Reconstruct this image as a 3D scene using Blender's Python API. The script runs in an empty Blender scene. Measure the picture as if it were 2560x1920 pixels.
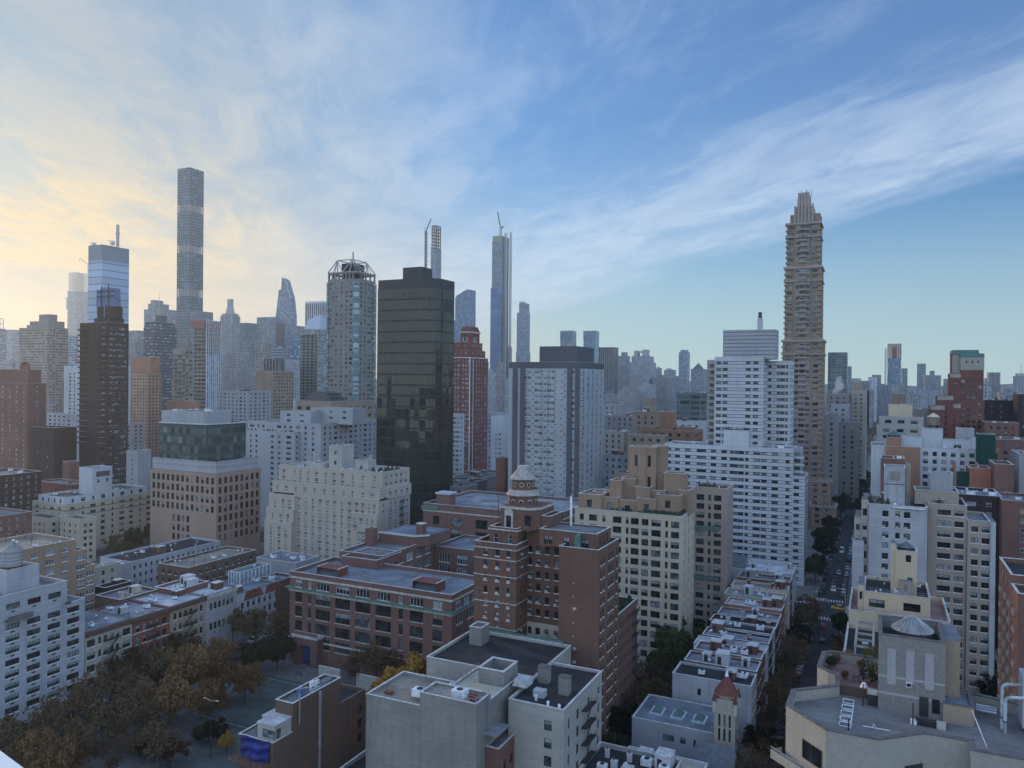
import bpy, math, random
from mathutils import Vector, Matrix
SC = bpy.context.scene
COL = SC.collection
R = random.Random(7)
# ---------------------------------------------------------------- camera
H = 85.0                      # eye height above the street
FPX = 1923.0                  # focal length for a 2560 px wide frame
YAW = math.radians(25.6); PIT = 10.0 / FPX; ROLL = 0.010
_f0 = Vector((-math.sin(YAW), math.cos(YAW), 0)); _r0 = Vector((math.cos(YAW), math.sin(YAW), 0))
CF = (_f0 * math.cos(PIT) - Vector((0, 0, 1)) * math.sin(PIT)).normalized()
_u0 = _r0.cross(CF).normalized()
CR = _r0 * math.cos(ROLL) + _u0 * math.sin(ROLL)
CU = _u0 * math.cos(ROLL) - _r0 * math.sin(ROLL)
cam_d = bpy.data.cameras.new("camera"); cam = bpy.data.objects.new("camera", cam_d); COL.objects.link(cam)
cam_d.sensor_width = 36.0; cam_d.lens = 36.0 * FPX / 2560.0
cam_d.clip_start = 0.2; cam_d.clip_end = 40000
cam.matrix_world = Matrix(((CR.x, CU.x, -CF.x, 0), (CR.y, CU.y, -CF.y, 0), (CR.z, CU.z, -CF.z, H), (0, 0, 0, 1)))
SC.camera = cam
# ---------------------------------------------------------------- light
SUN_EL = math.radians(8.0); SUN_AZ = YAW + math.radians(44.0)   # measured from +Y towards -X
SDIR = Vector((-math.sin(SUN_AZ) * math.cos(SUN_EL), math.cos(SUN_AZ) * math.cos(SUN_EL), math.sin(SUN_EL)))
sd = bpy.data.lights.new("sun", 'SUN'); so = bpy.data.objects.new("sun", sd); COL.objects.link(so)
sd.energy = 2.2; sd.angle = math.radians(2.0); sd.color = (1.0, 0.70, 0.40)
so.rotation_euler = SDIR.to_track_quat('Z', 'Y').to_euler()
so.location = (0, 0, 900)
SC.view_settings.view_transform = 'Standard'; SC.view_settings.look = 'None'
SC.view_settings.exposure = 0.10; SC.view_settings.gamma = 1.0; SC.view_settings.use_curve_mapping = False
SC.cycles.use_denoising = True
SC.cycles.max_bounces = 6; SC.cycles.diffuse_bounces = 3; SC.cycles.glossy_bounces = 3
SC.cycles.volume_bounces = 1; SC.cycles.transparent_max_bounces = 8
SC.cycles.use_adaptive_sampling = True; SC.cycles.adaptive_threshold = 0.02
SC.cycles.caustics_reflective = False; SC.cycles.caustics_refractive = False

class NT:
    """small wrapper to write node trees shortly"""
    def __init__(s, nt): s.nt = nt; nt.nodes.clear()
    def n(s, t, ins=None, **kw):
        nd = s.nt.nodes.new(t)
        for k, v in kw.items(): setattr(nd, k, v)
        for k, v in (ins or {}).items():
            if isinstance(v, bpy.types.NodeSocket): s.nt.links.new(v, nd.inputs[k])
            else: nd.inputs[k].default_value = v
        return nd
    def m(s, op, a, b=None, c=None, clamp=False):
        d = {0: a}
        if b is not None: d[1] = b
        if c is not None: d[2] = c
        return s.n('ShaderNodeMath', d, operation=op, use_clamp=clamp).outputs[0]
    def mix(s, f, a, b, bt='MIX'):
        nd = s.nt.nodes.new('ShaderNodeMix'); nd.data_type = 'RGBA'; nd.blend_type = bt
        for i, v in ((0, f), (6, a), (7, b)):
            if isinstance(v, bpy.types.NodeSocket): s.nt.links.new(v, nd.inputs[i])
            else:
                if i and len(v) == 3: v = (*v, 1)
                nd.inputs[i].default_value = v
        return nd.outputs[2]
    def ss(s, x, a, b):      # smoothstep from a to b
        return s.n('ShaderNodeMapRange', {0: x, 1: a, 2: b}, interpolation_type='SMOOTHSTEP').outputs[0]
    def link(s, a, b): s.nt.links.new(a, b)

W = bpy.data.worlds.new("World"); SC.world = W; W.use_nodes = True
def build_world():
    t = NT(W.node_tree)
    sky = t.n('ShaderNodeTexSky', sky_type='NISHITA', sun_disc=False)
    sky.sun_elevation = SUN_EL; sky.sun_rotation = -SUN_AZ
    sky.altitude = 50; sky.air_density = 1.0; sky.dust_density = 1.2; sky.ozone_density = 2.0
    d = t.n('ShaderNodeTexCoord').outputs['Generated']
    sx = t.n('ShaderNodeSeparateXYZ', {0: d})
    # rotate to the axis of the cloud sheet edge and lay the clouds on a flat layer above the city
    zc = t.m('MAXIMUM', t.m('ADD', sx.outputs[2], 0.012), 0.02)
    px = t.m('DIVIDE', sx.outputs[0], zc); py = t.m('DIVIDE', sx.outputs[1], zc)
    # camera-heading frame of the place: r to the north-west, f to the west
    a = t.m('ADD', t.m('MULTIPLY', px, math.cos(YAW)), t.m('MULTIPLY', py, math.sin(YAW)))
    b = t.m('ADD', t.m('MULTIPLY', px, -math.sin(YAW)), t.m('MULTIPLY', py, math.cos(YAW)))
    e0 = (0.58, 8.6); e1 = (2.06, 3.14)
    L = math.hypot(e1[0] - e0[0], e1[1] - e0[1]); ex = (e1[0] - e0[0]) / L; ey = (e1[1] - e0[1]) / L
    al = t.m('ADD', t.m('MULTIPLY', t.m('SUBTRACT', a, e0[0]), ex), t.m('MULTIPLY', t.m('SUBTRACT', b, e0[1]), ey))   # along the edge
    ac = t.m('ADD', t.m('MULTIPLY', t.m('SUBTRACT', a, e0[0]), ey), t.m('MULTIPLY', t.m('SUBTRACT', b, e0[1]), -ex))  # across: positive inside the sheet
    v = t.n('ShaderNodeCombineXYZ', {0: t.m('MULTIPLY', al, 0.24), 1: ac, 2: 0.0}).outputs[0]
    n1 = t.n('ShaderNodeTexNoise', {'Vector': v, 'Scale': 0.9, 'Detail': 7.0, 'Roughness': 0.56, 'Distortion': 0.25}, noise_dimensions='3D').outputs[0]
    v2 = t.n('ShaderNodeCombineXYZ', {0: t.m('MULTIPLY', al, 0.42), 1: ac, 2: 3.7}).outputs[0]
    n2 = t.n('ShaderNodeTexNoise', {'Vector': v2, 'Scale': 3.4, 'Detail': 9.0, 'Roughness': 0.68, 'Distortion': 0.6}).outputs[0]
    v3 = t.n('ShaderNodeCombineXYZ', {0: t.m('MULTIPLY', al, 0.8), 1: ac, 2: 9.1}).outputs[0]
    n3 = t.n('ShaderNodeTexNoise', {'Vector': v3, 'Scale': 0.42, 'Detail': 3.0, 'Roughness': 0.5}).outputs[0]
    acn = t.m('ADD', ac, t.m('MULTIPLY', t.m('SUBTRACT', n1, 0.5), 1.5))
    edge = t.ss(acn, -0.30, 0.12)
    rat = t.m('DIVIDE', acn, t.m('MAXIMUM', b, 1.0)); near = t.m('SUBTRACT', 1.0, t.m('MULTIPLY', t.ss(rat, 0.10, 0.55), 0.42))     # thicker close to the edge
    wisp = t.ss(t.m('ADD', t.m('MULTIPLY', n1, 0.52), t.m('MULTIPLY', n2, 0.48)), t.m('ADD', 0.32, t.m('MULTIPLY', sx.outputs[2], 0.26, clamp=True)), t.m('ADD', 0.54, t.m('MULTIPLY', sx.outputs[2], 0.20, clamp=True)))
    # angle to the sun
    vm = t.n('ShaderNodeVectorMath', {0: d, 1: tuple(SDIR)}, operation='DOT_PRODUCT').outputs['Value']
    s1 = t.ss(vm, 0.70, 0.985); s2 = t.ss(vm, 0.84, 0.985)
    body = t.ss(n3, 0.36, 0.66)
    cov = t.m('MULTIPLY', edge, t.m('MULTIPLY', t.m('ADD', 0.33, t.m('MULTIPLY', wisp, 0.64)), t.m('ADD', near, t.m('MULTIPLY', t.m('MULTIPLY', body, s1), 0.6))), clamp=True)
    cov = t.m('MULTIPLY', cov, t.m('ADD', 0.74, t.m('MULTIPLY', s1, 0.20)))
    # clouds: lit white-cream towards the sun, bluish white away from it
    ccol = t.mix(s1, (0.70, 0.82, 1.0), (0.78, 0.75, 0.66))
    ccol = t.mix(s2, ccol, (0.98, 0.76, 0.47))
    ccol = t.mix(t.m('MULTIPLY', t.ss(sx.outputs[2], 0.20, 0.50), 0.6), ccol, (0.44, 0.56, 0.72))
    grey = t.mix(t.m('MULTIPLY', t.ss(n1, 0.50, 0.66), 0.45), ccol, t.mix(s1, (0.34, 0.46, 0.66), (0.50, 0.55, 0.60)))
    skyc = t.mix(1.0, sky.outputs[0], (SKYT[0] * WSTR, SKYT[1] * WSTR, SKYT[2] * WSTR), 'MULTIPLY')
    den = t.n('ShaderNodeVectorMath', {0: skyc, 1: (0.6, 0.5, 0.42), 2: (1, 1, 1)}, operation='MULTIPLY_ADD').outputs[0]
    skyc = t.n('ShaderNodeVectorMath', {0: skyc, 1: den}, operation='DIVIDE').outputs[0]
    skyc = t.mix(t.m('MULTIPLY', s1, 0.6), skyc, (0.19, 0.30, 0.42))
    # soft veil: pale near the horizon
    el = sx.outputs[2]
    hz = t.m('POWER', t.m('SUBTRACT', 1.0, t.ss(el, -0.10, 0.34)), 1.3)
    veil = t.mix(t.ss(vm, 0.60, 0.93), (0.80, 1.0, 0.92), (1.12, 0.76, 0.37))
    skyc = t.mix(t.m('MULTIPLY', hz, 0.92), skyc, veil)
    res = t.mix(cov, skyc, grey)
    # added fill: sky overhead and behind the camera brightened to lift the shaded fronts
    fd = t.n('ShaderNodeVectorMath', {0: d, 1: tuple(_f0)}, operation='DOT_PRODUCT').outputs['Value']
    up = t.m('ADD', 1.0, t.m('MULTIPLY', t.ss(t.m('MULTIPLY', fd, -1.0), -0.68, 0.25), t.m('MULTIPLY', t.m('ADD', 0.15, t.m('MULTIPLY', t.ss(sx.outputs[2], 0.02, 0.42), 0.85)), EAST_FILL)))
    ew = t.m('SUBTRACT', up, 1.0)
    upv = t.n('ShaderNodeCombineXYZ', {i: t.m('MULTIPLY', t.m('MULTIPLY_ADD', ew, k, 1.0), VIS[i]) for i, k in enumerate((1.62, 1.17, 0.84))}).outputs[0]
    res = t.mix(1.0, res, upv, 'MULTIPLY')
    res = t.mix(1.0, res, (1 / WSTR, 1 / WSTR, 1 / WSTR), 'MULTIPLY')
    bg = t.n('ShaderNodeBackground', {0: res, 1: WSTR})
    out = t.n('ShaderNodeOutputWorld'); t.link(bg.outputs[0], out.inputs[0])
HAZE = 1.05e-4; EAST_FILL = 2.45; VIS = (0.94, 0.95, 0.94); SKYT = (0.40, 1.30, 2.75); WSTR = 0.10
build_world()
# ---------------------------------------------------------------- materials
MATS = {}
def _new(name):
    m = bpy.data.materials.new(name); m.use_nodes = True; MATS[name] = m
    return m, NT(m.node_tree)
def _bsdf(t, col, rough=0.85, metal=0.0, spec=0.3, bump=None):
    b = t.n('ShaderNodeBsdfPrincipled')
    for k, v in (('Base Color', col), ('Roughness', rough), ('Metallic', metal), ('Specular IOR Level', spec)):
        if isinstance(v, bpy.types.NodeSocket): t.link(v, b.inputs[k])
        else: b.inputs[k].default_value = (*v, 1) if isinstance(v, tuple) and len(v) == 3 else v
    if bump is not None:
        bn = t.n('ShaderNodeBump', {'Height': bump, 'Strength': 0.5, 'Distance': 0.2}); t.link(bn.outputs[0], b.inputs['Normal'])
    t.link(b.outputs[0], t.n('ShaderNodeOutputMaterial').inputs[0])
    return b
def pane_tilt(t, cell, amt):
    """each pane hangs a hair out of true, so neighbours mirror different bits of sky"""
    w = t.n('ShaderNodeTexWhiteNoise', {'Vector': cell}, noise_dimensions='3D').outputs['Color']
    o = t.n('ShaderNodeVectorMath', {0: w, 1: (amt, amt, amt), 2: (-amt / 2,) * 3}, operation='MULTIPLY_ADD').outputs[0]
    a = t.n('ShaderNodeVectorMath', {0: t.n('ShaderNodeNewGeometry').outputs['Normal'], 1: o}, operation='ADD').outputs[0]
    return t.n('ShaderNodeVectorMath', {0: a}, operation='NORMALIZE').outputs[0]
def _sc(c, k): return tuple(min(1, x * k) for x in c)
def wall(name, col, amp=0.28, grain=0.0, stain=0.35, rough=0.9, sc=0.05, jt=None):
    """masonry, render or concrete with patches, rain streaks and grain"""
    m, t = _new(name)
    p = t.n('ShaderNodeNewGeometry').outputs['Position']
    n1 = t.n('ShaderNodeTexNoise', {'Vector': p, 'Scale': sc, 'Detail': 5.0, 'Roughness': 0.6}).outputs[0]
    mp = t.n('ShaderNodeMapping', {'Vector': p, 'Scale': (0.9, 0.9, 0.07)}).outputs[0]
    n2 = t.n('ShaderNodeTexNoise', {'Vector': mp, 'Scale': 0.8, 'Detail': 4.0, 'Roughness': 0.6}).outputs[0]
    n3 = t.n('ShaderNodeTexNoise', {'Vector': p, 'Scale': 2.6, 'Detail': 3.0, 'Roughness': 0.7}).outputs[0]
    c = t.mix(t.ss(n1, 0.3, 0.7), _sc(col, 1 - amp * .6), _sc(col, 1 + amp * .5))
    c = t.mix(t.m('MULTIPLY', t.ss(n2, 0.48, 0.72), stain), c, _sc(col, 0.62))
    if jt:
        s = t.n('ShaderNodeSeparateXYZ', {0: p}); v = t.n('ShaderNodeCombineXYZ', {0: t.m('SUBTRACT', s.outputs[0], s.outputs[1]), 1: s.outputs[2], 2: 0.0}).outputs[0]
        bt = t.n('ShaderNodeTexBrick', {'Vector': v, 'Color1': (1, 1, 1, 1), 'Color2': (.80, .80, .80, 1), 'Mortar': (.45, .45, .45, 1), 'Scale': 1.0, 'Mortar Size': 0.035, 'Brick Width': jt[0], 'Row Height': jt[1], 'Bias': 0.3})
        c = t.mix(0.6, c, t.mix(1.0, c, bt.outputs[0], 'MULTIPLY'))
    if grain: c = t.mix(t.m('MULTIPLY', t.ss(n3, 0.3, 0.7), grain), c, _sc(col, 0.6))
    _bsdf(t, c, rough, bump=n3 if grain else None)
    return m
def plain(name, col, rough=0.7, metal=0.0, amp=0.2, sc=1.0, spec=0.4):
    m, t = _new(name)
    p = t.n('ShaderNodeNewGeometry').outputs['Position']
    n = t.n('ShaderNodeTexNoise', {'Vector': p, 'Scale': sc, 'Detail': 4.0}).outputs[0]
    c = t.mix(t.ss(n, 0.3, 0.7), _sc(col, 1 - amp), _sc(col, 1 + amp))
    _bsdf(t, c, rough, metal, spec); return m
def glassm(name, col, rough=0.08, spec=0.7, amp=0.3):
    m, t = _new(name)
    p = t.n('ShaderNodeNewGeometry').outputs['Position']
    n = t.n('ShaderNodeTexNoise', {'Vector': p, 'Scale': 0.55, 'Detail': 2.0}).outputs[0]
    c = t.mix(t.ss(n, 0.34, 0.66), _sc(col, 1 - amp * 2), _sc(col, 1 + amp * 2))
    _bsdf(t, c, rough, 0.0, spec * .6, None); return m
def roofm(name, col, amp=0.35, seam=0.0):
    m, t = _new(name)
    p = t.n('ShaderNodeNewGeometry').outputs['Position']
    n1 = t.n('ShaderNodeTexNoise', {'Vector': p, 'Scale': 0.16, 'Detail': 6.0, 'Roughness': 0.7}).outputs[0]
    bt = t.n('ShaderNodeTexBrick', {'Vector': p, 'Color1': (1, 1, 1, 1), 'Color2': (.72, .72, .72, 1), 'Mortar': (.3, .3, .3, 1), 'Scale': 1.0, 'Mortar Size': 0.05, 'Brick Width': 7.0, 'Row Height': 1.3, 'Bias': 0.0})
    n3 = t.n('ShaderNodeTexNoise', {'Vector': p, 'Scale': 3.0, 'Detail': 4.0, 'Roughness': 0.7}).outputs[0]
    c = t.mix(t.ss(n1, 0.35, 0.66), _sc(col, 1 - amp), _sc(col, 1 + amp * .6))
    c = t.mix(0.55, c, t.mix(1.0, c, bt.outputs[0], 'MULTIPLY'))
    c = t.mix(t.m('MULTIPLY', t.ss(n3, 0.35, 0.7), 0.25), c, _sc(col, 0.6))
    _bsdf(t, c, 0.9); return m
def facade(name, wallc, glassc, bay=3.0, wx=0.55, fl=3.2, wz=0.5, lit=0.25, litc=None, off=(0.0, 0.0), grough=0.15, wrough=0.85, amp=0.15, metal=0.0):
    """far towers: a grid of windows laid out in metres on the walls, each pane of its own tone"""
    m, t = _new(name)
    o = t.n('ShaderNodeTexCoord').outputs['Object']
    s = t.n('ShaderNodeSeparateXYZ', {0: o})
    u = t.m('DIVIDE', t.m('ADD', t.m('SUBTRACT', s.outputs[0], s.outputs[1]), 4000.0 + off[0]), bay)
    v = t.m('DIVIDE', t.m('ADD', s.outputs[2], off[1]), fl)
    fu = t.m('FRACT', u); fv = t.m('FRACT', v)
    a = t.m('LESS_THAN', t.m('ABSOLUTE', t.m('SUBTRACT', fu, 0.5)), wx / 2)
    b = t.m('LESS_THAN', t.m('ABSOLUTE', t.m('SUBTRACT', fv, 0.5)), wz / 2)
    k = t.m('MULTIPLY', a, b)
    nz = t.n('ShaderNodeSeparateXYZ', {0: t.n('ShaderNodeNewGeometry').outputs['Normal']}).outputs[2]
    k = t.m('MULTIPLY', k, t.m('LESS_THAN', t.m('ABSOLUTE', nz), 0.5))
    cell = t.n('ShaderNodeCombineXYZ', {0: t.m('FLOOR', u), 1: t.m('FLOOR', v), 2: 0.0}).outputs[0]
    wn = t.n('ShaderNodeTexWhiteNoise', {'Vector': cell}, noise_dimensions='3D').outputs['Value']
    litc = litc or _sc(glassc, 3.0)
    g = t.mix(t.m('LESS_THAN', wn, lit), _sc(glassc, 1.0), litc)
    g = t.mix(t.m('MULTIPLY', wn, 0.5), g, _sc(glassc, 0.5))
    n = t.n('ShaderNodeTexNoise', {'Vector': o, 'Scale': 0.06, 'Detail': 4.0}).outputs[0]
    w = t.mix(t.ss(n, 0.3, 0.7), _sc(wallc, 1 - amp), _sc(wallc, 1 + amp))
    c = t.mix(k, w, g)
    r = t.m('SUBTRACT', wrough, t.m('MULTIPLY', k, wrough - grough))
    bs = _bsdf(t, c, r, metal, 0.3); t.link(pane_tilt(t, cell, 0.22), bs.inputs['Normal'])
    return m

# walls
wall('brick', (0.215, 0.105, 0.082), grain=0.35, amp=0.25)
wall('brick_dark', (0.05, 0.032, 0.030), grain=0.3)
wall('brick_school', (0.185, 0.100, 0.082), grain=0.3, amp=0.2)
wall('brick_hotel', (0.185, 0.100, 0.072), jt=(5.0, 0.75), grain=0.35, amp=0.2)
wall('brick_brown', (0.15, 0.098, 0.072), jt=(6.0, 0.9), grain=0.4, amp=0.35, stain=0.3)
wall('brick_orange', (0.36, 0.19, 0.12), grain=0.25)
wall('brick_rust', (0.34, 0.14, 0.085), grain=0.25)
wall('brick_red', (0.20, 0.070, 0.052), grain=0.25)
wall('brick_tan', (0.34, 0.26, 0.19), grain=0.25)
wall('cream', (0.50, 0.42, 0.31), amp=0.15, grain=0.15, stain=0.25)
wall('cream_warm', (0.62, 0.48, 0.32), amp=0.12, grain=0.12, stain=0.2)
wall('beige', (0.46, 0.385, 0.31), amp=0.12, grain=0.15, stain=0.25)
wall('tan', (0.36, 0.29, 0.235), amp=0.15, grain=0.2, stain=0.3)
wall('peach', (0.36, 0.25, 0.19), amp=0.12, grain=0.1, stain=0.2)
wall('stone_cream', (0.37, 0.335, 0.275), amp=0.2, grain=0.2)
wall('white', (0.50, 0.50, 0.51), amp=0.16, stain=0.35)
wall('white_brick', (0.46, 0.46, 0.48), jt=(4.4, 1.4), amp=0.24, grain=0.25, stain=0.5)
wall('white_warm', (0.43, 0.40, 0.355), jt=(5.5, 1.6), amp=0.16, grain=.1, stain=0.4)
wall('grey_conc', (0.34, 0.33, 0.33), amp=0.2, grain=0.15, stain=0.4)
wall('conc_warm', (0.28, 0.26, 0.235), amp=0.22, grain=0.35, stain=0.5, sc=0.12, jt=(3.1, 1.25))
wall('grey_light', (0.37, 0.37, 0.38), amp=0.15, stain=0.3)
wall('grey_dark', (0.10, 0.10, 0.11), amp=0.15, stain=0.1)
wall('grey_brown', (0.24, 0.215, 0.20), amp=0.15, stain=0.2)
wall('terra', (0.34, 0.225, 0.155), amp=0.25, grain=0.3, stain=0.3)
wall('limestone', (0.42, 0.40, 0.37), amp=0.12, stain=0.25)
wall('green_net', (0.012, 0.05, 0.038), amp=0.3, stain=0.4)
wall('dark_net', (0.02, 0.03, 0.035), amp=0.3)
# roofs and grounds
roofm('roof_grey', (0.20, 0.20, 0.21)); roofm('roof_silver', (0.27, 0.28, 0.31), .5); roofm('roof_black', (0.035, 0.035, 0.04))
roofm('roof_white', (0.52, 0.53, 0.56), 0.35); roofm('roof_tan', (0.30, 0.26, 0.21)); roofm('roof_red', (0.20, 0.10, 0.08)); roofm('roof_green', (0.075, 0.10, 0.092))
roofm('roof_bluegrey', (0.20, 0.22, 0.25)); roofm('gravel', (0.21, 0.195, 0.185), 0.3); roofm('roof_cream', (0.54, 0.50, 0.38), 0.2); roofm('terrace_red', (0.30, 0.18, 0.16), 0.3)
plain('coping', (0.50, 0.49, 0.47), 0.8); plain('coping_dark', (0.12, 0.11, 0.11), 0.8); plain('trim_white', (0.66, 0.65, 0.63), 0.7)
plain('trim_stone', (0.42, 0.39, 0.35), 0.8); plain('trim_green', (0.09, 0.16, 0.13), 0.7); plain('trim_brown', (0.10, 0.06, 0.045), 0.7)
plain('metal', (0.42, 0.43, 0.45), 0.45, 0.7); plain('metal_white', (0.68, 0.69, 0.70), 0.5); plain('iron', (0.03, 0.03, 0.032), 0.6); plain('ac', (0.42, 0.42, 0.41), 0.6)
plain('pipe_rust', (0.14, 0.07, 0.05), 0.7); plain('steel_blue', (0.10, 0.16, 0.27), 0.6); plain('truss_white', (0.34, 0.34, 0.35), 0.6); plain('netting', (0.22, 0.26, 0.28), 0.8)
plain('tank_wood', (0.20, 0.17, 0.14), 0.9, amp=0.35); plain('tank_cone', (0.24, 0.23, 0.22), 0.75); plain('orange_net', (0.28, 0.13, 0.10), 0.8); plain('yellow_net', (0.26, 0.26, 0.14), 0.8)
plain('hedge', (0.025, 0.045, 0.018), 0.9, amp=0.5, sc=2.0); plain('tarp', (0.012, 0.025, 0.16), 0.45, amp=0.3); plain('copper_roof', (0.07, 0.15, 0.135), 0.6); plain('tile_red', (0.15, 0.05, 0.035), 0.8, amp=0.3, sc=4.0)
plain('slate', (0.10, 0.11, 0.12), 0.6); plain('lead', (0.42, 0.46, 0.50), 0.6); plain('door_blue', (0.02, 0.05, 0.16), 0.5); plain('door_dark', (0.03, 0.03, 0.03), 0.5)
# window parts
glassm('g_dark', (0.018, 0.021, 0.025)); glassm('g_mid', (0.045, 0.055, 0.06)); glassm('g_teal', (0.03, 0.055, 0.055)); glassm('g_blind', (0.25, 0.26, 0.26), 0.5, 0.5, 0.15)
glassm('g_grey', (0.14, 0.15, 0.16), 0.25, 0.5); glassm('g_tower', (0.05, 0.085, 0.09), 0.08); glassm('g_red', (0.06, 0.02, 0.018), 0.3)
plain('f_dark', (0.035, 0.033, 0.032), 0.6); plain('f_white', (0.58, 0.58, 0.58), 0.6); plain('f_grey', (0.16, 0.16, 0.165), 0.6)

# ---------------------------------------------------------------- pixel <-> place
def ray(px, py):
    return CF + CR * ((px - 1280) / FPX) + CU * ((960 - py) / FPX)
def at_y(px, py, Y):  d = ray(px, py); t = Y / d.y; return Vector((d.x * t, Y, H + d.z * t))
def at_x(px, py, X):  d = ray(px, py); t = X / d.x; return Vector((X, d.y * t, H + d.z * t))
def at_z(px, py, z):  d = ray(px, py); t = (z - H) / d.z; return Vector((d.x * t, d.y * t, z))
def _lin(px):
    u = (px - 1280)
    return Vector((FPX * CR.x - u * CF.x, FPX * CR.y - u * CF.y, FPX * CR.z - u * CF.z))
def sx_(px, Y, Z): v = _lin(px); return -(Y * v.y + (Z - H) * v.z) / v.x
def sy_(px, X, Z): v = _lin(px); return -(X * v.x + (Z - H) * v.z) / v.y

# ---------------------------------------------------------------- mesh building
class MB:
    def __init__(s): s.v = []; s.f = []; s.m = []; s.names = []; s.smooth = []
    def mi(s, mat):
        if mat not in s.names: s.names.append(mat)
        return s.names.index(mat)
    def face(s, pts, mat, sm=False):
        i = len(s.v); s.v.extend(pts); s.f.append(tuple(range(i, i + len(pts)))); s.m.append(s.mi(mat)); s.smooth.append(sm)
    def box(s, x0, x1, y0, y1, z0, z1, mat, skip=''):
        if x0 > x1: x0, x1 = x1, x0
        if y0 > y1: y0, y1 = y1, y0
        if 'E' not in skip: s.face([(x0, y0, z0), (x1, y0, z0), (x1, y0, z1), (x0, y0, z1)], mat)
        if 'N' not in skip: s.face([(x1, y0, z0), (x1, y1, z0), (x1, y1, z1), (x1, y0, z1)], mat)
        if 'W' not in skip: s.face([(x1, y1, z0), (x0, y1, z0), (x0, y1, z1), (x1, y1, z1)], mat)
        if 'S' not in skip: s.face([(x0, y1, z0), (x0, y0, z0), (x0, y0, z1), (x0, y1, z1)], mat)
        if 'T' not in skip: s.face([(x0, y0, z1), (x1, y0, z1), (x1, y1, z1), (x0, y1, z1)], mat)
        if 'B' not in skip: s.face([(x0, y1, z0), (x1, y1, z0), (x1, y0, z0), (x0, y0, z0)], mat)
    def prism(s, poly, z0, z1, mat, top=None, scale=1.0):
        """poly counter-clockwise"""
        n = len(poly); cx = sum(p[0] for p in poly) / n; cy = sum(p[1] for p in poly) / n
        q = [(cx + (p[0] - cx) * scale, cy + (p[1] - cy) * scale) for p in poly]
        for i in range(n):
            j = (i + 1) % n
            s.face([(*poly[i], z0), (*poly[j], z0), (*q[j], z1), (*q[i], z1)], mat)
        s.face([(*p, z1) for p in q], top or mat)
        s.face([(*p, z0) for p in reversed(poly)], mat)
    def cyl(s, cx, cy, z0, z1, r0, r1=None, n=14, mat='metal', sm=True, cap=True, ph=0.0):
        r1 = r0 if r1 is None else r1
        a = [ph + 2 * math.pi * i / n for i in range(n)]
        P = [(cx + r0 * math.cos(t), cy + r0 * math.sin(t), z0) for t in a]; Q = [(cx + r1 * math.cos(t), cy + r1 * math.sin(t), z1) for t in a]
        for i in range(n):
            j = (i + 1) % n
            if r1 > 1e-4: s.face([P[i], P[j], Q[j], Q[i]], mat, sm)
            else: s.face([P[i], P[j], (cx, cy, z1)], mat, sm)
        if cap:
            if r1 > 1e-4: s.face(Q, mat)
            s.face(list(reversed(P)), mat)
    def tube(s, a, b, r, mat, n=6):
        a = Vector(a); b = Vector(b); d = (b - a).normalized()
        x = d.orthogonal().normalized(); y = d.cross(x)
        P = [a + (x * math.cos(2 * math.pi * i / n + .4) + y * math.sin(2 * math.pi * i / n + .4)) * r for i in range(n)]
        Q = [p + (b - a) for p in P]
        for i in range(n):
            j = (i + 1) % n; s.face([tuple(P[i]), tuple(P[j]), tuple(Q[j]), tuple(Q[i])], mat, n > 5)
        s.face([tuple(p) for p in Q], mat); s.face([tuple(p) for p in reversed(P)], mat)
    def mesh(s, name, org=(0, 0, 0)):
        me = bpy.data.meshes.new(name)
        o = org
        me.from_pydata([(p[0] - o[0], p[1] - o[1], p[2] - o[2]) for p in s.v], [], s.f)
        for n in s.names: me.materials.append(MATS[n])
        me.polygons.foreach_set('material_index', s.m); me.polygons.foreach_set('use_smooth', s.smooth)
        me.update(); return me
    def build(s, name, parent=None, org=None):
        if not s.f: return None
        o = Vector(org) if org is not None else (parent.location.copy() if parent else Vector((0, 0, 0)))
        ob = bpy.data.objects.new(name, s.mesh(name, o)); COL.objects.link(ob)
        if parent: ob.parent = parent
        else: ob.location = o
        return ob
def tag(o, label=None, cat=None, group=None, kind=None):
    if label: o['label'] = label
    if cat: o['category'] = cat
    if group: o['group'] = group
    if kind: o['kind'] = kind
    return o
def empty(name, loc, label=None, cat=None, group=None):
    o = bpy.data.objects.new(name, None); COL.objects.link(o); o.location = loc; o.empty_display_size = 1
    return tag(o, label, cat, group)
def thing(name, mb, org, label, cat, group=None):
    return tag(mb.build(name, None, org), label, cat, group)

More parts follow.
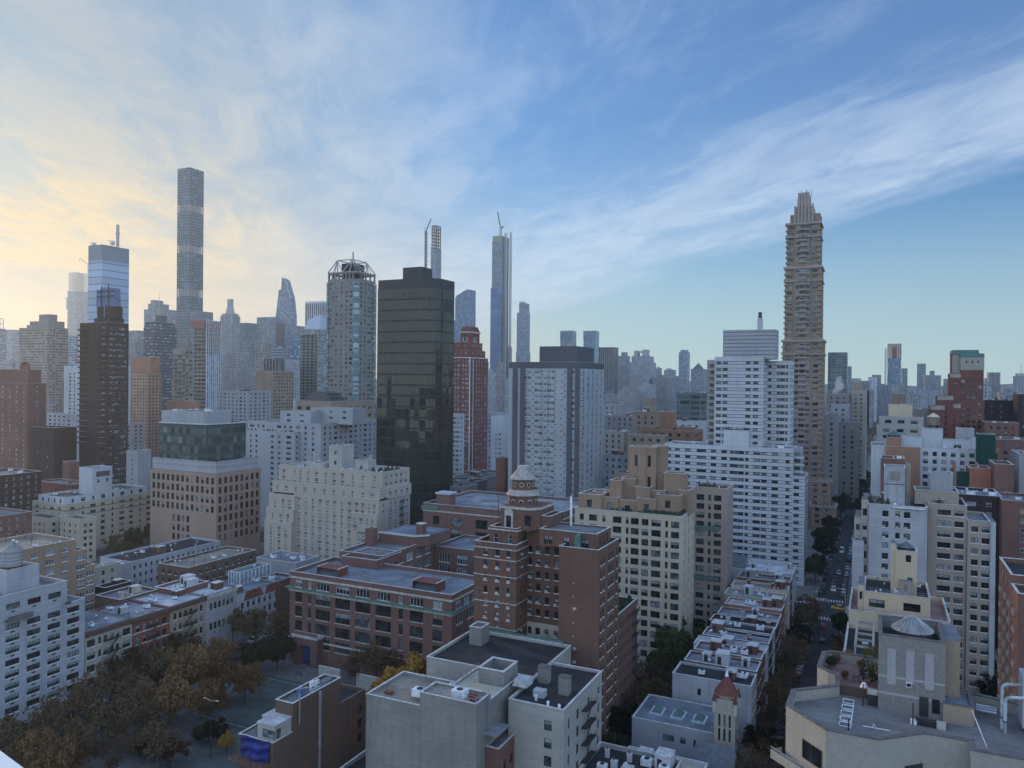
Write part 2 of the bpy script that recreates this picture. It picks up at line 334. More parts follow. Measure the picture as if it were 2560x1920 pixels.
# ---------------------------------------------------------------- windows
WC = {}
def win_mesh(style, w, h, var):
    """a window in its own frame: x along the wall, -y out of the wall, z up, origin at the foot centre; set 0.22 m deep"""
    w = round(w * 10) / 10; h = round(h * 10) / 10
    key = (style, w, h, var)
    if key in WC: return WC[key]
    mb = MB(); fr = {'d': 'f_dark', 'w': 'f_white', 'g': 'f_grey'}[style[0]]; kind = style[1:]
    pane = ('g_dark', 'g_mid', 'g_blind', 'g_dark', 'g_grey', 'g_teal', 'g_red')[var]
    x0, x1 = -w / 2, w / 2; D = 0.22; t = min(0.09, w * .08)
    mb.face([(x0, D, 0), (x1, D, 0), (x1, D, h), (x0, D, h)], pane)
    def bar(a, b, c, d, dp=0.07, m=fr): mb.box(a, b, D - dp, D - 0.005, c, d, m, 'WB')
    bar(x0, x0 + t, 0, h); bar(x1 - t, x1, 0, h); bar(x0 + t, x1 - t, h - t, h); bar(x0 + t, x1 - t, 0, t)
    nb = {'s': 1, '2': 2, '3': 3, '4': 4, 'g': 5, 'm': 3}.get(kind[0], 1)
    for i in range(1, nb):
        x = x0 + w * i / nb; bar(x - .045, x + .045, t, h - t)
    if kind[0] in '123' or kind[0] == 's':
        if h > 1.2 and not kind.endswith('f'): bar(x0 + t, x1 - t, h * .5 - .035, h * .5 + .035, .05)
    if kind[0] == 'g':
        for k in (0.33, 0.66): bar(x0 + t, x1 - t, h * k - .03, h * k + .03, .05)
    if var == 3 or var == 5: mb.face([(x0 + t, D - .012, h * .55), (x1 - t, D - .012, h * .55), (x1 - t, D - .012, h - t), (x0 + t, D - .012, h - t)], 'g_blind')
    if 'S' in kind: mb.box(x0 - .12, x1 + .12, -0.1, 0.0, -0.2, 0.0, 'trim_white', 'W')
    if 'a' in kind and var in (1, 3, 4): mb.box(x0 + t, x0 + t + .75, -0.32, D - .08, t, .5, 'ac', 'W')
    if 'v' in kind: mb.box(-.45, .45, -0.06, 0.0, -.75, -.4, 'f_dark', 'W')      # grille of a through-wall unit
    WC[key] = (mb, mb.mesh('window')); return WC[key]

FACE = {'E': (0.0, lambda b, u, d, z: (b[0] + u, b[2] + d, z), 0, 1), 'N': (math.pi / 2, lambda b, u, d, z: (b[1] - d, b[2] + u, z), 2, 3),
        'S': (-math.pi / 2, lambda b, u, d, z: (b[0] + d, b[3] - u, z), 2, 3), 'W': (math.pi, lambda b, u, d, z: (b[1] - u, b[3] - d, z), 0, 1)}
def rot_pt(f, p, base):
    x, y, z = p
    if f == 'E': return (base[0] + x, base[1] + y, base[2] + z)
    if f == 'N': return (base[0] - y, base[1] + x, base[2] + z)
    if f == 'S': return (base[0] + y, base[1] - x, base[2] + z)
    return (base[0] - x, base[1] - y, base[2] + z)
VARW = (34, 22, 10, 18, 10, 6)
class Bd:
    """one building: an Empty at its base, walls, roofs, windows and roof gear under it"""
    def __init__(s, label, cat='building', name='building', org=(0, 0, 0)):
        s.root = empty(name, org, label, cat); s.p = {}; s.wins = []; s.k = 0; s.roofs = []; s.gears = []
    def mb(s, part):
        if part not in s.p: s.p[part] = MB()
        return s.p[part]
    def wall(s, b, f, z0, z1, mat, w=None, part='wall', v0=None):
        """one wall face of the box b, with window openings and their reveals when w is given"""
        mb = s.mb(part); rz, fn, i0, i1 = FACE[f]; L = b[i1] - b[i0] if f in 'NS' else b[1] - b[0]
        if L < 0.3 or z1 - z0 < 0.3: return
        def q(u0, u1, a, c, d=0.0, m=mat): mb.face([fn(b, u0, d, a), fn(b, u1, d, a), fn(b, u1, d, c), fn(b, u0, d, c)], m)
        if not w: q(0, L, z0, z1); return
        fl = w.get('fl', 3.0); wh = w.get('wh', 1.5); top = w.get('top', 1.5); bot = max(z0 + w.get('bot', 0.8), z0)
        mar = w.get('mar', 1.2); ws = w.get('w', 1.4); st = w.get('st', 'ds')
        if 'cols' in w: cols = [(L * c, x) for c, x in w['cols']]
        else:
            n = w.get('n') or max(1, int((L - 2 * mar) / w.get('bay', 3.2)))
            ws = ws if isinstance(ws, (list, tuple)) else [ws]
            pit = (L - 2 * mar) / n; cols = [(mar + pit * (i + .5), ws[i % len(ws)]) for i in range(n)]
            cols = [c for c in cols if c[1] > 0]
        if not cols: q(0, L, z0, z1); return
        m_ = 0.0
        zt = z1 - top; rows = []
        while zt - wh > bot and len(rows) < w.get('nr', 99): rows.append((zt - wh, zt)); zt -= fl
        rows.reverse()
        if not rows: q(0, L, z0, z1); return
        z = z0
        skip = w.get('skip', ())
        for ri, (a, c) in enumerate(rows):
            q(0, L, z, a); u = 0.0
            for ci, (uc, ww) in enumerate(cols):
                ww = min(ww, L * .95); u0, u1 = uc - ww / 2, uc + ww / 2
                if u0 < u + .02 or u1 > L - .02 or (ri, ci) in skip: continue
                q(u, u0, a, c); u = u1; D = 0.3
                mb.face([fn(b, u0, 0, a), fn(b, u1, 0, a), fn(b, u1, D, a), fn(b, u0, D, a)], mat)
                mb.face([fn(b, u0, D, c), fn(b, u1, D, c), fn(b, u1, 0, c), fn(b, u0, 0, c)], mat)
                mb.face([fn(b, u0, 0, a), fn(b, u0, D, a), fn(b, u0, D, c), fn(b, u0, 0, c)], mat)
                mb.face([fn(b, u1, D, a), fn(b, u1, 0, a), fn(b, u1, 0, c), fn(b, u1, D, c)], mat)
                var = R.choices(range(6), w.get('var', VARW))[0]
                s.wins.append((f, fn(b, uc, 0, a), rz, st, ww, wh, var))
            q(u, L, a, c); z = c
        q(0, L, z, z1)
    def vol(s, b, z0, z1, mat, roof='roof_grey', par=0.9, E=None, N=None, S=None, Wf=None, part='wall', cop='coping', skip='', pt=0.3):
        x0, x1, y0, y1 = b; s.k += 1
        if part != 'wall': part = f'{part}#{s.k}'
        rk = f'roof#{s.k}'; s.roofs.append((z1, b, rk))
        for f, w in (('E', E), ('N', N), ('S', S), ('W', Wf)):
            if f not in skip: s.wall(b, f, z0, z1, mat, w, part)
        mb = s.mb(part)
        if par > 0.05 and x1 - x0 > 2 and y1 - y0 > 2:
            ib = (x0 + pt, x1 - pt, y0 + pt, y1 - pt)
            a, c, d, e = ib
            mb.face([(a, d, z1 - par), (a, e, z1 - par), (a, e, z1), (a, d, z1)], mat); mb.face([(c, e, z1 - par), (c, d, z1 - par), (c, d, z1), (c, e, z1)], mat)
            mb.face([(c, d, z1 - par), (a, d, z1 - par), (a, d, z1), (c, d, z1)], mat); mb.face([(a, e, z1 - par), (c, e, z1 - par), (c, e, z1), (a, e, z1)], mat)
            s.mb(rk).face([(a, d, z1 - par), (c, d, z1 - par), (c, e, z1 - par), (a, e, z1 - par)], roof)
            o = 0.08; k = s.mb(f'coping#{s.k}')
            k.box(x0 - o, x1 + o, y0 - o, d + .02, z1 + .003, z1 + .1, cop); k.box(x0 - o, x1 + o, e - .02, y1 + o, z1 + .003, z1 + .1, cop)
            k.box(x0 - o, a + .02, d + .02, e - .02, z1 + .003, z1 + .1, cop); k.box(c - .02, x1 + o, d + .02, e - .02, z1 + .003, z1 + .1, cop)
        else:
            s.mb(rk).face([(x0, y0, z1), (x1, y0, z1), (x1, y1, z1), (x0, y1, z1)], roof)
        return b
    def band(s, b, z, h, pr, mat, part='cornice', faces='ENS'):
        s.k += 1; part = f'{part}#{s.k}'
        x0, x1, y0, y1 = b; mb = s.mb(part)
        if 'E' in faces: mb.box(x0 - (pr if 'S' in faces else 0), x1 + (pr if 'N' in faces else 0), y0 - pr, y0 + .002, z, z + h, mat)
        if 'N' in faces: mb.box(x1 - .002, x1 + pr, y0 + .002, y1, z, z + h, mat)
        if 'S' in faces: mb.box(x0 - pr, x0 + .002, y0 + .002, y1, z, z + h, mat)
    def solo(s, name, mb):          # one mesh of its own under the building
        return mb.build(name, s.root)
    def gear(s, b, z, n=4, seed=1, big=1.0, chim='brick', kinds=None):
        """vents, air handlers, chimneys and a stair bulkhead on the roof b at height z"""
        r = random.Random(seed); x0, x1, y0, y1 = b; n = int(n * 1.7) if n > 1 and min(x1 - x0, y1 - y0) > 12 else n; big0 = big
        for i in range(n):
            big = big0 * r.uniform(.6, 1.05)
            k = (kinds or ['roof_vent', 'air_handler', 'chimney', 'roof_vent', 'bulkhead', 'pipe'])[r.randrange(len(kinds) if kinds else 6)]
            x = r.uniform(x0 + 1.5, x1 - 2.5); y = r.uniform(y0 + 1.5, y1 - 2.5); m = MB(); g = big
            if k == 'roof_vent':
                m.cyl(x, y, z, z + .9 * g, .28 * g, n=8, mat='metal'); m.cyl(x, y, z + .9 * g, z + 1.3 * g, .5 * g, .15, n=8, mat='metal_white')
            elif k == 'air_handler':
                m.box(x, x + 2 * g, y, y + 1.4 * g, z + .3, z + 1.5 * g, 'metal_white'); m.box(x + .1, x + .25, y + .1, y + 1.3 * g, z, z + .3, 'iron'); m.box(x + 1.7 * g, x + 1.85 * g, y + .1, y + 1.3 * g, z, z + .3, 'iron')
                m.cyl(x + 1 * g, y + .7 * g, z + 1.5 * g, z + 1.62 * g, .5 * g, n=10, mat='iron')
            elif k == 'chimney':
                hh = r.uniform(1.4, 2.6) * g; m.box(x, x + 1.1 * g, y, y + .8 * g, z, z + hh, chim); m.box(x - .08, x + 1.18 * g, y - .08, y + .88 * g, z + hh + .002, z + hh + .15, 'coping')
                m.cyl(x + .5 * g, y + .4 * g, z + hh + .15, z + hh + .55, .16, n=7, mat='tile_red')
            elif k == 'bulkhead':
                hh = 2.5 * g; m.box(x, x + 3 * g, y, y + 3.5 * g, z, z + hh, chim, 'B'); m.box(x - .1, x + 3 * g + .1, y - .1, y + 3.5 * g + .1, z + hh + .002, z + hh + .14, 'coping')
                m.box(x + .5, x + 1.4, y - .04, y - .002, z, z + 2.0, 'door_dark')
            else: m.cyl(x, y, z, z + 1.6 * g, .09, n=6, mat='iron')
            s.gears.append((s.solo(k, m), x, y, z))
    def done(s, nmax=100):
        ob = {part: mb.build(part.split('#')[0], s.root) for part, mb in s.p.items()}
        for z1, b, rk in s.roofs:
            cp = ob.get('coping#' + rk[5:])
            if cp and ob.get(rk): cp.parent = ob[rk]
        for g, x, y, z in s.gears:
            c = [(abs(z - z1 + .7), rk) for z1, b, rk in s.roofs if b[0] - 1 < x < b[1] + 1 and b[2] - 1 < y < b[3] + 1 and ob.get(rk)]
            if c: g.parent = ob[min(c)[1]]
        o = s.root.location
        s.wins.sort(key=lambda w: (w[1][0] ** 2 + w[1][1] ** 2 + (w[1][2] - H) ** 2) / (w[4] * w[5]) * (1 if w[0] != 'W' else 99))
        rest = MB()
        for i, (f, p, rz, st, w, h, var) in enumerate(s.wins):
            g, me = win_mesh(st, w, h, var)
            if i < nmax:
                ob = bpy.data.objects.new('window', me); COL.objects.link(ob); ob.parent = s.root
                ob.location = (p[0] - o.x, p[1] - o.y, p[2] - o.z); ob.rotation_euler = (0, 0, rz)
            else:
                b0 = len(rest.v)
                rest.v.extend([rot_pt(f, q, p) for q in g.v]); mi = [rest.mi(n) for n in g.names]
                rest.f.extend([tuple(k + b0 for k in ff) for ff in g.f]); rest.m.extend([mi[k] for k in g.m]); rest.smooth.extend(g.smooth)
        if rest.f: tag(rest.build('upper_windows', s.root), kind='stuff')
        return s.root
def LB(cx, cy, xl, xr, Y=None, X=None, h=None, dy=None):
    """footprint and height of a building left of the street's vanishing point, from its near (north-east) corner"""
    p = at_y(cx, cy, Y) if Y is not None else at_x(cx, cy, X) if X is not None else at_z(cx, cy, h)
    x0 = sx_(xl, p.y, p.z); y1 = p.y + dy if dy else sy_(xr, p.x, p.z)
    return (x0, p.x, p.y, y1), p.z
def RB(xl, xr, cy, Y=None, X=None, h=None, dy=20, cx=None):
    """footprint of a building right of the vanishing point: its near (south-east) corner is at pixel xl"""
    p = at_y(xl, cy, Y) if Y is not None else at_x(xl, cy, X) if X is not None else at_z(xl, cy, h)
    return (p.x, sx_(xr, p.y, p.z), p.y, p.y + dy), p.z
# ---------------------------------------------------------------- the setting
def sheet(name, x0, x1, y0, y1, z, mat, kind='structure', label=None):
    m = MB(); m.face([(x0, y0, z), (x1, y0, z), (x1, y1, z), (x0, y1, z)], mat); return tag(m.build(name), label, None, None, kind)
roofm('ground', (0.07, 0.07, 0.075)); roofm('asphalt', (0.045, 0.046, 0.05), 0.25); roofm('pavement', (0.16, 0.155, 0.15), 0.25); roofm('park_ground', (0.10, 0.11, 0.105), 0.3); roofm('yard', (0.05, 0.05, 0.045))
plain('paint', (0.55, 0.55, 0.53), 0.8, amp=.3); plain('paint_yellow', (0.5, 0.35, 0.05), 0.8, amp=.3); plain('far_hill', (0.09, 0.10, 0.10), 0.95, sc=0.004, amp=.4); plain('wood_far', (0.10, 0.065, 0.04), 0.95, amp=.5, sc=0.05)
sheet('ground', -4900, 4900, -900, 5600, 0.0, 'ground')
ST = [-16.6 - 80 * k for k in range(-1, 14)]                       # cross streets (axis along +Y)
AV = [(41, 71), (297, 327), (485, 515), (618, 640), (742, 780), (873, 893), (1000, 1018)]
m = MB()
for i, x in enumerate(ST): m.face([(x - 5.2, -200, .012), (x + 5.2, -200, .012), (x + 5.2, 1018, .012), (x - 5.2, 1018, .012)], 'asphalt')
tag(m.build('street'), kind='structure')
m = MB()
for a, b in AV: m.face([(-1100, a + 4.5, .016), (160, a + 4.5, .016), (160, b - 4.5, .016), (-1100, b - 4.5, .016)], 'asphalt')
tag(m.build('avenue'), kind='structure')
m = MB()                                                           # pavements round every block, a kerb's height up
for i in range(len(ST) - 1):
    xr, xl = ST[i] - 5.2, ST[i + 1] + 5.2

    yb = [(-200, AV[0][0] + 4.5)] + [(AV[k][1] - 4.5, AV[k + 1][0] + 4.5) for k in range(len(AV) - 1)]
    for y0, y1 in yb: m.box(xl, xr, y0, y1, -0.02, .15, 'pavement', 'B')
tag(m.build('pavement'), kind='structure')
# crossings and stop lines where the street on the right meets the avenue
m = MB()
def zebra(x0, x1, y0, y1, along):
    if along == 'x':
        x = x0
        while x < x1: m.face([(x, y0, .021), (x + .45, y0, .021), (x + .45, y1, .021), (x, y1, .021)], 'paint'); x += 1.0
    else:
        y = y0
        while y < y1: m.face([(x0, y, .021), (x1, y, .021), (x1, y + .45, .021), (x0, y + .45, .021)], 'paint'); y += 1.0
for sx0 in (ST[1], ST[2]):
    zebra(sx0 - 5, sx0 + 5, 297.5, 301, 'x'); zebra(sx0 - 5, sx0 + 5, 323, 326.5, 'x')
    zebra(sx0 - 9, sx0 - 5.6, 303, 321, 'y'); zebra(sx0 + 5.6, sx0 + 9, 303, 321, 'y')
for yy in (308, 312, 316):
    x = -420
    while x < 60:
        if all(abs(x - q) > 9 for q in ST): m.face([(x, yy, .021), (x + 3, yy, .021), (x + 3, yy + .15, .021), (x, yy + .15, .021)], 'paint')
        x += 7
tag(m.build('road_marking'), kind='structure')
# far shore hills and the river beyond the city
m = MB(); r = random.Random(3); N = 60
for i in range(N):
    def hp(k, s=1.0):
        a = YAW + math.radians(48 - 96 * k / N); d = 4700
        z = (84 + 12 * math.sin(k * .5) + 7 * math.sin(k * 1.37 + 1)) * s
        return (-math.sin(a) * d, math.cos(a) * d, z)
    a0, a1 = hp(i), hp(i + 1); b0 = (a0[0] * .93, a0[1] * .93, -.5); b1 = (a1[0] * .93, a1[1] * .93, -.5); c0 = (a0[0] * 1.04, a0[1] * 1.04, -.5); c1 = (a1[0] * 1.04, a1[1] * 1.04, -.5)
    m.face([b0, b1, a1, a0], 'far_hill', True); m.face([a0, a1, c1, c0], 'far_hill', True)
tag(m.build('hills'), kind='structure')

# ---------------------------------------------------------------- far towers
for nm, a in {
 'fa_brownband': dict(wallc=(.27, .235, .205), glassc=(.07, .075, .08), bay=4.2, wx=.72, fl=3.3, wz=.46, lit=.3, litc=(.30, .27, .22)),
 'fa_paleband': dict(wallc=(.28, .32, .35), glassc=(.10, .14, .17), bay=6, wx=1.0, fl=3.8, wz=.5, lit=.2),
 'fa_glassblue': dict(wallc=(.15, .22, .30), glassc=(.12, .20, .30), bay=3.0, wx=.92, fl=3.9, wz=.72, lit=.25, litc=(.45, .5, .55), grough=.12),
 'fa_bloom': dict(wallc=(.09, .14, .20), glassc=(.30, .41, .55), bay=400., wx=1.0, fl=8.6, wz=.88, lit=0, grough=.25),
 'fa_432': dict(wallc=(.13, .18, .215), glassc=(.03, .05, .075), bay=4.75, wx=.62, fl=4.75, wz=.62, lit=.12, litc=(.16, .2, .24), grough=.15),
 'fa_darkglass': dict(wallc=(.055, .065, .075), glassc=(.12, .16, .19), bay=3.4, wx=.8, fl=3.8, wz=.42, lit=.2, litc=(.38, .4, .4)),
 'fa_limestone': dict(wallc=(.34, .34, .33), glassc=(.10, .11, .13), bay=3.2, wx=.42, fl=3.6, wz=.62, lit=.15),
 'fa_greenslab': dict(wallc=(.12, .17, .17), glassc=(.16, .24, .25), bay=2.0, wx=1.0, fl=3.9, wz=.45, lit=.3, litc=(.3, .36, .36)),
 'fa_ribs': dict(wallc=(.56, .57, .58), glassc=(.035, .04, .05), bay=4.6, wx=.5, fl=4.0, wz=1.0, lit=0),
 'fa_darkribs': dict(wallc=(.22, .205, .20), glassc=(.04, .045, .05), bay=4.2, wx=.55, fl=3.4, wz=1.0, lit=0),
 'fa_greybrick': dict(wallc=(.27, .245, .235), glassc=(.08, .09, .10), bay=3.6, wx=.5, fl=3.1, wz=.5, lit=.25),
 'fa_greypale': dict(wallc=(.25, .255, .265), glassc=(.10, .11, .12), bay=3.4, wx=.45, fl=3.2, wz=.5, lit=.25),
 'fa_orange': dict(wallc=(.40, .24, .16), glassc=(.06, .055, .055), bay=4.0, wx=.5, fl=3.1, wz=.45, lit=.12),
 'fa_white': dict(wallc=(.56, .57, .60), glassc=(.08, .09, .10), bay=6.0, wx=.42, fl=3.1, wz=.45, lit=.12),
 'fa_redbrick': dict(wallc=(.24, .11, .085), glassc=(.08, .09, .09), bay=4.6, wx=.48, fl=3.3, wz=.5, lit=.55, litc=(.36, .40, .38)),
 'fa_conc': dict(wallc=(.30, .285, .26), glassc=(.05, .05, .055), bay=5.0, wx=.86, fl=3.5, wz=.72, lit=.2, litc=(.1, .1, .1)),
 'fa_pinkglass': dict(wallc=(.50, .40, .40), glassc=(.14, .24, .36), bay=3.4, wx=.72, fl=3.8, wz=.9, lit=.3, litc=(.26, .34, .45)),
 'fa_cpt': dict(wallc=(.14, .22, .32), glassc=(.07, .17, .32), bay=30, wx=1.0, fl=14, wz=.93, lit=.4, litc=(.11, .22, .38)),
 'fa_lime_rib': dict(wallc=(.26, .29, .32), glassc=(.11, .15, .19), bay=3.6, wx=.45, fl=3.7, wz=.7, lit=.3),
 'fa_tw': dict(wallc=(.14, .22, .25), glassc=(.20, .31, .34), bay=6.0, wx=.9, fl=4, wz=.97, lit=.2, litc=(.26, .36, .38)),
 'fa_one57': dict(wallc=(.15, .22, .32), glassc=(.08, .14, .22), bay=2.4, wx=.6, fl=5.4, wz=.7, lit=.3, litc=(.24, .32, .42)),
 'fa_castle': dict(wallc=(.34, .34, .35), glassc=(.12, .13, .15), bay=3.6, wx=.42, fl=3.7, wz=.52, lit=.2),
 'fa_tan': dict(wallc=(.42, .33, .23), glassc=(.10, .09, .085), bay=3.6, wx=.35, fl=3.2, wz=.45, lit=.2),
 'fa_brownred': dict(wallc=(.17, .10, .085), glassc=(.05, .05, .055), bay=3.4, wx=.42, fl=3.1, wz=.5, lit=.25, litc=(.2, .2, .2)),
 'fa_mid': dict(wallc=(.30, .29, .28), glassc=(.07, .08, .09), bay=3.2, wx=.45, fl=3.1, wz=.5, lit=.3, litc=(.25, .26, .27)),
 'fa_office': dict(wallc=(.15, .17, .165), glassc=(.06, .08, .08), bay=7.5, wx=.88, fl=4.0, wz=.62, lit=.3, litc=(.12, .15, .15)),
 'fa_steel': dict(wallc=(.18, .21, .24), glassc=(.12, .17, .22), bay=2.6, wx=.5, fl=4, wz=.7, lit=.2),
 'fa_mansard': dict(wallc=(.30, .28, .26), glassc=(.13, .16, .165), bay=4.4, wx=.62, fl=3.3, wz=.52, lit=.4, litc=(.38, .42, .42)),
}.items(): facade(nm, **a)

def TW(label, cx, cy, xl, xr, Y=None, X=None, mat='fa_mid', cat='skyscraper', name='skyscraper', dy=None, right=False, cap=None, base=0.0):
    """a far tower; returns (Bd, footprint, height)"""
    b, z = (RB(xl, xr, cy, Y=Y, X=X, dy=dy or 25) if right else LB(cx, cy, xl, xr, Y=Y, X=X, dy=dy))
    t = Bd(label, cat, name, (b[1] if not right else b[0], b[2], 0))
    t.vol(b, base, z, mat, 'roof_grey', par=1.0 if cap is None else 0, cop='coping')
    return t, b, z
def sub(b, fx0, fx1, fy0, fy1):
    w = b[1] - b[0]; d = b[3] - b[2]
    return (b[0] + w * fx0, b[0] + w * fx1, b[2] + d * fy0, b[2] + d * fy1)
def frame_cage(mb, b, z0, z1, nx, ny, nz, r, mat):
    for i in range(nx + 1):
        for j in range(ny + 1):
            if i in (0, nx) or j in (0, ny):
                x = b[0] + (b[1] - b[0]) * i / nx; y = b[2] + (b[3] - b[2]) * j / ny; mb.box(x - r, x + r, y - r, y + r, z0, z1, mat)
    for k in range(nz + 1):
        z = z0 + (z1 - z0) * k / nz
        for y in (b[2], b[3]): mb.box(b[0], b[1], y - r * .8, y + r * .8, z - r * .8, z + r * .8, mat)
        for x in (b[0], b[1]): mb.box(x - r * .8, x + r * .8, b[2], b[3], z - r * .8, z + r * .8, mat)
def lattice(mb, x, y, z0, z1, w, n, r, mat):
    """square lattice mast"""
    c = [(x - w, y - w), (x + w, y - w), (x + w, y + w), (x - w, y + w)]
    for p in c: mb.tube((*p, z0), (*p, z1), r, mat, 4)
    for k in range(n):
        a = z0 + (z1 - z0) * k / n; b = z0 + (z1 - z0) * (k + 1) / n
        for i in range(4): mb.tube((*c[i], a), (*c[(i + 1) % 4], b), r * .6, mat, 4); mb.tube((*c[i], b), (*c[(i + 1) % 4], b), r * .6, mat, 4)

# 1-3 far left
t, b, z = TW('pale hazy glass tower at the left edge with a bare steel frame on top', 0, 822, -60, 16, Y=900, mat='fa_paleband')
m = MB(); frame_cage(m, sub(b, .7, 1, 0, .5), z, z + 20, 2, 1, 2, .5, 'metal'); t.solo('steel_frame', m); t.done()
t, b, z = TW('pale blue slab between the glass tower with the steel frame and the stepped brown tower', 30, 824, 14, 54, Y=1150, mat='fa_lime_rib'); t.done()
t, b, z = TW('stepped brown-grey tower with ribbon windows and warm lit flank, behind the dark red brick block', 120, 818, 48, 170, Y=600, mat='fa_brownband')
t.vol(sub(b, .3, .95, .1, .9), z, z + 8, 'grey_brown'); t.vol(sub(b, .62, .97, .1, .5), z + 8.02, z + 16, 'grey_brown', part='penthouse'); t.vol(sub(b, .05, .3, .3, .8), z, z + 4, 'grey_brown', part='tank_room'); t.done()
# 4 under construction with lattice top
t, b, z = TW('pale tower topped by an open steel cage, left of the blue banded tower', 190, 727, 169, 221, Y=1700, mat='fa_lime_rib')
m = MB(); q = sub(b, .1, .9, .05, .9); frame_cage(m, q, z, z + 62, 4, 3, 7, 1.0, 'metal'); frame_cage(m, sub(b, .35, .65, .3, .7), z, z + 62, 1, 1, 9, 1.1, 'metal'); t.solo('steel_cage', m)
m = MB(); m.box(b[0] - 14, b[0] - 1, b[2] - 2, b[2] + 8, z - 24, z - 22, 'metal'); m.box(b[0] - 9, b[0] - 1, b[2] + 1, b[2] + 7, z - 60, z - 24, 'metal'); t.solo('hoist', m); t.done()
p = at_y(221, 662, 1790); m = MB(); lattice(m, p.x, p.y, 200, p.z, 1.6, 20, .7, 'metal'); a = at_y(199, 645, 1790); m.tube(p, a, 1.3, 'yellow_net', 5); m.tube(a, (a.x, a.y, a.z - 14), .5, 'iron', 4)
thing('tower_crane', m, (p.x, p.y, 0), 'small crane jib leaning out beside the top of the blue banded tower', 'crane')
# 5 banded glass tower with mast
b, z = LB(255, 611, 221, 323, Y=632); t = Bd('blue glass tower with dark bands, blank grey crown and a mast on top', 'skyscraper', 'skyscraper', (b[1], b[2], 0))
t.vol(b, 0, z - 19, 'fa_bloom', 'roof_grey', 0); t.vol(b, z - 19, z, 'fa_crown' if 'fa_crown' in MATS else (plain('fa_crown', (.14, .21, .25), .6), 'fa_crown')[1], 'roof_grey', 1.5, part='crown')
m = MB(); p = at_y(294, 625, 648); lattice(m, p.x, p.y, z - 1, at_y(294, 562, 648).z, 1.1, 12, .35, 'metal'); m.box(p.x - 3, p.x + 3, p.y - 1, p.y + 1, z + 14, z + 16, 'metal'); t.solo('mast', m)
for k, xx in enumerate((235, 281)):
    p = at_y(xx, 611, 640); m = MB(); m.box(p.x - 2, p.x + 2, 638, 642, z, z + 4, 'metal'); m.tube((p.x - 8, 640, z + 6), (p.x + 4, 640, z + 4.5), .5, 'metal', 5); t.solo('window_cleaning_rig', m)
t.done()
# 7 stepped hazy one and dark glass tower in front
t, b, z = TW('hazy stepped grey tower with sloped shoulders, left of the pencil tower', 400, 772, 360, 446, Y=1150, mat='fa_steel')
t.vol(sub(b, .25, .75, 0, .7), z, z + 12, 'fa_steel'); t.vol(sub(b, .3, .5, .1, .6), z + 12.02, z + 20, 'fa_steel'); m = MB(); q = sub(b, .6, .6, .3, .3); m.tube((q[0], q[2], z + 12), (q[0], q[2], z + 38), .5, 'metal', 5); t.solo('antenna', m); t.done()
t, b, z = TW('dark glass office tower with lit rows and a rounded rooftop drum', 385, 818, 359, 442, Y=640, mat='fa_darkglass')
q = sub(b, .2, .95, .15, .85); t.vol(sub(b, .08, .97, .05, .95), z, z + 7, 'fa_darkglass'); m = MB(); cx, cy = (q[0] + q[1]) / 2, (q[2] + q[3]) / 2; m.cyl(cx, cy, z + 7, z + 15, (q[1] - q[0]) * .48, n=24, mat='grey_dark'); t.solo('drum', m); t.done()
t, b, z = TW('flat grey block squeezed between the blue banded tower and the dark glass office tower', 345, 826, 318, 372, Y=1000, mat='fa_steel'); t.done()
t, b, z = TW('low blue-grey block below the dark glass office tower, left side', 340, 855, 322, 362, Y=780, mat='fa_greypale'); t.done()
# 8 pencil tower with open mechanical floors
b, z = LB(474, 418, 444, 510, Y=904); org = (b[1], b[2], 0)
t = Bd('very tall slender pencil tower with square windows and open gaps between stages', 'skyscraper', 'skyscraper', org)
zs = [0]; 
for yy in (730, 620, 518): zs.append(at_y(474, yy, 904).z)
zs.append(z); gap = 6.5
for k in range(4): t.vol(b, zs[k] + (gap if k else 0), zs[k + 1] - (gap if k < 3 else 0), 'fa_432', 'roof_grey', 0 if k < 3 else .8, part='wall')
w = b[1] - b[0]; d = b[3] - b[2]
for k in (1, 2, 3):
    m = MB(); zc = zs[k]; q = (b[0] + 7, b[1] - 7, b[2] + 7, b[3] - 7); m.box(*q, zc - gap, zc + gap, 'grey_conc')
    for i in range(7):
        x = b[0] + .7 + (w - 1.4) * i / 6; m.box(x - .75, x + .75, b[2], b[2] + 1.5, zc - gap, zc + gap, 'grey_light'); m.box(x - .75, x + .75, b[3] - 1.5, b[3], zc - gap, zc + gap, 'grey_light')
        y = b[2] + .7 + (d - 1.4) * i / 6
        if 0 < i < 6: m.box(b[0], b[0] + 1.5, y - .75, y + .75, zc - gap, zc + gap, 'grey_light'); m.box(b[1] - 1.5, b[1], y - .75, y + .75, zc - gap, zc + gap, 'grey_light')
    for zz in (zc - gap * .33, zc + gap * .33): 
        m.box(b[0] + .02, b[1] - .02, b[2] + .02, b[2] + 1.4, zz - .4, zz + .4, 'grey_light'); m.box(b[1] - 1.4, b[1] - .02, b[2] + 1.42, b[3] - .02, zz - .4, zz + .4, 'grey_light'); m.box(b[0] + .02, b[0] + 1.4, b[2] + 1.42, b[3] - .02, zz - .4, zz + .4, 'grey_light')
    t.solo('open_floor', m)
t.done()
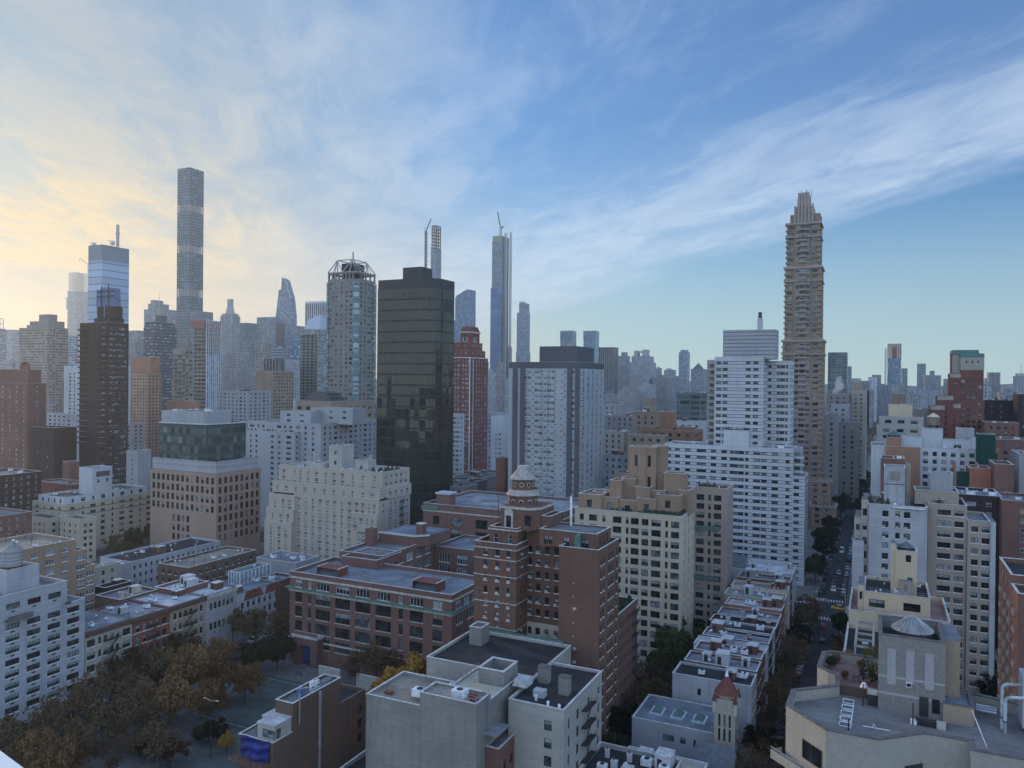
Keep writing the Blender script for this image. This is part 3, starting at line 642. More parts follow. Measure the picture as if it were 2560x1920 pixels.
# 9 concrete frame under construction
b, z = LB(514, 806, 476, 552, Y=515); t = Bd('half-built concrete tower with open floors, orange netting and a new blue glass flank', 'tower under construction', 'unfinished_tower', (b[1], b[2], 0))
t.vol((b[0] + 2.5, b[1] - .3, b[2] + 2.5, b[3] - .3), 0, z, 'fa_conc', 'roof_grey', 0)
m = MB(); k = 4.0
while k < z: m.box(b[0], b[1] - .6, b[2], b[3] - 1, k, k + .45, 'grey_conc'); k += 3.6
t.solo('floor_slab', m)
m = MB(); m.face([(b[1] + .1, b[2] + 1, 0), (b[1] + .1, b[3], 0), (b[1] + .1, b[3], z * .78), (b[1] + .1, b[2] + 1, z * .78)], 'fa_pinkglass'); m.box(b[1] - .5, b[1] + .2, b[2] + 1, b[3], z * .86, z * .9, 'orange_net'); m.box(b[1] - .5, b[1] + .2, b[2] + 1, b[3], z * .95, z + 2, 'orange_net'); m.box(b[0], b[1] - .6, b[2] - .15, b[2], z - 5, z + 2, 'orange_net')
for i in range(8): y = b[2] + 1 + (b[3] - b[2] - 1) * i / 7; m.box(b[1] + .12, b[1] + .6, y - .22, y + .22, 0, z + 3, 'metal_white')
t.solo('curtain_wall', m); t.done()
t, b, z = TW('blank grey slab top showing just behind the half-built concrete tower', 500, 778, 474, 533, Y=760, mat='fa_greypale'); t.done()
t, b, z = TW('grey apartment tower with rows of balconies, below the pencil tower', 468, 872, 432, 482, Y=430, mat='fa_brownband')
m = MB(); k = 6
while k < z - 3: m.box(b[0] + 1, b[1] - 2, b[2] - 1.4, b[2] - .002, k, k + .9, 'grey_brown'); k += 3.2
t.solo('balcony', m); t.vol(sub(b, .4, 1, .2, .8), z, z + 6, 'grey_brown'); t.done()
# 10 limestone tower with stepped crown
b, z = LB(580, 806, 551, 600, Y=860); t = Bd('pale stone tower with stepped crown and corner pinnacles, right of the half-built tower', 'skyscraper', 'skyscraper', (b[1], b[2], 0))
t.vol(b, 0, z, 'fa_limestone', 'roof_grey', 0); t.vol(sub(b, .1, .9, .1, .9), z, z + 14, 'fa_limestone', par=0)
q = sub(b, .18, .82, .18, .82); m = MB(); poly = [(q[0] + 3, q[2]), (q[1] - 3, q[2]), (q[1], q[2] + 3), (q[1], q[3] - 3), (q[1] - 3, q[3]), (q[0] + 3, q[3]), (q[0], q[3] - 3), (q[0], q[2] + 3)]
m.prism(poly, z + 14, z + 26, 'limestone', scale=.62); q2 = sub(b, .34, .66, .34, .66); m.box(*q2, z + 26, z + 36, 'limestone'); t.solo('crown', m)
for i, (fx, fy) in enumerate(((.05, .05), (.95, .05), (.95, .95), (.05, .95))):
    q = sub(b, fx, fx, fy, fy); m = MB(); m.box(q[0] - 1.3, q[0] + 1.3, q[2] - 1.3, q[2] + 1.3, z - 2, z + 9, 'limestone'); m.cyl(q[0], q[2], z + 9, z + 14, 1.4, 0, 6, 'limestone'); t.solo('pinnacle', m)
t.done()
b, z = LB(588, 880, 566, 622, Y=800); t = Bd('low pale stone shoulder block at the foot of the crowned stone tower', 'tower', 'tower_block', (b[1], b[2], 0)); t.vol(b, 0, z, 'fa_limestone'); t.done()
t, b, z = TW('dark green glass slab with horizontal bands, right of the crowned stone tower', 618, 807, 598, 648, Y=1050, mat='fa_greenslab'); t.done()
t, b, z = TW('cream setback tower with a blunt top, left of the dark flat slab', 655, 842, 636, 678, Y=900, mat='fa_limestone')
t.vol(sub(b, .15, .85, .1, .9), z, z + 16, 'fa_limestone'); t.done()
t, b, z = TW('flat-topped grey-green slab with one dark flank, left of the glass wedge tower', 690, 792, 642, 712, Y=1250, mat='fa_steel')
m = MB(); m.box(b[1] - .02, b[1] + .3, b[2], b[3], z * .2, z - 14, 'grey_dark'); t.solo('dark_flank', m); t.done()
t, b, z = TW('slim brown tower with pale vertical piers below the flat grey-green slab', 663, 858, 638, 678, Y=700, mat='fa_greybrick'); t.done()
t, b, z = TW('pale box with ribbon windows, low left of the glass wedge tower', 700, 866, 676, 713, Y=820, mat='fa_paleband'); t.done()
# 16 glass wedge
p0 = at_y(689, 830, 1330); p1 = at_y(731, 830, 1330); za = at_y(708, 694, 1330).z; zb = at_y(700, 724, 1330).z; z1 = at_y(700, 790, 1330).z; pl = at_y(697, 724, 1330); pm = at_y(705, 694, 1330); pr = at_y(714, 700, 1330); pr2 = at_y(727, 745, 1330)
t = Bd('tapering blue glass wedge tower with a sloping pointed top', 'skyscraper', 'skyscraper', (p1.x, 1330, 0))
m = MB(); D = 14
def slabp(pts, y0, y1, mat, m):
    m.face([(x, y0, zz) for x, zz in pts], mat); m.face([(x, y1, zz) for x, zz in reversed(pts)], mat)
    for i in range(len(pts)):
        a, c = pts[i], pts[(i + 1) % len(pts)]; m.face([(c[0], y0, c[1]), (a[0], y0, a[1]), (a[0], y1, a[1]), (c[0], y1, c[1])], mat)
facade('fa_wedge', (.12, .17, .24), (.16, .24, .33), 4, .9, 4, .85, .2, (.3, .36, .42))
slabp([(p0.x, 0), (p1.x, 0), (p1.x, z1), (pr2.x, pr2.z), (pr.x, pr.z), (pm.x, za), (pm.x - 2, zb), (pl.x, zb), (p0.x, z1)], 1330, 1330 + D, 'fa_wedge', m); t.p['wall'] = m
m = MB(); m.tube((pm.x, 1329, za), (pm.x - 3, 1329, zb), .8, 'metal', 5); m.tube((pr.x, 1329, pr.z), (pr2.x, 1329, pr2.z), .8, 'metal', 5); m.tube((pm.x, 1329, za), (pr.x, 1329, pr.z), .8, 'metal', 5); t.solo('edge_frame', m); t.done()
t, b, z = TW('thin grey tower hidden low behind the glass wedge, right side', 745, 815, 738, 766, Y=1200, mat='fa_steel'); t.done()
t, b, z = TW('hazy dark slab low between the wedge tower and the balcony tower', 738, 850, 726, 756, Y=950, mat='fa_glassblue'); t.done()
t, b, z = TW('tall office tower with bold white vertical ribs, left of the truss-topped tower', 808, 757, 763, 845, Y=1050, mat='fa_ribs'); t.vol(sub(b, 0, 1, 0, 1), z + .01, z + 3, 'trim_white'); t.done()
b, z = LB(795, 822, 751, 850, Y=640); t = Bd('brown apartment tower with glazed bays under a pale mansard roof', 'skyscraper', 'skyscraper', (b[1], b[2], 0)); t.vol(b, 0, z, 'fa_mansard', 'roof_grey', 0)
q = sub(b, .1, .98, .08, .9); m = MB(); m.prism([(q[0], q[2]), (q[1], q[2]), (q[1], q[3]), (q[0], q[3])], z, z + 12, 'lead', scale=.72); q = sub(b, .32, .8, .3, .7); m.box(*q, z + 12, z + 15.5, 'lead'); t.solo('mansard_roof', m)
for i in range(4):
    m = MB(); x = b[0] + (b[1] - b[0]) * (.16 + .23 * i); m.box(x - 2, x + 2, b[2] - 1.6, b[2] - .002, 0, z - 6, 'g_tower'); kk = 4
    while kk < z - 8: m.box(x - 2.1, x + 2.1, b[2] - 1.75, b[2] - 1.6, kk, kk + .9, 'grey_brown'); kk += 3.2
    t.solo('glazed_bay', m)
t.done()
# 24 needle tower under construction and its crane
b, z = LB(1090, 620, 1074, 1099, Y=1640, dy=26); z0 = at_y(1082, 700, 1640).z
t = Bd('needle-thin unfinished tower with stepped flank and open steel top, behind the black tower', 'tower under construction', 'unfinished_tower', (b[1], b[2], 0))
t.vol(b, 0, z0, 'fa_steel', par=0); q = sub(b, .2, 1, 0, 1); t.vol(q, z0, z, 'fa_steel', par=0)
m = MB(); zt = at_y(1090, 564, 1640).z; frame_cage(m, sub(b, .38, 1, 0, .8), z, zt, 2, 1, 7, 1.0, 'iron')
for k in range(9): a = z + (zt - z) * k / 9; c = z + (zt - z) * (k + 1) / 9; m.tube((b[0] + (b[1] - b[0]) * .38, b[2], a), (b[1], b[2], c), .6, 'metal', 4)
t.solo('steel_top', m); t.done()
p = at_y(1064, 700, 1640); m = MB(); zt = at_y(1064, 578, 1640).z; lattice(m, p.x, p.y, 0, zt, 2.0, 46, .8, 'iron'); a = at_y(1078, 546, 1640); c = at_y(1061, 568, 1640); m.tube((p.x, p.y, zt), a, 1.4, 'iron', 5); m.tube((p.x, p.y, zt), (c.x, c.y, c.z), 1.0, 'metal', 5); m.box(p.x - 5, p.x + 3, p.y - 2, p.y + 2, zt - 4, zt, 'metal')
for k in range(6): zz = at_y(1064, 612 + k * 10, 1640).z; m.tube((p.x, p.y, zz), (b[0] + 8, p.y, zz + (3 if k % 2 else -2)), .5, 'metal', 4)
thing('tower_crane', m, (p.x, p.y, 0), 'slim lattice crane tied to the needle-thin unfinished tower, behind the black tower', 'crane')
# 25 curved-top tower
y57 = 1560; t = Bd('blue mottled glass tower with a curved sloping top, right of the black tower', 'skyscraper', 'skyscraper', (at_y(1180, 800, y57).x, y57, 0)); m = MB()
g = lambda px, py: (at_y(px, py, y57).x, at_y(px, py, y57).z)
pts = [(g(1138, 900)[0], 0), (g(1179, 900)[0], 0), g(1179, 725), g(1170, 723), g(1160, 727), g(1150, 734), g(1141, 739), g(1138, 746)]
slabp(pts, y57, y57 + 20, 'fa_one57', m); t.p['wall'] = m; m = MB(); q0 = g(1122, 801); q1 = g(1138, 801); m.box(q0[0], q1[0] - .01, y57 + 2, y57 + 18, 0, q0[1], 'fa_one57'); t.p['low_wing'] = m; t.done()
# 26 very tall glass tower with crane
b, z = LB(1254, 589, 1228, 1272, Y=1769); t = Bd('tallest blue glass tower, unfinished, with a yellow-netted top and hoists up its flank', 'tower under construction', 'unfinished_tower', (b[1], b[2], 0))
zz = at_y(1240, 719, 1769).z; zc = at_y(1240, 603, 1769).z
t.vol(b, 0, zz, 'fa_cpt', par=0); t.vol(sub(b, .1, 1, 0, 1), zz, zc, 'fa_steel', par=0); t.vol(sub(b, .15, 1, 0, .9), zc, z, 'yellow_net', par=0, part='netting')
m = MB(); y = b[2] + (b[3] - b[2]) * .45
lattice(m, b[1] + 3, y, 0, at_y(1260, 583, y).z, 2.5, 60, .8, 'metal'); lattice(m, b[1] + 3, b[3] + 6, 0, at_y(1268, 581, b[3]).z, 2.2, 60, .8, 'metal'); m.box(b[1] + .01, b[1] + .6, b[2] + 8, b[3], 0, z, 'grey_dark'); t.solo('hoist', m); t.done()
m = MB(); p = at_y(1251, 590, 1780); a = at_y(1244, 530, 1780); k = at_y(1252, 572, 1780); m.box(p.x - 3, p.x + 3, p.y - 3, p.y + 3, p.z, k.z, 'metal'); m.tube(k, a, 1.6, 'iron', 5); m.tube(k, (k.x + 8, k.y, k.z + 6), 1.6, 'iron', 5)
thing('tower_crane', m, (p.x, p.y, p.z), 'luffing crane with raised jib on top of the tallest blue glass tower', 'crane')
# 31 slender limestone
t, b, z = TW('slender pale stone tower tapering in steps, right of the tallest blue glass tower', 1310, 880, 1290, 1326, Y=1780, mat='fa_lime_rib')
z1 = at_y(1306, 781, 1780).z; z2 = at_y(1306, 757, 1780).z; t.vol(sub(b, .03, .95, .05, .95), z, z1, 'fa_lime_rib', par=0); t.vol(sub(b, .25, .9, .1, .9), z1, z2, 'fa_lime_rib', par=2); m = MB()
for k in range(4): q = sub(b, .3 + .18 * k, .3 + .18 * k, .2, .2); m.box(q[0] - 1, q[0] + 1, q[2], q[2] + 3, z2, z2 + 4, 'limestone')
t.solo('crown', m); t.done()
for lab, xl, cx, xr in (('left-hand one of the two matching pale green glass towers, behind the dark roofed slab', 1401, 1431, 1441), ('right-hand one of the two matching pale green glass towers, clear of the dark roofed slab', 1459, 1490, 1498)):
    t, b, z = TW(lab, cx, 827, xl, xr, Y=1950, mat='fa_tw'); t.root['group'] = 'twin glass towers'; m = MB()
    for k in range(6): x = b[0] + (b[1] - b[0]) * k / 5; m.box(x - .5, x + .5, b[2] - .8, b[2] - .01, z - 24, z + 2, 'fa_crown')
    t.solo('crown_fins', m); t.done()
t, b, z = TW('brown office slab with dark vertical strips, right of the twin green glass towers', 1535, 868, 1497, 1546, Y=1400, mat='fa_darkribs'); t.done()
t, b, z = TW('grey stepped apartment tower next to the brown slab with vertical strips', 1568, 890, 1545, 1575, Y=1560, mat='fa_greypale'); t.vol(sub(b, .3, .8, .2, .8), z, z + 8, 'fa_greypale'); t.done()
b, z = LB(1623, 905, 1574, 1640, Y=1500); t = Bd('large pale apartment tower with two square turrets joined by a bridge on its roof', 'skyscraper', 'skyscraper', (b[1], b[2], 0)); t.vol(b, 0, z, 'fa_castle', par=0); t.vol(sub(b, .08, .92, .05, .9), z, z + 12, 'fa_castle', par=0)
t.vol(sub(b, .18, .38, .1, .4), z + 12, z + 23, 'limestone', par=0, part='turret'); t.vol(sub(b, .6, .84, .1, .5), z + 12, z + 25, 'limestone', par=0, part='turret_large'); t.vol(sub(b, .38, .6, .12, .3), z + 19, z + 22, 'limestone', par=0, part='bridge'); t.done()
t, b, z = TW('square pale tower with broad corner piers, standing alone left of the white banded tower', 1718, 880, 1697, 1725, Y=1750, mat='fa_lime_rib'); t.vol(sub(b, .15, .85, .1, .9), z, z + 5, 'fa_lime_rib'); t.done()
b, z = LB(1755, 922, 1727, 1772, Y=1150); t = Bd('grey apartment tower with a little pyramid roof, just left of the white banded tower', 'tower', 'tower_block', (b[1], b[2], 0)); t.vol(b, 0, z, 'fa_greypale', par=0)
q = sub(b, .1, .7, .1, .8); m = MB(); m.prism([(q[0], q[2]), (q[1], q[2]), (q[1], q[3]), (q[0], q[3])], z, z + 9, 'slate', scale=.05); t.solo('pyramid_roof', m); t.done()
# right-hand skyline
for lab, xl, xr, ty, Y, mt, dy in (
 ('dark bronze slab right of the tall stone tower with balconies, speckled with lights', 2070, 2118, 881, 1300, 'fa_office', 30),
 ('narrow grey slab tucked behind the dark bronze slab', 2118, 2128, 916, 1500, 'fa_greypale', 30),
 ('low pale stepped block behind the steam plume', 2129, 2152, 946, 2300, 'fa_castle', 30),
 ('small dark flat block, left of the pale slab with a blank wall', 2150, 2174, 952, 1500, 'fa_greybrick', 30),
 ('pale slab with a blank light wall, left of the round unfinished tower', 2170, 2192, 943, 1650, 'fa_white', 30),
 ('grey apartment block joined behind the pale slab with the blank wall', 2180, 2203, 937, 1800, 'fa_greypale', 30),
 ('plain grey slab tower just right of the round unfinished tower', 2254, 2269, 921, 1750, 'fa_greypale', 30),
 ('squat wide block low in front of the round unfinished tower', 2229, 2262, 960, 1300, 'fa_mid', 30),
 ('tall plain pale tower halfway between the unfinished tower and the red brick tower', 2294, 2315, 909, 1900, 'fa_greypale', 30),
 ('wide grey block with a small square roof hut, left of the red brick tower', 2311, 2353, 938, 1600, 'fa_greypale', 40),
 ('low grey block touching the left side of the red brick tower', 2361, 2384, 947, 1700, 'fa_mid', 30),
 ('brown-grey square tower standing alone, right of the red brick tower', 2473, 2501, 931, 1500, 'fa_greybrick', 30),
 ('pale tower at the right edge of the skyline with a thin antenna', 2540, 2600, 940, 1400, 'fa_castle', 30)):
    t, b, z = TW(lab, 0, ty, xl, xr, Y=Y, mat=mt, dy=dy, right=True)
    if 'roof hut' in lab: t.vol(sub(b, .35, .62, .2, .6), z, z + 8, 'fa_greypale', part='roof_hut')
    if 'antenna' in lab: m = MB(); q = sub(b, .25, .25, .3, .3); m.tube((q[0], q[2], z), (q[0], q[2], z + 18), .5, 'metal', 5); t.solo('antenna', m); t.vol(sub(b, .05, .5, .1, .6), z, z + 4, 'limestone')
    t.done()
b, z = RB(2219, 2253, 895, Y=1900, dy=32); t = Bd('unfinished round-cornered tower with a reddish steel cage top and a hoist mast', 'tower under construction', 'unfinished_tower', (b[0], b[2], 0))
t.vol(b, 0, z, 'fa_steel', par=0); zt = at_y(2230, 860, 1900).z; m = MB(); m.box(*sub(b, .3, .7, .2, .8), z, zt - 6, 'brick_red'); frame_cage(m, sub(b, .02, .98, .02, .98), z, zt, 6, 4, 8, .8, 'orange_net'); t.solo('steel_cage', m)
m = MB(); lattice(m, b[0] - 4, b[2], 0, zt - 10, 1.5, 40, .6, 'metal'); t.solo('hoist_mast', m); t.done()
# ---------------------------------------------------------------- middle distance
def water_tank(x, y, z, r=2.0, h=3.2, label=None, legs=1.6, mat='tank_wood', cone='tank_cone'):
    t = empty('water_tank', (x, y, z), label, 'water tank', 'rooftop water tanks')
    m = MB(); m.cyl(x, y, z + legs, z + legs + h, r, n=18, mat=mat)
    for k in range(4): m.cyl(x, y, z + legs + h * (.12 + .25 * k), z + legs + h * (.12 + .25 * k) + .08, r + .03, n=18, mat='iron', cap=False)
    m.build('barrel', t)
    m = MB(); m.cyl(x, y, z + legs + h, z + legs + h + r * .75, r * 1.08, .1, 18, cone); m.build('cone_roof', t)
    for dx in (-1, 1):
        for dy in (-1, 1): m = MB(); m.box(x + dx * r * .6 - .12, x + dx * r * .6 + .12, y + dy * r * .6 - .12, y + dy * r * .6 + .12, z, z + legs, 'iron'); m.build('leg', t)
    m = MB(); m.box(x - r, x + r, y - r, y + r, z + legs - .2, z + legs - .004, 'iron'); m.build('platform', t)
    return t
def house(label, b, z, mat, E=None, N=None, S=None, roof='roof_grey', name='building', cat='building', gear=3, chim='brick', par=.8, seed=1, nmax=100, fin=True, kinds=None, cop='coping', big=1.0):
    t = Bd(label, cat, name, (b[1] if b[1] < -7 else b[0], b[2], 0))
    t.vol(b, 0, z, mat, roof, par, E, N, S, cop=cop)
    if gear: t.gear(b, z - par, gear, seed, chim=chim, kinds=kinds, big=big)
    if fin: t.done(nmax)
    return t

# brown balcony tower (left)
b, z = LB(266, 805, 194, 322, Y=335)
t = Bd('dark brown brick tower with curved balconies and a small blue roof structure, left foreground skyline', 'apartment tower', 'apartment_tower', (b[1], b[2], 0))
w, d = b[1] - b[0], b[3] - b[2]
t.vol((b[0] + w * .02, b[1], b[2] + 1.2, b[3]), 0, z, 'brick_dark', E=dict(cols=[(.84, 3.2), (.93, 2.6), (.5, 5.5), (.1, 3.2), (.24, 3.2)], fl=3.55, wh=2.0, top=3, st='d3f', var=(30, 20, 4, 20, 10, 30)), N=dict(n=6, w=[2.4, 1.6], fl=3.55, wh=1.9, top=3, st='g2f'))
k = 10; m = MB()
def balc(z0, u0, u1, yy, out, mb, n=8):
    for i in range(n):
        a0, a1 = i / n, (i + 1) / n; f = lambda a: yy - out * math.sin(math.pi * a) ** .6
        p0 = (u0 + (u1 - u0) * a0, f(a0)); p1 = (u0 + (u1 - u0) * a1, f(a1))
        mb.face([(*p0, z0), (*p1, z0), (*p1, z0 + 1.0), (*p0, z0 + 1.0)], 'brick_dark'); mb.face([(*p0, z0 + 1.0), (*p1, z0 + 1.0), (p1[0], yy, z0 + 1.0), (p0[0], yy, z0 + 1.0)], 'coping'); mb.face([(*p0, z0), (p0[0], yy, z0), (p1[0], yy, z0), (*p1, z0)], 'coping')
k = z - 5
while k > 40:
    for u0, u1 in ((b[0] - 1.5, b[0] + w * .34), (b[0] + w * .66, b[1] - w * .03)):
        m = MB(); balc(k, u0, u1, b[2] + 1.19, 1.7, m); t.solo('balcony', m)
    k -= 3.55
q = sub(b, .42, .98, .2, .8); m = MB(); m.box(q[0], q[1], q[2], q[3], z - .9, z + 3, 'brick_dark'); m.cyl((q[0] + q[1]) / 2 - 3.2, (q[2] + q[3]) / 2, z + 3, z + 10.5, 5.2, n=20, mat='brick_dark'); m.cyl((q[0] + q[1]) / 2 + 4.6, (q[2] + q[3]) / 2, z + 3, z + 10.5, 5.2, n=20, mat='brick_dark')
t.solo('drum', m); m = MB(); cx, cy = (q[0] + q[1]) / 2 + .5, (q[2] + q[3]) / 2
m.box(cx - 1.2, cx + 1.2, cy - 4, cy + 2, z + 3, z + 12, 'steel_blue')
m.box(cx - 9.5, cx + 9.5, cy - 3, cy + 1, z + 10.6, z + 15, 'steel_blue'); m.box(cx - 8.5, cx - 3.6, cy - 3.4, cy + 1, z + 15.01, z + 22, 'steel_blue'); m.box(cx - 2.6, cx + 3.4, cy - 3.4, cy + 1, z + 15.01, z + 23, 'steel_blue'); m.box(cx + 4.2, cx + 9, cy - 3.4, cy + 1, z + 15.01, z + 22.4, 'steel_blue')
for a in (-7.6, -5.2, -1.6, 1.1, 5.2, 7.4):
    for c in (16.4, 19.6): m.box(cx + a, cx + a + 1.4, cy - 3.46, cy - 3.401, z + c, z + c + 1.6, 'dark_net')
m.box(cx - 3.3, cx - 2.7, cy - 3.9, cy - 3.5, z + 10, z + 24, 'iron'); m.box(cx + 3.6, cx + 4.1, cy - 3.9, cy - 3.5, z + 10, z + 25, 'iron'); t.solo('blue_roof_structure', m); t.done()
b, z = LB(320, 915, 160, 327, Y=430); house('tall plain white slab showing on both sides of the dark brown balcony tower', b, z, 'white', E=dict(cols=[(.1, 3), (.17, 2.0), (.3, 2), (.6, 2)], fl=3.0, wh=1.5, top=6, st='d2'), name='apartment_tower', cat='apartment tower', gear=0)
b, z = LB(190, 838, 165, 196, Y=760); house('grey-green tower with pale floor bands peeping out left of the dark brown tower', b, z, 'fa_paleband', name='apartment_tower', cat='tower', gear=0)
b, z = LB(370, 935, 327, 404, Y=515)
t = house('orange-brown brick block with stepped top between the brown tower and the dark glass tower', b, z, 'fa_orange', name='apartment_tower', cat='apartment tower', gear=0, fin=False)
t.vol((b[0] - 6, b[0] + (b[1] - b[0]) * .9, b[2] + 5, b[3]), z, at_y(330, 893, 520).z, 'brick_orange'); t.done()
b, z = LB(70, 958, -70, 116, Y=335)
t = house('dark red brick apartment block at the left edge with bright window panes', b, z, 'brick', E=dict(bay=7.5, w=[2.4, 1.7], fl=3.35, wh=1.6, top=2.2, st='w2f', var=(10, 15, 40, 15, 15, 15), mar=.6), N=dict(bay=6, w=2.0, fl=3.35, wh=1.6, top=2.2, st='w2f', var=(20, 20, 30, 10, 10, 10)), name='apartment_tower', cat='apartment tower', gear=0, fin=False)
t.vol((b[0], b[1] - 6, b[2] + 4, b[3]), z, z + 9.5, 'brick'); q = (b[1] - 22, b[1] - 12, b[2] + 8, b[3] - 4); t.vol(q, z + 9.5, z + 13, 'brick'); m = MB(); m.prism([(q[0], q[2]), (q[1], q[2]), (q[1], q[3]), (q[0], q[3])], z + 13.1, z + 15, 'brick_dark', scale=.2); t.solo('hip_roof', m); t.done()
# truss crown tower
b, z = LB(892, 695, 820, 939, Y=480)
t = Bd('tall grey-brown tower with gleaming bay windows under a white open truss crown', 'apartment tower', 'apartment_tower', (b[1], b[2], 0))
w, d = b[1] - b[0], b[3] - b[2]
B1 = (b[0], b[1] - 3.2, b[2], b[3])
zt = at_y(850, 682, 480).z
eq = dict(cols=[(.08, 2.4), (.2, 2.2), (.345, 2.2), (.4, 2.2), (.545, 2.2), (.6, 2.2), (.745, 2.2), (.92, 2.8)], fl=3.42, wh=1.9, top=2.6, st='d2f', var=(10, 12, 26, 4, 40, 8), bot=30)
t.wall(b[:1] + (b[1] - 3.2,) + b[2:], 'E', 0, z, 'grey_brown', eq); t.wall((b[0], b[1], b[2] + 3.2, b[3]), 'N', 0, z, 'grey_brown', dict(cols=[(.12, 2.6), (.36, 2.2), (.62, 4.4), (.86, 4.4)], fl=3.42, wh=2.1, top=2.6, st='d3f', var=(10, 12, 20, 4, 40, 20), bot=30))
m = t.mb('wall'); m.face([(b[0], b[3], 0), (b[0], b[2], 0), (b[0], b[2], z), (b[0], b[3], z)], 'grey_brown'); m.face([(b[1], b[3], 0), (b[0], b[3], 0), (b[0], b[3], z), (b[1], b[3], z)], 'grey_brown')
m.face([(b[1] - 3.2, b[2], 0), (b[1], b[2] + 3.2, 0), (b[1], b[2] + 3.2, z), (b[1] - 3.2, b[2], z)], 'grey_brown')
t.mb('roof').face([(b[0], b[2], z - .02), (b[1] - 3.2, b[2], z - .02), (b[1], b[2] + 3.2, z - .02), (b[1], b[3], z - .02), (b[0], b[3], z - .02)], 'roof_grey')
k = z - 4.4
facade('fa_bayglass', (.08, .10, .11), (.17, .27, .28), 1.7, .84, 1.7, .84, .3, (.40, .48, .48), grough=.1)
m = MB(); q = [(b[1] - 3.3, b[2] - .7), (b[1] - 1.4, b[2] - .9), (b[1] + .9, b[2] + 1.4), (b[1] + .7, b[2] + 3.3), (b[1] - .5, b[2] + 3.3), (b[1] - 3.3, b[2] + .5)]; m.prism(q, 30, z - 2.2, 'fa_bayglass'); t.solo('corner_bay', m)
m = MB(); m.box(b[0] - .7, b[0] + .9, b[2] - .7, b[2] + 3, 30, z - 2.2, 'fa_bayglass'); t.solo('corner_bay', m); m = MB(); m.box(b[1] - .3, b[1] + .7, b[3] - 3, b[3] + .5, 30, z - 2.2, 'fa_bayglass'); t.solo('corner_bay', m)
# open loggia level
m = MB(); z1 = z + 5.2
for i in range(9):
    x = b[0] + .6 + (w - 1.2) * i / 8; m.box(x - .5, x + .5, b[2] + .1, b[2] + 1.1, z, z1 - 1.4, 'grey_brown')
    y = b[2] + .6 + (d - 1.2) * i / 8; 
    if i % 2 == 0: m.box(b[1] - 1.1, b[1] - .1, y - .5, y + .5, z, z1 - 1.4, 'grey_brown'); m.box(b[0] + .1, b[0] + 1.1, y - .5, y + .5, z, z1 - 1.4, 'grey_brown')
m.box(b[0], b[1], b[2], b[2] + 1.3, z1 - 1.4, z1, 'grey_brown'); m.box(b[0], b[1], b[3] - 1.3, b[3], z1 - 1.4, z1, 'grey_brown'); m.box(b[1] - 1.3, b[1], b[2] + 1.3, b[3] - 1.3, z1 - 1.4, z1, 'grey_brown'); m.box(b[0], b[0] + 1.3, b[2] + 1.3, b[3] - 1.3, z1 - 1.4, z1, 'grey_brown')
t.solo('loggia', m)
m = MB(); zz = at_y(850, 655, 490).z; q = sub(b, .27, .73, .2, .8); ptop = sub(b, .24, .76, .12, .88); bot = [(b[0], b[2]), (b[1], b[2]), (b[1], b[3]), (b[0], b[3])]; top = [(ptop[0], ptop[2]), (ptop[1], ptop[2]), (ptop[1], ptop[3]), (ptop[0], ptop[3])]
for i in range(4):
    j = (i + 1) % 4; A = (*bot[i], z1); B = (*bot[j], z1); C = (*top[i], zz); D = (*top[j], zz); M = tuple((Vector(A) + Vector(B)) / 2); N = tuple((Vector(C) + Vector(D)) / 2)
    for p0, p1 in ((A, B), (C, D), (A, C), (M, C), (M, D), (A, tuple((Vector(C) * .5 + Vector(A) * .5)))): m.tube(p0, p1, .42, 'truss_white', 5)
    m.tube(tuple(Vector(A).lerp(Vector(B), .25)), C, .35, 'truss_white', 5); m.tube(tuple(Vector(A).lerp(Vector(B), .75)), D, .35, 'truss_white', 5)
m.tube((b[0] + w * .6, b[2] + d * .4, zz - 6), (b[0] + w * .6, b[2] + d * .4, zz + 7), .7, 'truss_white', 6); t.solo('truss', m)
m = MB(); q = sub(b, .3, .72, .25, .8); m.prism([(q[0], q[2]), (q[1], q[2]), (q[1], q[3]), (q[0], q[3])], z - .01, zz - 2.2, 'brick_dark'); t.solo('penthouse', m); t.done()

# black glass tower with rounded corners
b, z = LB(1088, 693, 941, 1129, Y=335); b = (b[0], b[1], b[2], b[3] + 3)
t = Bd('broad black glass tower with rounded corner and dark boxy penthouse', 'apartment tower', 'apartment_tower', (b[1], b[2], 0))
m_, nt = _new('black_glass'); geo = nt.n('ShaderNodeNewGeometry').outputs['Position']; s_ = nt.n('ShaderNodeSeparateXYZ', {0: geo})
cz = nt.m('FLOOR', nt.m('DIVIDE', nt.m('ADD', s_.outputs[2], -z + 700), 5.55)); wn = nt.n('ShaderNodeTexNoise', {'Vector': geo, 'Scale': 0.07, 'Detail': 3.0}).outputs[0]
cell = nt.n('ShaderNodeCombineXYZ', {0: nt.m('FLOOR', nt.m('DIVIDE', nt.m('SUBTRACT', s_.outputs[0], s_.outputs[1]), 2.9)), 1: cz, 2: 0.0}).outputs[0]
pn = nt.n('ShaderNodeTexWhiteNoise', {'Vector': cell}, noise_dimensions='3D').outputs['Value']
c_ = nt.mix(nt.ss(wn, .35, .7), (.010, .014, .013), (.028, .040, .036)); c_ = nt.mix(nt.m('MULTIPLY', pn, .5), c_, (.035, .04, .036)); bs_ = _bsdf(nt, c_, nt.m('MULTIPLY_ADD', pn, .08, .03), 0.0, 0.6); nt.link(pane_tilt(nt, cell, 0.08), bs_.inputs['Normal'])
plain('mullion', (.022, .022, .022), .5); plain('mullion_bronze', (.075, .060, .042), .45)
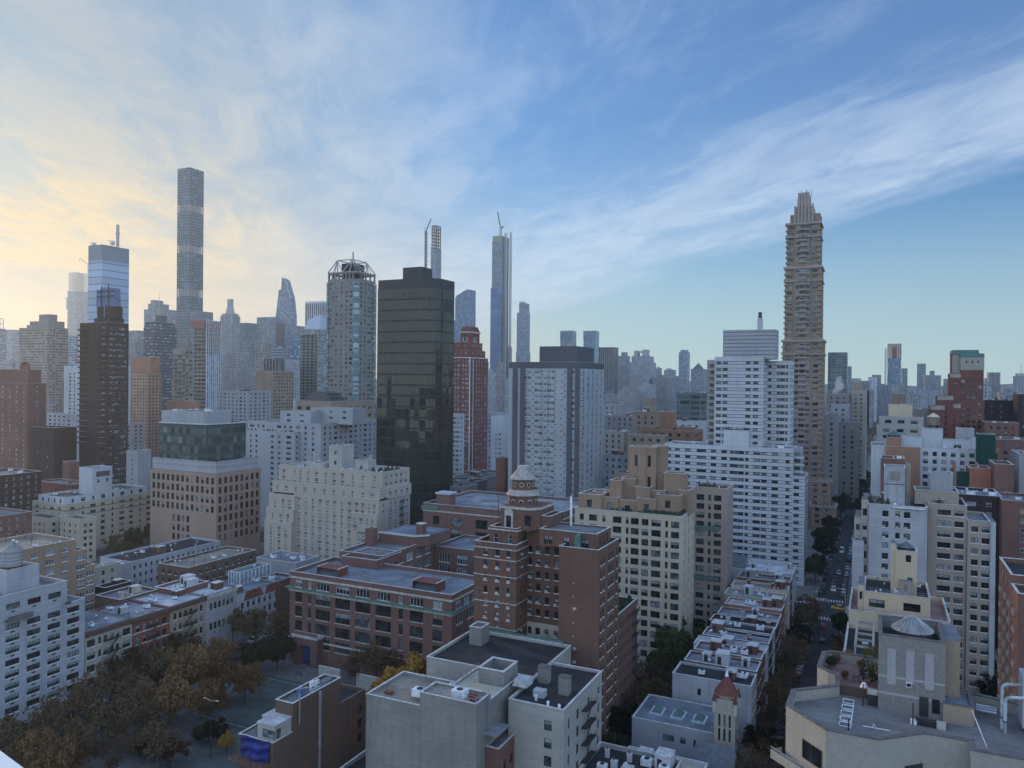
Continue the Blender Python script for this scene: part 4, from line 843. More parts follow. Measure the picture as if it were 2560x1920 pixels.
rr = 8.0; pts = [(b[0] + 1.2, b[2]), (b[1] - rr, b[2])] + [(b[1] - rr + rr * math.sin(a), b[2] + rr - rr * math.cos(a)) for a in [math.pi / 2 * k / 8 for k in range(1, 9)]] + [(b[1], b[3]), (b[0], b[3]), (b[0], b[2] + 1.2)]
m = MB(); n = len(pts)
for i in range(n): m.face([(*pts[i], 0), (*pts[(i + 1) % n], 0), (*pts[(i + 1) % n], z - 5), (*pts[i], z - 5)], 'black_glass', False)
t.p['glass_wall'] = m
m = MB(); big = lambda k: [(b[0] + (b[1] - b[0]) / 2 + (x - b[0] - (b[1] - b[0]) / 2) * k, b[2] + (b[3] - b[2]) / 2 + (y - b[2] - (b[3] - b[2]) / 2) * k) for x, y in pts]
plain('black_metal', (.03, .032, .033), .5); m.prism(big(1.004), z - 5, z, 'black_metal', top='roof_black'); t.solo('parapet', m)
m = MB(); cbig = big(1.004); zk = z - 11
while zk > 12: m.prism(cbig, zk, zk + .95, 'mullion'); zk -= 5.55
t.solo('spandrel', m); m = MB()
def along(pts, step):
    out = []
    for i in range(len(pts) - 1):
        a, c = Vector((*pts[i], 0)), Vector((*pts[i + 1], 0)); L = (c - a).length; k = max(1, int(L / step))
        for j in range(k): out.append(a.lerp(c, j / k))
    return out
for i, p in enumerate(along(pts[:12], 1.45)):
    m.box(p.x - .07, p.x + .07, p.y - .12, p.y + .07, 6, z - 5, 'mullion')
t.solo('mullion', m)
m = MB(); q0 = sx_(1007, b[2] + 5, z); q1 = sx_(1055, b[2] + 5, z); m.box(q0, q1, b[2] + 5, b[2] + 15, z, at_y(1030, 668, 340).z, 'black_metal'); t.solo('penthouse', m); m = MB(); m.box(b[1] - .05, b[1] + .12, b[2] + rr + 1, b[3] - 1.5, z - 16, z - 11.3, 'iron'); t.solo('louvre', m); t.done()

# ornate red brick tower
b, z = LB(1176, 893, 1129, 1220, Y=500); t = Bd('red brick tower with white trim and an ornate arched lantern on stepped terraces', 'apartment tower', 'apartment_tower', (b[1], b[2], 0))
facade('fa_ornate', (.24, .075, .055), (.20, .23, .24), 3.6, .42, 3.3, .62, .5, (.46, .47, .46))
wE = dict(cols=[(.1, 1.6), (.22, 1.6), (.38, 1.6), (.5, 3.2), (.62, 1.6), (.78, 1.6), (.9, 1.6)], fl=3.3, wh=1.9, top=1.8, st='w2f', var=(15, 15, 35, 5, 25, 5), bot=20); wN = dict(cols=[(.14, 2.6), (.36, 1.6), (.5, 1.6), (.66, 1.6), (.86, 2.6)], fl=3.3, wh=1.9, top=1.8, st='w2f', var=(15, 15, 35, 5, 25, 5), bot=20)
t.vol(b, 0, z, 'brick_red', E=wE, N=wN); z2 = at_y(1150, 876, 505).z; z3 = at_y(1150, 856, 505).z; z4 = at_y(1160, 822, 505).z
W2 = dict(bay=4, w=1.8, fl=3.3, wh=1.7, top=1.3, st='w2f', var=(10, 15, 35, 5, 25, 5))
t.vol(sub(b, -.1, .9, .1, .95), z, z2, 'brick_red', E=W2, N=W2, par=.6); t.vol(sub(b, -.1, .78, .2, .9), z2, z3, 'brick_red', E=W2, N=W2, par=.6); q = sub(b, .22, .72, .25, .8)
t.vol(q, z3, z4 - 3, 'brick_red', par=0, part='lantern'); m = MB()
for f, x in (('E', (q[0] + q[1]) / 2),): 
    m.box(x - 2.0, x + 2.0, q[2] - .5, q[2] - .01, z3 + .5, z4 - 6, 'limestone'); m.cyl(x, q[2] - .3, z4 - 6.2, z4 - 6, 2, n=12, mat='limestone'); m.box(x - 1, x + 1, q[2] - .6, q[2] - .51, z3 + 1, z3 + 6, 'g_dark')
yy = (q[2] + q[3]) / 2; m.box(q[1] + .01, q[1] + .5, yy - 2, yy + 2, z3 + .5, z4 - 6, 'limestone'); m.box(q[1] + .51, q[1] + .6, yy - 1, yy + 1, z3 + 1, z3 + 6, 'g_dark')
m.box(q[0] - .5, q[1] + .5, q[2] - .5, q[3] + .5, z4 - 3, z4 - 1.8, 'limestone')
for x in (q[0] + 2.2, q[1] - 2.2): m.prism([(x - 2.4, q[2]), (x + 2.4, q[2]), (x + 2.4, q[3]), (x - 2.4, q[3])], z4 - 1.8, z4 + 2, 'brick_red', scale=.72)
t.solo('arched_gable', m); m = MB()
for i in (0, 1):
    x = b[0] + (b[1] - b[0]) * (.02 + .96 * i); m.box(x - .35, x + .35, b[2] - .15, b[2] - .003, 10, z, 'trim_white')
m.box(b[1] + .003, b[1] + .15, b[2] + 4.2, b[2] + 4.8, 10, z, 'trim_white'); t.solo('trim', m); t.band(b, z - .6, .5, .3, 'trim_white'); t.done()

# dark roofed slab
b, z = LB(1452, 905, 1272, 1510, Y=335); t = Bd('broad grey slab with two dark vertical stripes and a black boxy roof storey', 'apartment tower', 'apartment_tower', (b[1], b[2], 0))
w = b[1] - b[0]; d = b[3] - b[2]
VS = (16, 14, 26, 14, 22, 8)
t.vol((b[0] + .1, b[1], b[2] + .1, b[3]), 0, z - 3, 'grey_light', par=0, E=dict(cols=[(.12, .9), (.235, 2.3), (.295, 1.8), (.395, 2.0), (.455, 2.0), (.515, 1.4), (.57, 2.3), (.63, 1.8), (.785, .9), (.89, 2.3), (.95, 1.9)], fl=2.92, wh=1.55, top=.9, st='wm', var=VS), N=dict(n=5, w=2.2, mar=1, fl=2.92, wh=1.75, top=.9, st='w2f', var=VS))
m = MB(); uu = lambda px: sx_(px, b[2], z)
for p0, p1 in ((1283, 1294), (1302, 1312.5), (1419, 1431), (1439, 1450.5)): m.box(uu(p0), uu(p1), b[2] - .5, b[2] + .09, 0, z - 3, 'grey_dark')
t.solo('dark_stripe', m); t.vol(b, z - 2.99, z, 'grey_dark', 'roof_black', .6, part='fascia')
m = MB(); k = z - 6.2
while k > 10:
    for px in (1316, 1333, 1356, 1371, 1389, 1405, 1456): x = uu(px); m.box(x - .55, x + .55, b[2] + .02, b[2] + .098, k, k + .3, 'iron')
    for j in range(5): y = b[2] + 1 + (d - 2) * (j + .5) / 5; m.box(b[1] + .002, b[1] + .08, y - .5, y + .5, k, k + .3, 'iron')
    k -= 2.92
t.solo('grille', m)
q0, q1 = uu(1338), uu(1432); zz = at_y(1400, 866, 342).z; q = (q0, q1, b[2] + 5, b[3] - 4); t.vol(q, z - .6, zz, 'grey_dark', 'roof_black', 0, part='penthouse')
m = MB(); m.prism([(q0 + 11, q[2] + 5), (q0 + 15.5, q[2] + 5), (q0 + 15.5, q[2] + 9), (q0 + 11, q[2] + 9)], zz, zz + 1.9, 'brick_tan', scale=.1); t.solo('roof_hut', m); t.done()

# white banded complex
def ribbons(t, b, z0, z1, fl, segE, segN, mat='white', gl=None):
    """walls with dark joint lines and ribbon windows"""
    t.vol(b, z0, z1, mat, 'roof_grey', .8, E=segE, N=segN)
    m = MB(); k = z1 - (segE or segN).get('top', 2.0); L = b[1] - b[0]
    while k - 1.4 > z0 + 1:
        for zz in (k - .22, k - 1.44):
            m.box(b[0] + .3, b[1] - .3, b[2] - .035, b[2] - .002, zz, zz + .2, 'f_dark')
            if segN: m.box(b[1] + .002, b[1] + .035, b[2] + .3, b[3] - .3, zz, zz + .2, 'f_dark')
        k -= fl
    t.solo('joint_line', m)
Y0 = 343; b, z = LB(1984, 1122, 1662, 1990, Y=Y0, dy=17)
t = Bd('white banded apartment complex with a tower rising from a broad slab', 'apartment building', 'apartment_building', (b[1], b[2], 0))
VB = (26, 18, 14, 8, 34, 6)
sE = dict(cols=[(.04, 1.6), (.105, 2.3), (.147, 2.3), (.19, 2.3), (.30, 4.2), (.395, 2.4), (.437, 2.4), (.479, 2.4), (.555, 3.4), (.61, 2.4), (.655, 1.4), (.73, 3.0), (.785, 2.2), (.865, 2.6), (.912, 2.6), (.958, 1.6)], fl=2.95, wh=1.35, top=1.9, st='dm', var=VB, bot=2)
ribbons(t, b, 0, z, 2.95, sE, dict(n=4, w=2.2, fl=2.95, wh=1.35, top=1.9, st='dm', var=VB))
b2, z2 = LB(2012, 1192, 1984, 2024, Y=Y0 - .6); b2 = (b[1] + .0, b2[1], Y0 - .6, Y0 + 16)
ribbons(t, b2, 0, z2, 2.95, dict(n=2, w=[2.2, 1.8], mar=.3, fl=2.95, wh=1.35, top=1.0, st='dm', var=VB), dict(n=5, w=2.2, fl=2.95, wh=1.35, top=1.0, st='dm', var=VB))
m = MB(); b3 = (b[1] + .01, b[1] + (b2[1] - b[1]) * .55, Y0 + 3, Y0 + 14); t.vol(b3, z2 - .5, z, 'grey_light', E=dict(n=1, w=2.4, fl=2.95, wh=1.5, top=1.6, st='dm')); k = z - 3
while k > z2 + 1: m.box(b[1] + .02, b2[1] - .6, Y0 + 1.4, Y0 + 3, k - 1.3, k - .5, 'white'); k -= 2.95
t.solo('balcony', m)
bt, zt = LB(1908, 892, 1787, 1916, Y=Y0 + 8, dy=24)
sT = dict(cols=[(.09, 2.1), (.157, 2.1), (.224, 2.1), (.70, 2.2), (.778, 2.2), (.856, 2.2)], fl=2.95, wh=1.3, top=1.9, st='dm', var=VB)
t.p_save = t.p; ribbons(t, bt, z - .4, zt, 2.95, sT, dict(n=2, w=2, fl=2.95, wh=1.3, top=1.9, st='dm', var=VB))
bw = (bt[1] + .01, sx_(1976, Y0 + 20, zt), Y0 + 20, Y0 + 36); ribbons(t, bw, 0, zt - 1.5, 2.95, dict(n=5, w=[1.3, 0, 1.3, 2.0, .9], mar=.5, fl=2.95, wh=1.35, top=1.9, st='dm', var=VB), dict(n=3, w=2, fl=2.95, wh=1.3, top=1.9, st='dm', var=VB))
bl = (sx_(1768, Y0 + 14, zt), bt[0] - .01, Y0 + 14, Y0 + 34); ribbons(t, bl, z - 4, zt - 1.2, 2.95, dict(n=1, w=1.9, mar=.3, fl=2.95, wh=1.3, top=1.9, st='dm', var=VB), None, 'white_warm')
bm = (sx_(1807, Y0 + 12, zt), sx_(1938, Y0 + 12, zt), Y0 + 12, Y0 + 24); zm = at_y(1870, 825, Y0 + 12).z; t.vol(bm, zt - .8, zm, 'grey_light', 'roof_grey', .5, part='mechanical_storey')
m = MB(); k = zt + 1
while k < zm - 1: m.box(bm[0] - .03, bm[1] + .03, bm[2] - .05, bm[3] + .03, k, k + .22, 'f_dark'); k += (zm - zt) / 7.2
t.solo('joint_line', m); m = MB(); x = sx_(1893, Y0 + 16, zm); x1 = sx_(1905, Y0 + 16, zm); m.box(x, x1, Y0 + 16, Y0 + 18.5, zm - .2, zm + 5.5, 'white'); m.cyl((x + x1) / 2, Y0 + 17.2, zm + 5.5, zm + 8.2, .8, n=10, mat='iron'); t.solo('chimney', m)
bx = (sx_(1808, Y0 + 3, z), sx_(1870, Y0 + 3, z), Y0 + 3.5, Y0 + 7.9); t.vol(bx, z - .6, at_y(1840, 1076, Y0 + 3).z, 'white', 'roof_grey', .6, part='lower_penthouse')
m = MB(); 
for i in range(14): x = bx[0] + 1 + i * .7; m.cyl(x, bx[2] + 1.2, bx and at_y(1840, 1076, Y0 + 3).z - .5, at_y(1840, 1076, Y0 + 3).z + R.uniform(.5, 1.8), .5, .1, 6, 'hedge')
t.solo('terrace_plants', m); t.gear(b, z - .8, 8, 5, kinds=['roof_vent', 'roof_vent', 'air_handler'], big=1.2); t.done()

# tall stone tower with balconies
b, z = LB(2040, 1170, 1956, 2066, Y=500, dy=24); t = Bd('very tall tan stone tower with stacked balconies, stepped shoulders and a fluted crown', 'apartment tower', 'apartment_tower', (b[1], b[2], 0))
def ypix(py, px=2010): return at_y(px, py, 500).z
wall('terra_pale', (.36, .29, .25), amp=.1, stain=.2); wall('terra_far', (.33, .24, .175), amp=.15, grain=.2)
stages = [(0, 848, 1953, 2067), (848, 664, 1959, 2063), (664, 553, 1963, 2060)]
zb = 0; VT = (16, 16, 30, 8, 20, 14)
for i, (pb, pt_, xl_, xr_) in enumerate(stages):
    z0 = 0 if i == 0 else ypix(pb); z1 = ypix(pt_); c = (sx_(xl_ + 3, 500, z1), sx_(xr_ - 10, 500, z1), 500 + i * .8, 524 - i * .8)
    w = c[1] - c[0]; cc = (c[0], c[1], c[2] + 1.6, c[3])
    t.vol(cc, z0, z1, 'terra_far', 'roof_grey', .8, E=dict(cols=[(.13, 3.0), (.83, 3.0)], fl=3.32, wh=1.9, top=2.0, st='g2f', var=VT, bot=2), N=dict(n=4, w=2.4, fl=3.32, wh=1.9, top=2.0, st='g2f', var=VT))
    m = MB(); mid = (c[0] + w * .27, c[0] + w * .70, c[2], c[2] + 3); t.vol(mid, z0, z1 - .5, 'terra_far', 'roof_grey', 0, E=dict(cols=[(.2, 2.2), (.53, 3.0), (.85, 2.2)], fl=3.32, wh=1.9, top=1.5, st='g2f', var=VT))
    k = z1 - 5; xm = mid[0] + (mid[1] - mid[0]) * .53
    while k > z0 + 2:
        m = MB(); m.box(xm - 2.3, xm + 2.3, c[2] - 1.3, c[2] - .003, k - .25, k, 'terra_pale'); m.box(xm - 2.3, xm + 2.3, c[2] - 1.3, c[2] - 1.2, k + .3, k + .95, 'terra_pale'); t.solo('balcony', m)
        for s_, xa in ((1, c[1]), (-1, c[0])): m = MB(); m.box(xa - 2.0 if s_ > 0 else xa - .6, xa + .6 if s_ > 0 else xa + 2.0, c[2] + .5, c[2] + 3.4, k - .2, k + .7, 'terra'); t.solo('corner_balcony', m)
        k -= 3.32
    t.band((c[0] - .3, c[1] + .3, c[2] - .1, c[3]), z1 - 1.5, 1.2, .5, 'terra_pale'); t.band((c[0] - .3, c[1] + .3, c[2] - .1, c[3]), z1 - 9.5, .8, .4, 'terra_pale')
zc = ypix(553); zs = ypix(536); zt = ypix(478); q = (sx_(1975, 503, zc), sx_(2050, 503, zc), 504, 520); t.vol(q, zc, zs + 1, 'terra', 'roof_grey', 0)
q = (sx_(1985, 503, zc), sx_(2034, 503, zc), 502.5, 517); m = MB(); m.box(*q, zc, ypix(514), 'terra_pale'); q2 = (q[0] + 1.6, q[1] - 2.2, q[2] + 1, q[3] - 2); m.prism([(q2[0], q2[2]), (q2[1], q2[2]), (q2[1], q2[3]), (q2[0], q2[3])], ypix(514), zt - 1, 'terra_pale', scale=.9)
for i in range(6):
    x = q[0] + .6 + (q[1] - q[0] - 1.2) * i / 5; m.box(x - .55, x + .55, q[2] - .8, q[2] - .01, zc, ypix(512) + (1 if i % 2 else 0), 'terra_pale')
for i in range(4): x = q2[0] + 1.2 + (q2[1] - q2[0] - 2.4) * i / 3; m.box(x - .7, x + .7, q2[2] - .4, q2[2] + 2, ypix(514), zt, 'terra_pale')
t.solo('crown', m); m = MB()
for dx in (2, 5, 8): m.tube((q2[0] + dx, q2[2] + 3, zt - 3), (q2[0] + dx, q2[2] + 3, zt + 2), .12, 'iron', 5)
m.cyl(q2[0] + 5, q2[2] + 3, zt - 1, zt + 2, .8, n=8, mat='metal'); t.solo('antenna', m)
# podium of that tower
for (a0, a1, py, dy, Yp) in ((1955, 2078, 1200, 10, 490), (2024, 2090, 1262, 14, 480)):
    zz = at_y(2040, py, Yp).z; q = (sx_(a0, Yp, zz), sx_(a1, Yp, zz), Yp, Yp + dy); t.vol(q, 0, zz, 'terra', 'roof_tan', .9, E=dict(bay=4.2, w=2.4, fl=3.4, wh=1.9, top=1.8, st='g2f', var=VT), N=dict(bay=4.2, w=2.4, fl=3.4, wh=1.9, top=1.8, st='g2f', var=VT)); t.band(q, zz - 1.2, .5, .35, 'trim_stone')
    m = MB()
    for i in range(10): m.cyl(R.uniform(q[0] + 1, q[1] - 1), q[2] + 1.3, zz - .9, zz + R.uniform(.2, 1.4), .8, .2, 6, 'hedge')
    t.solo('terrace_plants', m)
t.done()
# ---------------------------------------------------------------- left, behind the park
VN = (34, 20, 12, 16, 14, 4)
# white balcony apartment, lower left
XA = -186.0
pl = at_x(212, 1496, XA); ph = at_x(167, 1452, XA)
t = Bd('white brick apartment block with rows of wide windows, bottom left', 'apartment building', 'apartment_building', (XA, 96, 0))
wA = dict(bay=5.05, mar=.6, w=3.3, fl=2.86, wh=1.45, top=1.25, st='d4fvS', var=(30, 24, 4, 10, 10, 22), bot=2)
t.vol((-205, XA, 70, pl.y), 0, pl.z, 'white_brick', 'roof_bluegrey', .8, N=wA)
bA = (-204, XA - .02, 70, ph.y); t.vol(bA, pl.z - .8, ph.z, 'white_brick', 'roof_grey', .9, N=dict(bay=5.05, mar=.6, w=3.3, fl=2.86, wh=1.45, top=2.2, st='d4fv', var=(30, 24, 4, 10, 10, 22), bot=.2))
q = (-201, XA - 3.5, at_x(13, 1440, -190).y, at_x(95, 1420, -190).y); zq = at_x(95, 1411, q[1]).z; t.vol(q, ph.z - .9, zq, 'white_brick', 'roof_tan', .6, part='bulkhead')
m = MB(); x0 = XA - 1.7; y0 = at_x(11, 1500, XA).y; m.box(XA + .003, XA + 1.5, y0, y0 + 6, ph.z - 6.2, ph.z - 5.9, 'coping_dark'); m.box(XA + 1.4, XA + 1.5, y0, y0 + 6, ph.z - 5.9, ph.z - 4.9, 'coping_dark'); t.solo('balcony', m)
m = MB(); y1 = at_x(158, 1480, XA).y; m.box(XA + .003, XA + .9, y1, y1 + 1.6, ph.z - 6.2, ph.z - 6.0, 'coping'); m.box(XA + .8, XA + .9, y1, y1 + 1.6, ph.z - 6, ph.z - 5, 'coping_dark'); t.solo('balcony', m)
t.gear(bA, ph.z - .9, 7, 11, kinds=['air_handler', 'roof_vent', 'pipe', 'air_handler']); t.gear((-205, XA, ph.y, pl.y), pl.z - .8, 2, 3, kinds=['roof_vent', 'pipe']); t.done()
water_tank((q[0] + q[1]) / 2 + 2, (q[2] + q[3]) / 2 - .5, zq - .5, 2.4, 3.6, 'round grey water tank on the roof hut of the white brick apartment block, bottom left', .8, 'grey_conc')
# row on the far side of the park street
def row(label, p0, p1, y0, mat, E=None, N=None, roof='roof_silver', gear=3, chim='brick_brown', dx=17, X=XA, seed=1, cor=None, name='row_house', cat='row house', h=None):
    a = at_x(p0, y0, X); y1 = sy_(p1, X, a.z); b = (X - dx, X, a.y + .02, y1 - .02)
    t = Bd(label, cat, name, (X, a.y, 0)); t.vol(b, 0, a.z, mat, roof, .5, E=E, N=N, cop='coping_dark')
    if cor: t.band(b, a.z - 1.1, 1.0, .55, cor, faces='N'); t.band(b, a.z - 1.4, .3, .3, cor, faces='N')
    if gear: t.gear(b, a.z - .5, gear, seed, chim=chim)
    return t, b, a.z
def fire_escape(t, X, y, z0, z1, L=4.0, fl=3.3, out=1.1):
    m = MB(); k = z0; i = 0
    while k < z1:
        m.box(X + .02, X + out, y, y + L, k, k + .08, 'iron'); m.box(X + out - .05, X + out, y, y + L, k + .08, k + 1.0, 'iron') if False else None
        for zz in (k + .5, k + 1.0): m.box(X + out - .05, X + out, y, y + L, zz, zz + .05, 'iron')
        for j in range(9): yy = y + L * j / 8; m.box(X + out - .04, X + out, yy, yy + .04, k, k + 1.0, 'iron')
        if k + fl < z1: m.tube((X + .6, y + .4, k), (X + .6, y + L - .5, k + fl), .13, 'iron', 4)
        k += fl
    t.solo('fire_escape', m)
N4 = lambda n, w=1.1, **k: dict(n=n, w=w, fl=3.35, wh=1.9, top=2.3, st='d1S', var=VN, bot=1.0, mar=.8, **k)
t, b, z = row('cream stone tenement with fire escape, first in the row beside the white brick block', 213, 330, 1582, 'stone_cream', E=dict(n=3, w=1, fl=3.35, wh=1.8, top=2.6, st='d1', var=VN), N=dict(cols=[(.12, 2.3), (.3, .9), (.42, 1.1), (.56, 1.1), (.68, 1.0), (.88, 2.4)], fl=3.35, wh=1.9, top=2.3, st='d1S', var=VN, bot=1), cor='trim_brown', seed=4, gear=4); fire_escape(t, XA, b[2] + (b[3] - b[2]) * .36, 4.5, z - 3, 5); t.done()
t, b, z = row('dark red brick tenement with white banding, second in the park street row', 330, 425, 1548, 'brick_red', N=N4(5, [1.5, 1.0, 1.0, 1.0, 1.5]), cor='trim_brown', seed=5, gear=5, chim='white_brick')
fire_escape(t, XA, b[2] + (b[3] - b[2]) * .35, 4.5, z - 3, 4)
m = MB(); k = z - 4.6
while k > 3: m.box(XA + .003, XA + .1, b[2] + .1, b[3] - .1, k, k + .28, 'trim_stone'); k -= 3.35
t.solo('stone_band', m); t.done()
t, b, z = row('brown brick tenement with arched windows, third in the park street row', 425, 515, 1518, 'brick_tan', N=N4(6, 1.0), cor='trim_brown', seed=7, gear=4, roof='roof_white'); fire_escape(t, XA, b[2] + (b[3] - b[2]) * .33, 4.5, z - 3, 4.5); t.done()
t, b, z = row('grey stone institution with tall ground windows, fourth in the park street row', 515, 592, 1491, 'grey_conc', N=dict(n=6, w=1.2, fl=6.2, wh=2.1, top=2.6, st='d1', var=VN, bot=2), cor='trim_stone', seed=9, gear=3, roof='roof_white'); t.done()
t, b, z = row('white painted building with red brick gables, at the end of the park street row', 592, 726, 1487, 'white_brick', N=dict(n=9, w=1.1, fl=3.5, wh=2.0, top=3.2, st='d1', var=VN, bot=2), seed=12, gear=4, roof='roof_bluegrey')
m = MB(); L = b[3] - b[2]
for fy in (.12, .5): m.face([(XA + .03, b[2] + L * fy, z - 2.8), (XA + .03, b[2] + L * (fy + .36), z - 2.8), (XA + .03, b[2] + L * (fy + .30), z - .1), (XA + .03, b[2] + L * (fy + .04), z - .1)], 'brick_red')
t.solo('brick_gable', m); t.done()
# roofs behind the row
def low(label, cx, cy, xl, xr, h, mat, roof='roof_grey', E=None, N=None, gear=3, seed=1, chim='brick', par=.8, dy=None, kinds=None, fin=True, name='building', cat='building', cop='coping'):
    b, z = LB(cx, cy, xl, xr, h=h, dy=dy)
    return house(label, b, z, mat, E, N, roof=roof, gear=gear, seed=seed, chim=chim, par=par, kinds=kinds, fin=fin, name=name, cat=cat, cop=cop), b, z
N3 = dict(bay=3.0, w=1.1, fl=3.2, wh=1.7, top=1.6, st='d1S', var=VN)
low('low brick building under a bright white stepped roof, behind the park street row', 440, 1477, 385, 520, 19, 'brick', 'roof_white', E=N3, seed=21, gear=5, chim='white', kinds=['air_handler', 'bulkhead', 'air_handler'], cop='trim_white')
low('dark clad rooftop block with small garden, right of the orange brick apartments', 262, 1470, 237, 330, 17, 'dark_net', 'roof_black', seed=22, gear=4, chim='dark_net')
low('brown brick tenement with curved parapet and pale roof, behind the cream tenement', 300, 1500, 238, 395, 18.5, 'brick_brown', 'roof_silver', seed=23, gear=5, chim='cream')
low('long low brick building with cluttered pale roofs, beside the scaffolded block', 470, 1420, 395, 640, 16, 'brick_brown', 'roof_tan', E=N3, N=N3, seed=24, gear=9, kinds=['pipe', 'roof_vent', 'pipe', 'air_handler'])
t, b, z = low('block wrapped in pale blue scaffold netting, left of the school', 600, 1432, 572, 675, 19, 'netting', 'roof_bluegrey', seed=25, gear=2, fin=False)
m = MB()
for i in range(9): y = b[2] + (b[3] - b[2]) * i / 8; m.box(b[1] + .02, b[1] + .2, y - .1, y + .1, 0, z, 'metal_white')
for i in range(5): x = b[0] + (b[1] - b[0]) * i / 4; m.box(x - .1, x + .1, b[2] - .2, b[2] - .02, 0, z, 'metal_white')
for k in range(1, 7): zz = z * k / 7; m.box(b[1] + .02, b[1] + .25, b[2], b[3], zz, zz + .12, 'metal'); m.box(b[0], b[1], b[2] - .22, b[2] - .02, zz, zz + .12, 'metal')
t.solo('scaffold', m); t.done()
low('flat grey roofed garage block below the beige terraced apartments', 740, 1408, 640, 800, 15, 'grey_conc', 'roof_bluegrey', seed=26, gear=6)
low('small tan hut-topped building with a glary roof light, left of the school roof', 690, 1455, 640, 740, 15, 'brick_brown', 'roof_black', seed=27, gear=4)
pw0 = at_x(327, 1405, -265); y1 = sy_(551, -265, pw0.z)
house('long terrace of white row houses with small dark windows, behind the green trees', (-283, -265, pw0.y, y1), pw0.z, 'white_brick', E=dict(n=2, w=1, fl=3.3, wh=1.5, top=1.8, st='d1'), N=dict(bay=2.5, mar=.4, w=.95, fl=3.3, wh=1.6, top=1.7, st='d1', var=(50, 20, 5, 15, 5, 5)), roof='roof_black', gear=12, seed=30, name='row_house', cat='row house', chim='brick')
low('dull beige apartment house with a bright white roof, left of the green trees', 215, 1425, 200, 300, 19, 'stone_cream', 'roof_white', N=N3, seed=31, gear=2, name='row_house', cat='row house')
low('plain grey rendered building touching the end of the long white terrace', 300, 1412, 280, 330, 13.5, 'grey_conc', 'roof_grey', seed=32, gear=2)
# orange brick apartments
t = Bd('orange-brown brick apartment building with white framed windows, behind the water tank', 'apartment building', 'apartment_building', (-222, 150, 0))
wO = dict(bay=4.6, w=[2.6, 1.7], fl=2.9, wh=1.45, top=1.7, st='w3fS', var=(40, 22, 8, 10, 8, 10))
X0 = -222; a = at_x(191, 1348, X0); c = at_x(214, 1372, X0); e = at_x(238, 1410, X0)
t.vol((-242, X0, 96, a.y), 0, a.z, 'terra', 'roof_tan', .9, N=wO); t.vol((-242, X0, a.y + .01, c.y), 0, c.z, 'terra', 'roof_tan', .9, N=dict(wO, n=1, mar=.3)); t.vol((-242, X0 - .01, c.y + .01, e.y), 0, e.z, 'terra', 'roof_tan', .9, N=dict(wO, n=1, mar=.3))
t.gear((-242, X0, a.y - 14, a.y), a.z - .9, 7, 41, kinds=['roof_vent', 'air_handler', 'pipe']); t.done()
for lab, p0, p1, yy, X, mt in (('dark brown brick block with small white roof vents, left edge above the tenement roofs', -60, 104, 1195, -372, 'brick_dark'), ('dull red low building with pale parapet, left edge beside the cream apartment house', -60, 80, 1300, -330, 'brick')):
    a0 = at_x(max(p0, -60), yy, X); a1 = sy_(p1, X, a0.z); house(lab, (X - 25, X, a0.y, a1), a0.z, mt, N=dict(bay=3.4, w=1.4, fl=3, wh=1.4, top=1.6, st='w2f', var=VN), gear=7, kinds=['roof_vent', 'roof_vent', 'air_handler'], seed=int(yy), big=1.2)
# cream ship-like apartment house
X = -346; a = at_x(162, 1262, X); y1 = sy_(388, X, a.z); x0 = sx_(80, a.y, a.z)
t = Bd('long cream apartment house with white penthouse storey and a white lift tower', 'apartment building', 'apartment_building', (X, a.y, 0))
wC = dict(bay=5, w=[2.2, 1.0, 3.0], fl=2.95, wh=1.5, top=1.5, st='d2f', var=VN)
t.vol((x0, X, a.y, y1), 0, a.z, 'cream', 'roof_silver', 1.0, E=wC, N=wC); b1 = (x0 + 2, X - 2.5, a.y + 1.8, y1 - 3)
t.vol(b1, a.z - 1, a.z + 3.0, 'white', 'roof_green', .9, E=dict(bay=4, w=1.2, fl=3, wh=2, top=1, st='d2f', bot=0), N=dict(bay=5, w=[1.2, 2.2], fl=3, wh=1.9, top=1.0, st='d2f', bot=0), part='penthouse')
for zz in (a.z - 3.1, a.z - 6.0): t.band((x0, X, a.y, y1), zz, .3, .2, 'coping_dark')
py0 = at_x(232, 1200, X - 4).y; q = (X - 14, X - 4, at_x(231, 1185, X - 4).y, at_x(281, 1175, X - 4).y); zq = at_x(232, 1171, X - 4).z
t.vol(q, a.z + 2, zq, 'white', 'roof_grey', .8, N=dict(cols=[(.3, 1.2), (.75, 1.2)], fl=9, wh=1.8, top=5.6, nr=1, st='dsf', bot=0), part='lift_tower'); m = MB(); m.box(q[1] + .02, q[1] + .12, q[2] + 2, q[3] - 1.5, zq - 4.4, zq - 1.8, 'grey_dark'); t.solo('louvre', m)
for p0, p1, yy, ds in ((55, 120, 1296, 9), (150, 200, 1298, 8)):
    A = at_y(p1, yy, a.y - ds); t.vol((sx_(p0, a.y - ds, A.z), A.x, a.y - ds, a.y - .05), 0, A.z, 'cream', 'roof_green', .9, E=dict(bay=3.2, w=[.8, 1.4], fl=2.95, wh=1.5, top=2.4, st='d2f', var=VN), N=dict(n=2, w=1.6, fl=2.95, wh=1.5, top=2.4, st='d2f', var=VN))
t.gear(b1, a.z + 2.1, 7, 45, kinds=['roof_vent', 'air_handler', 'pipe']); t.done()
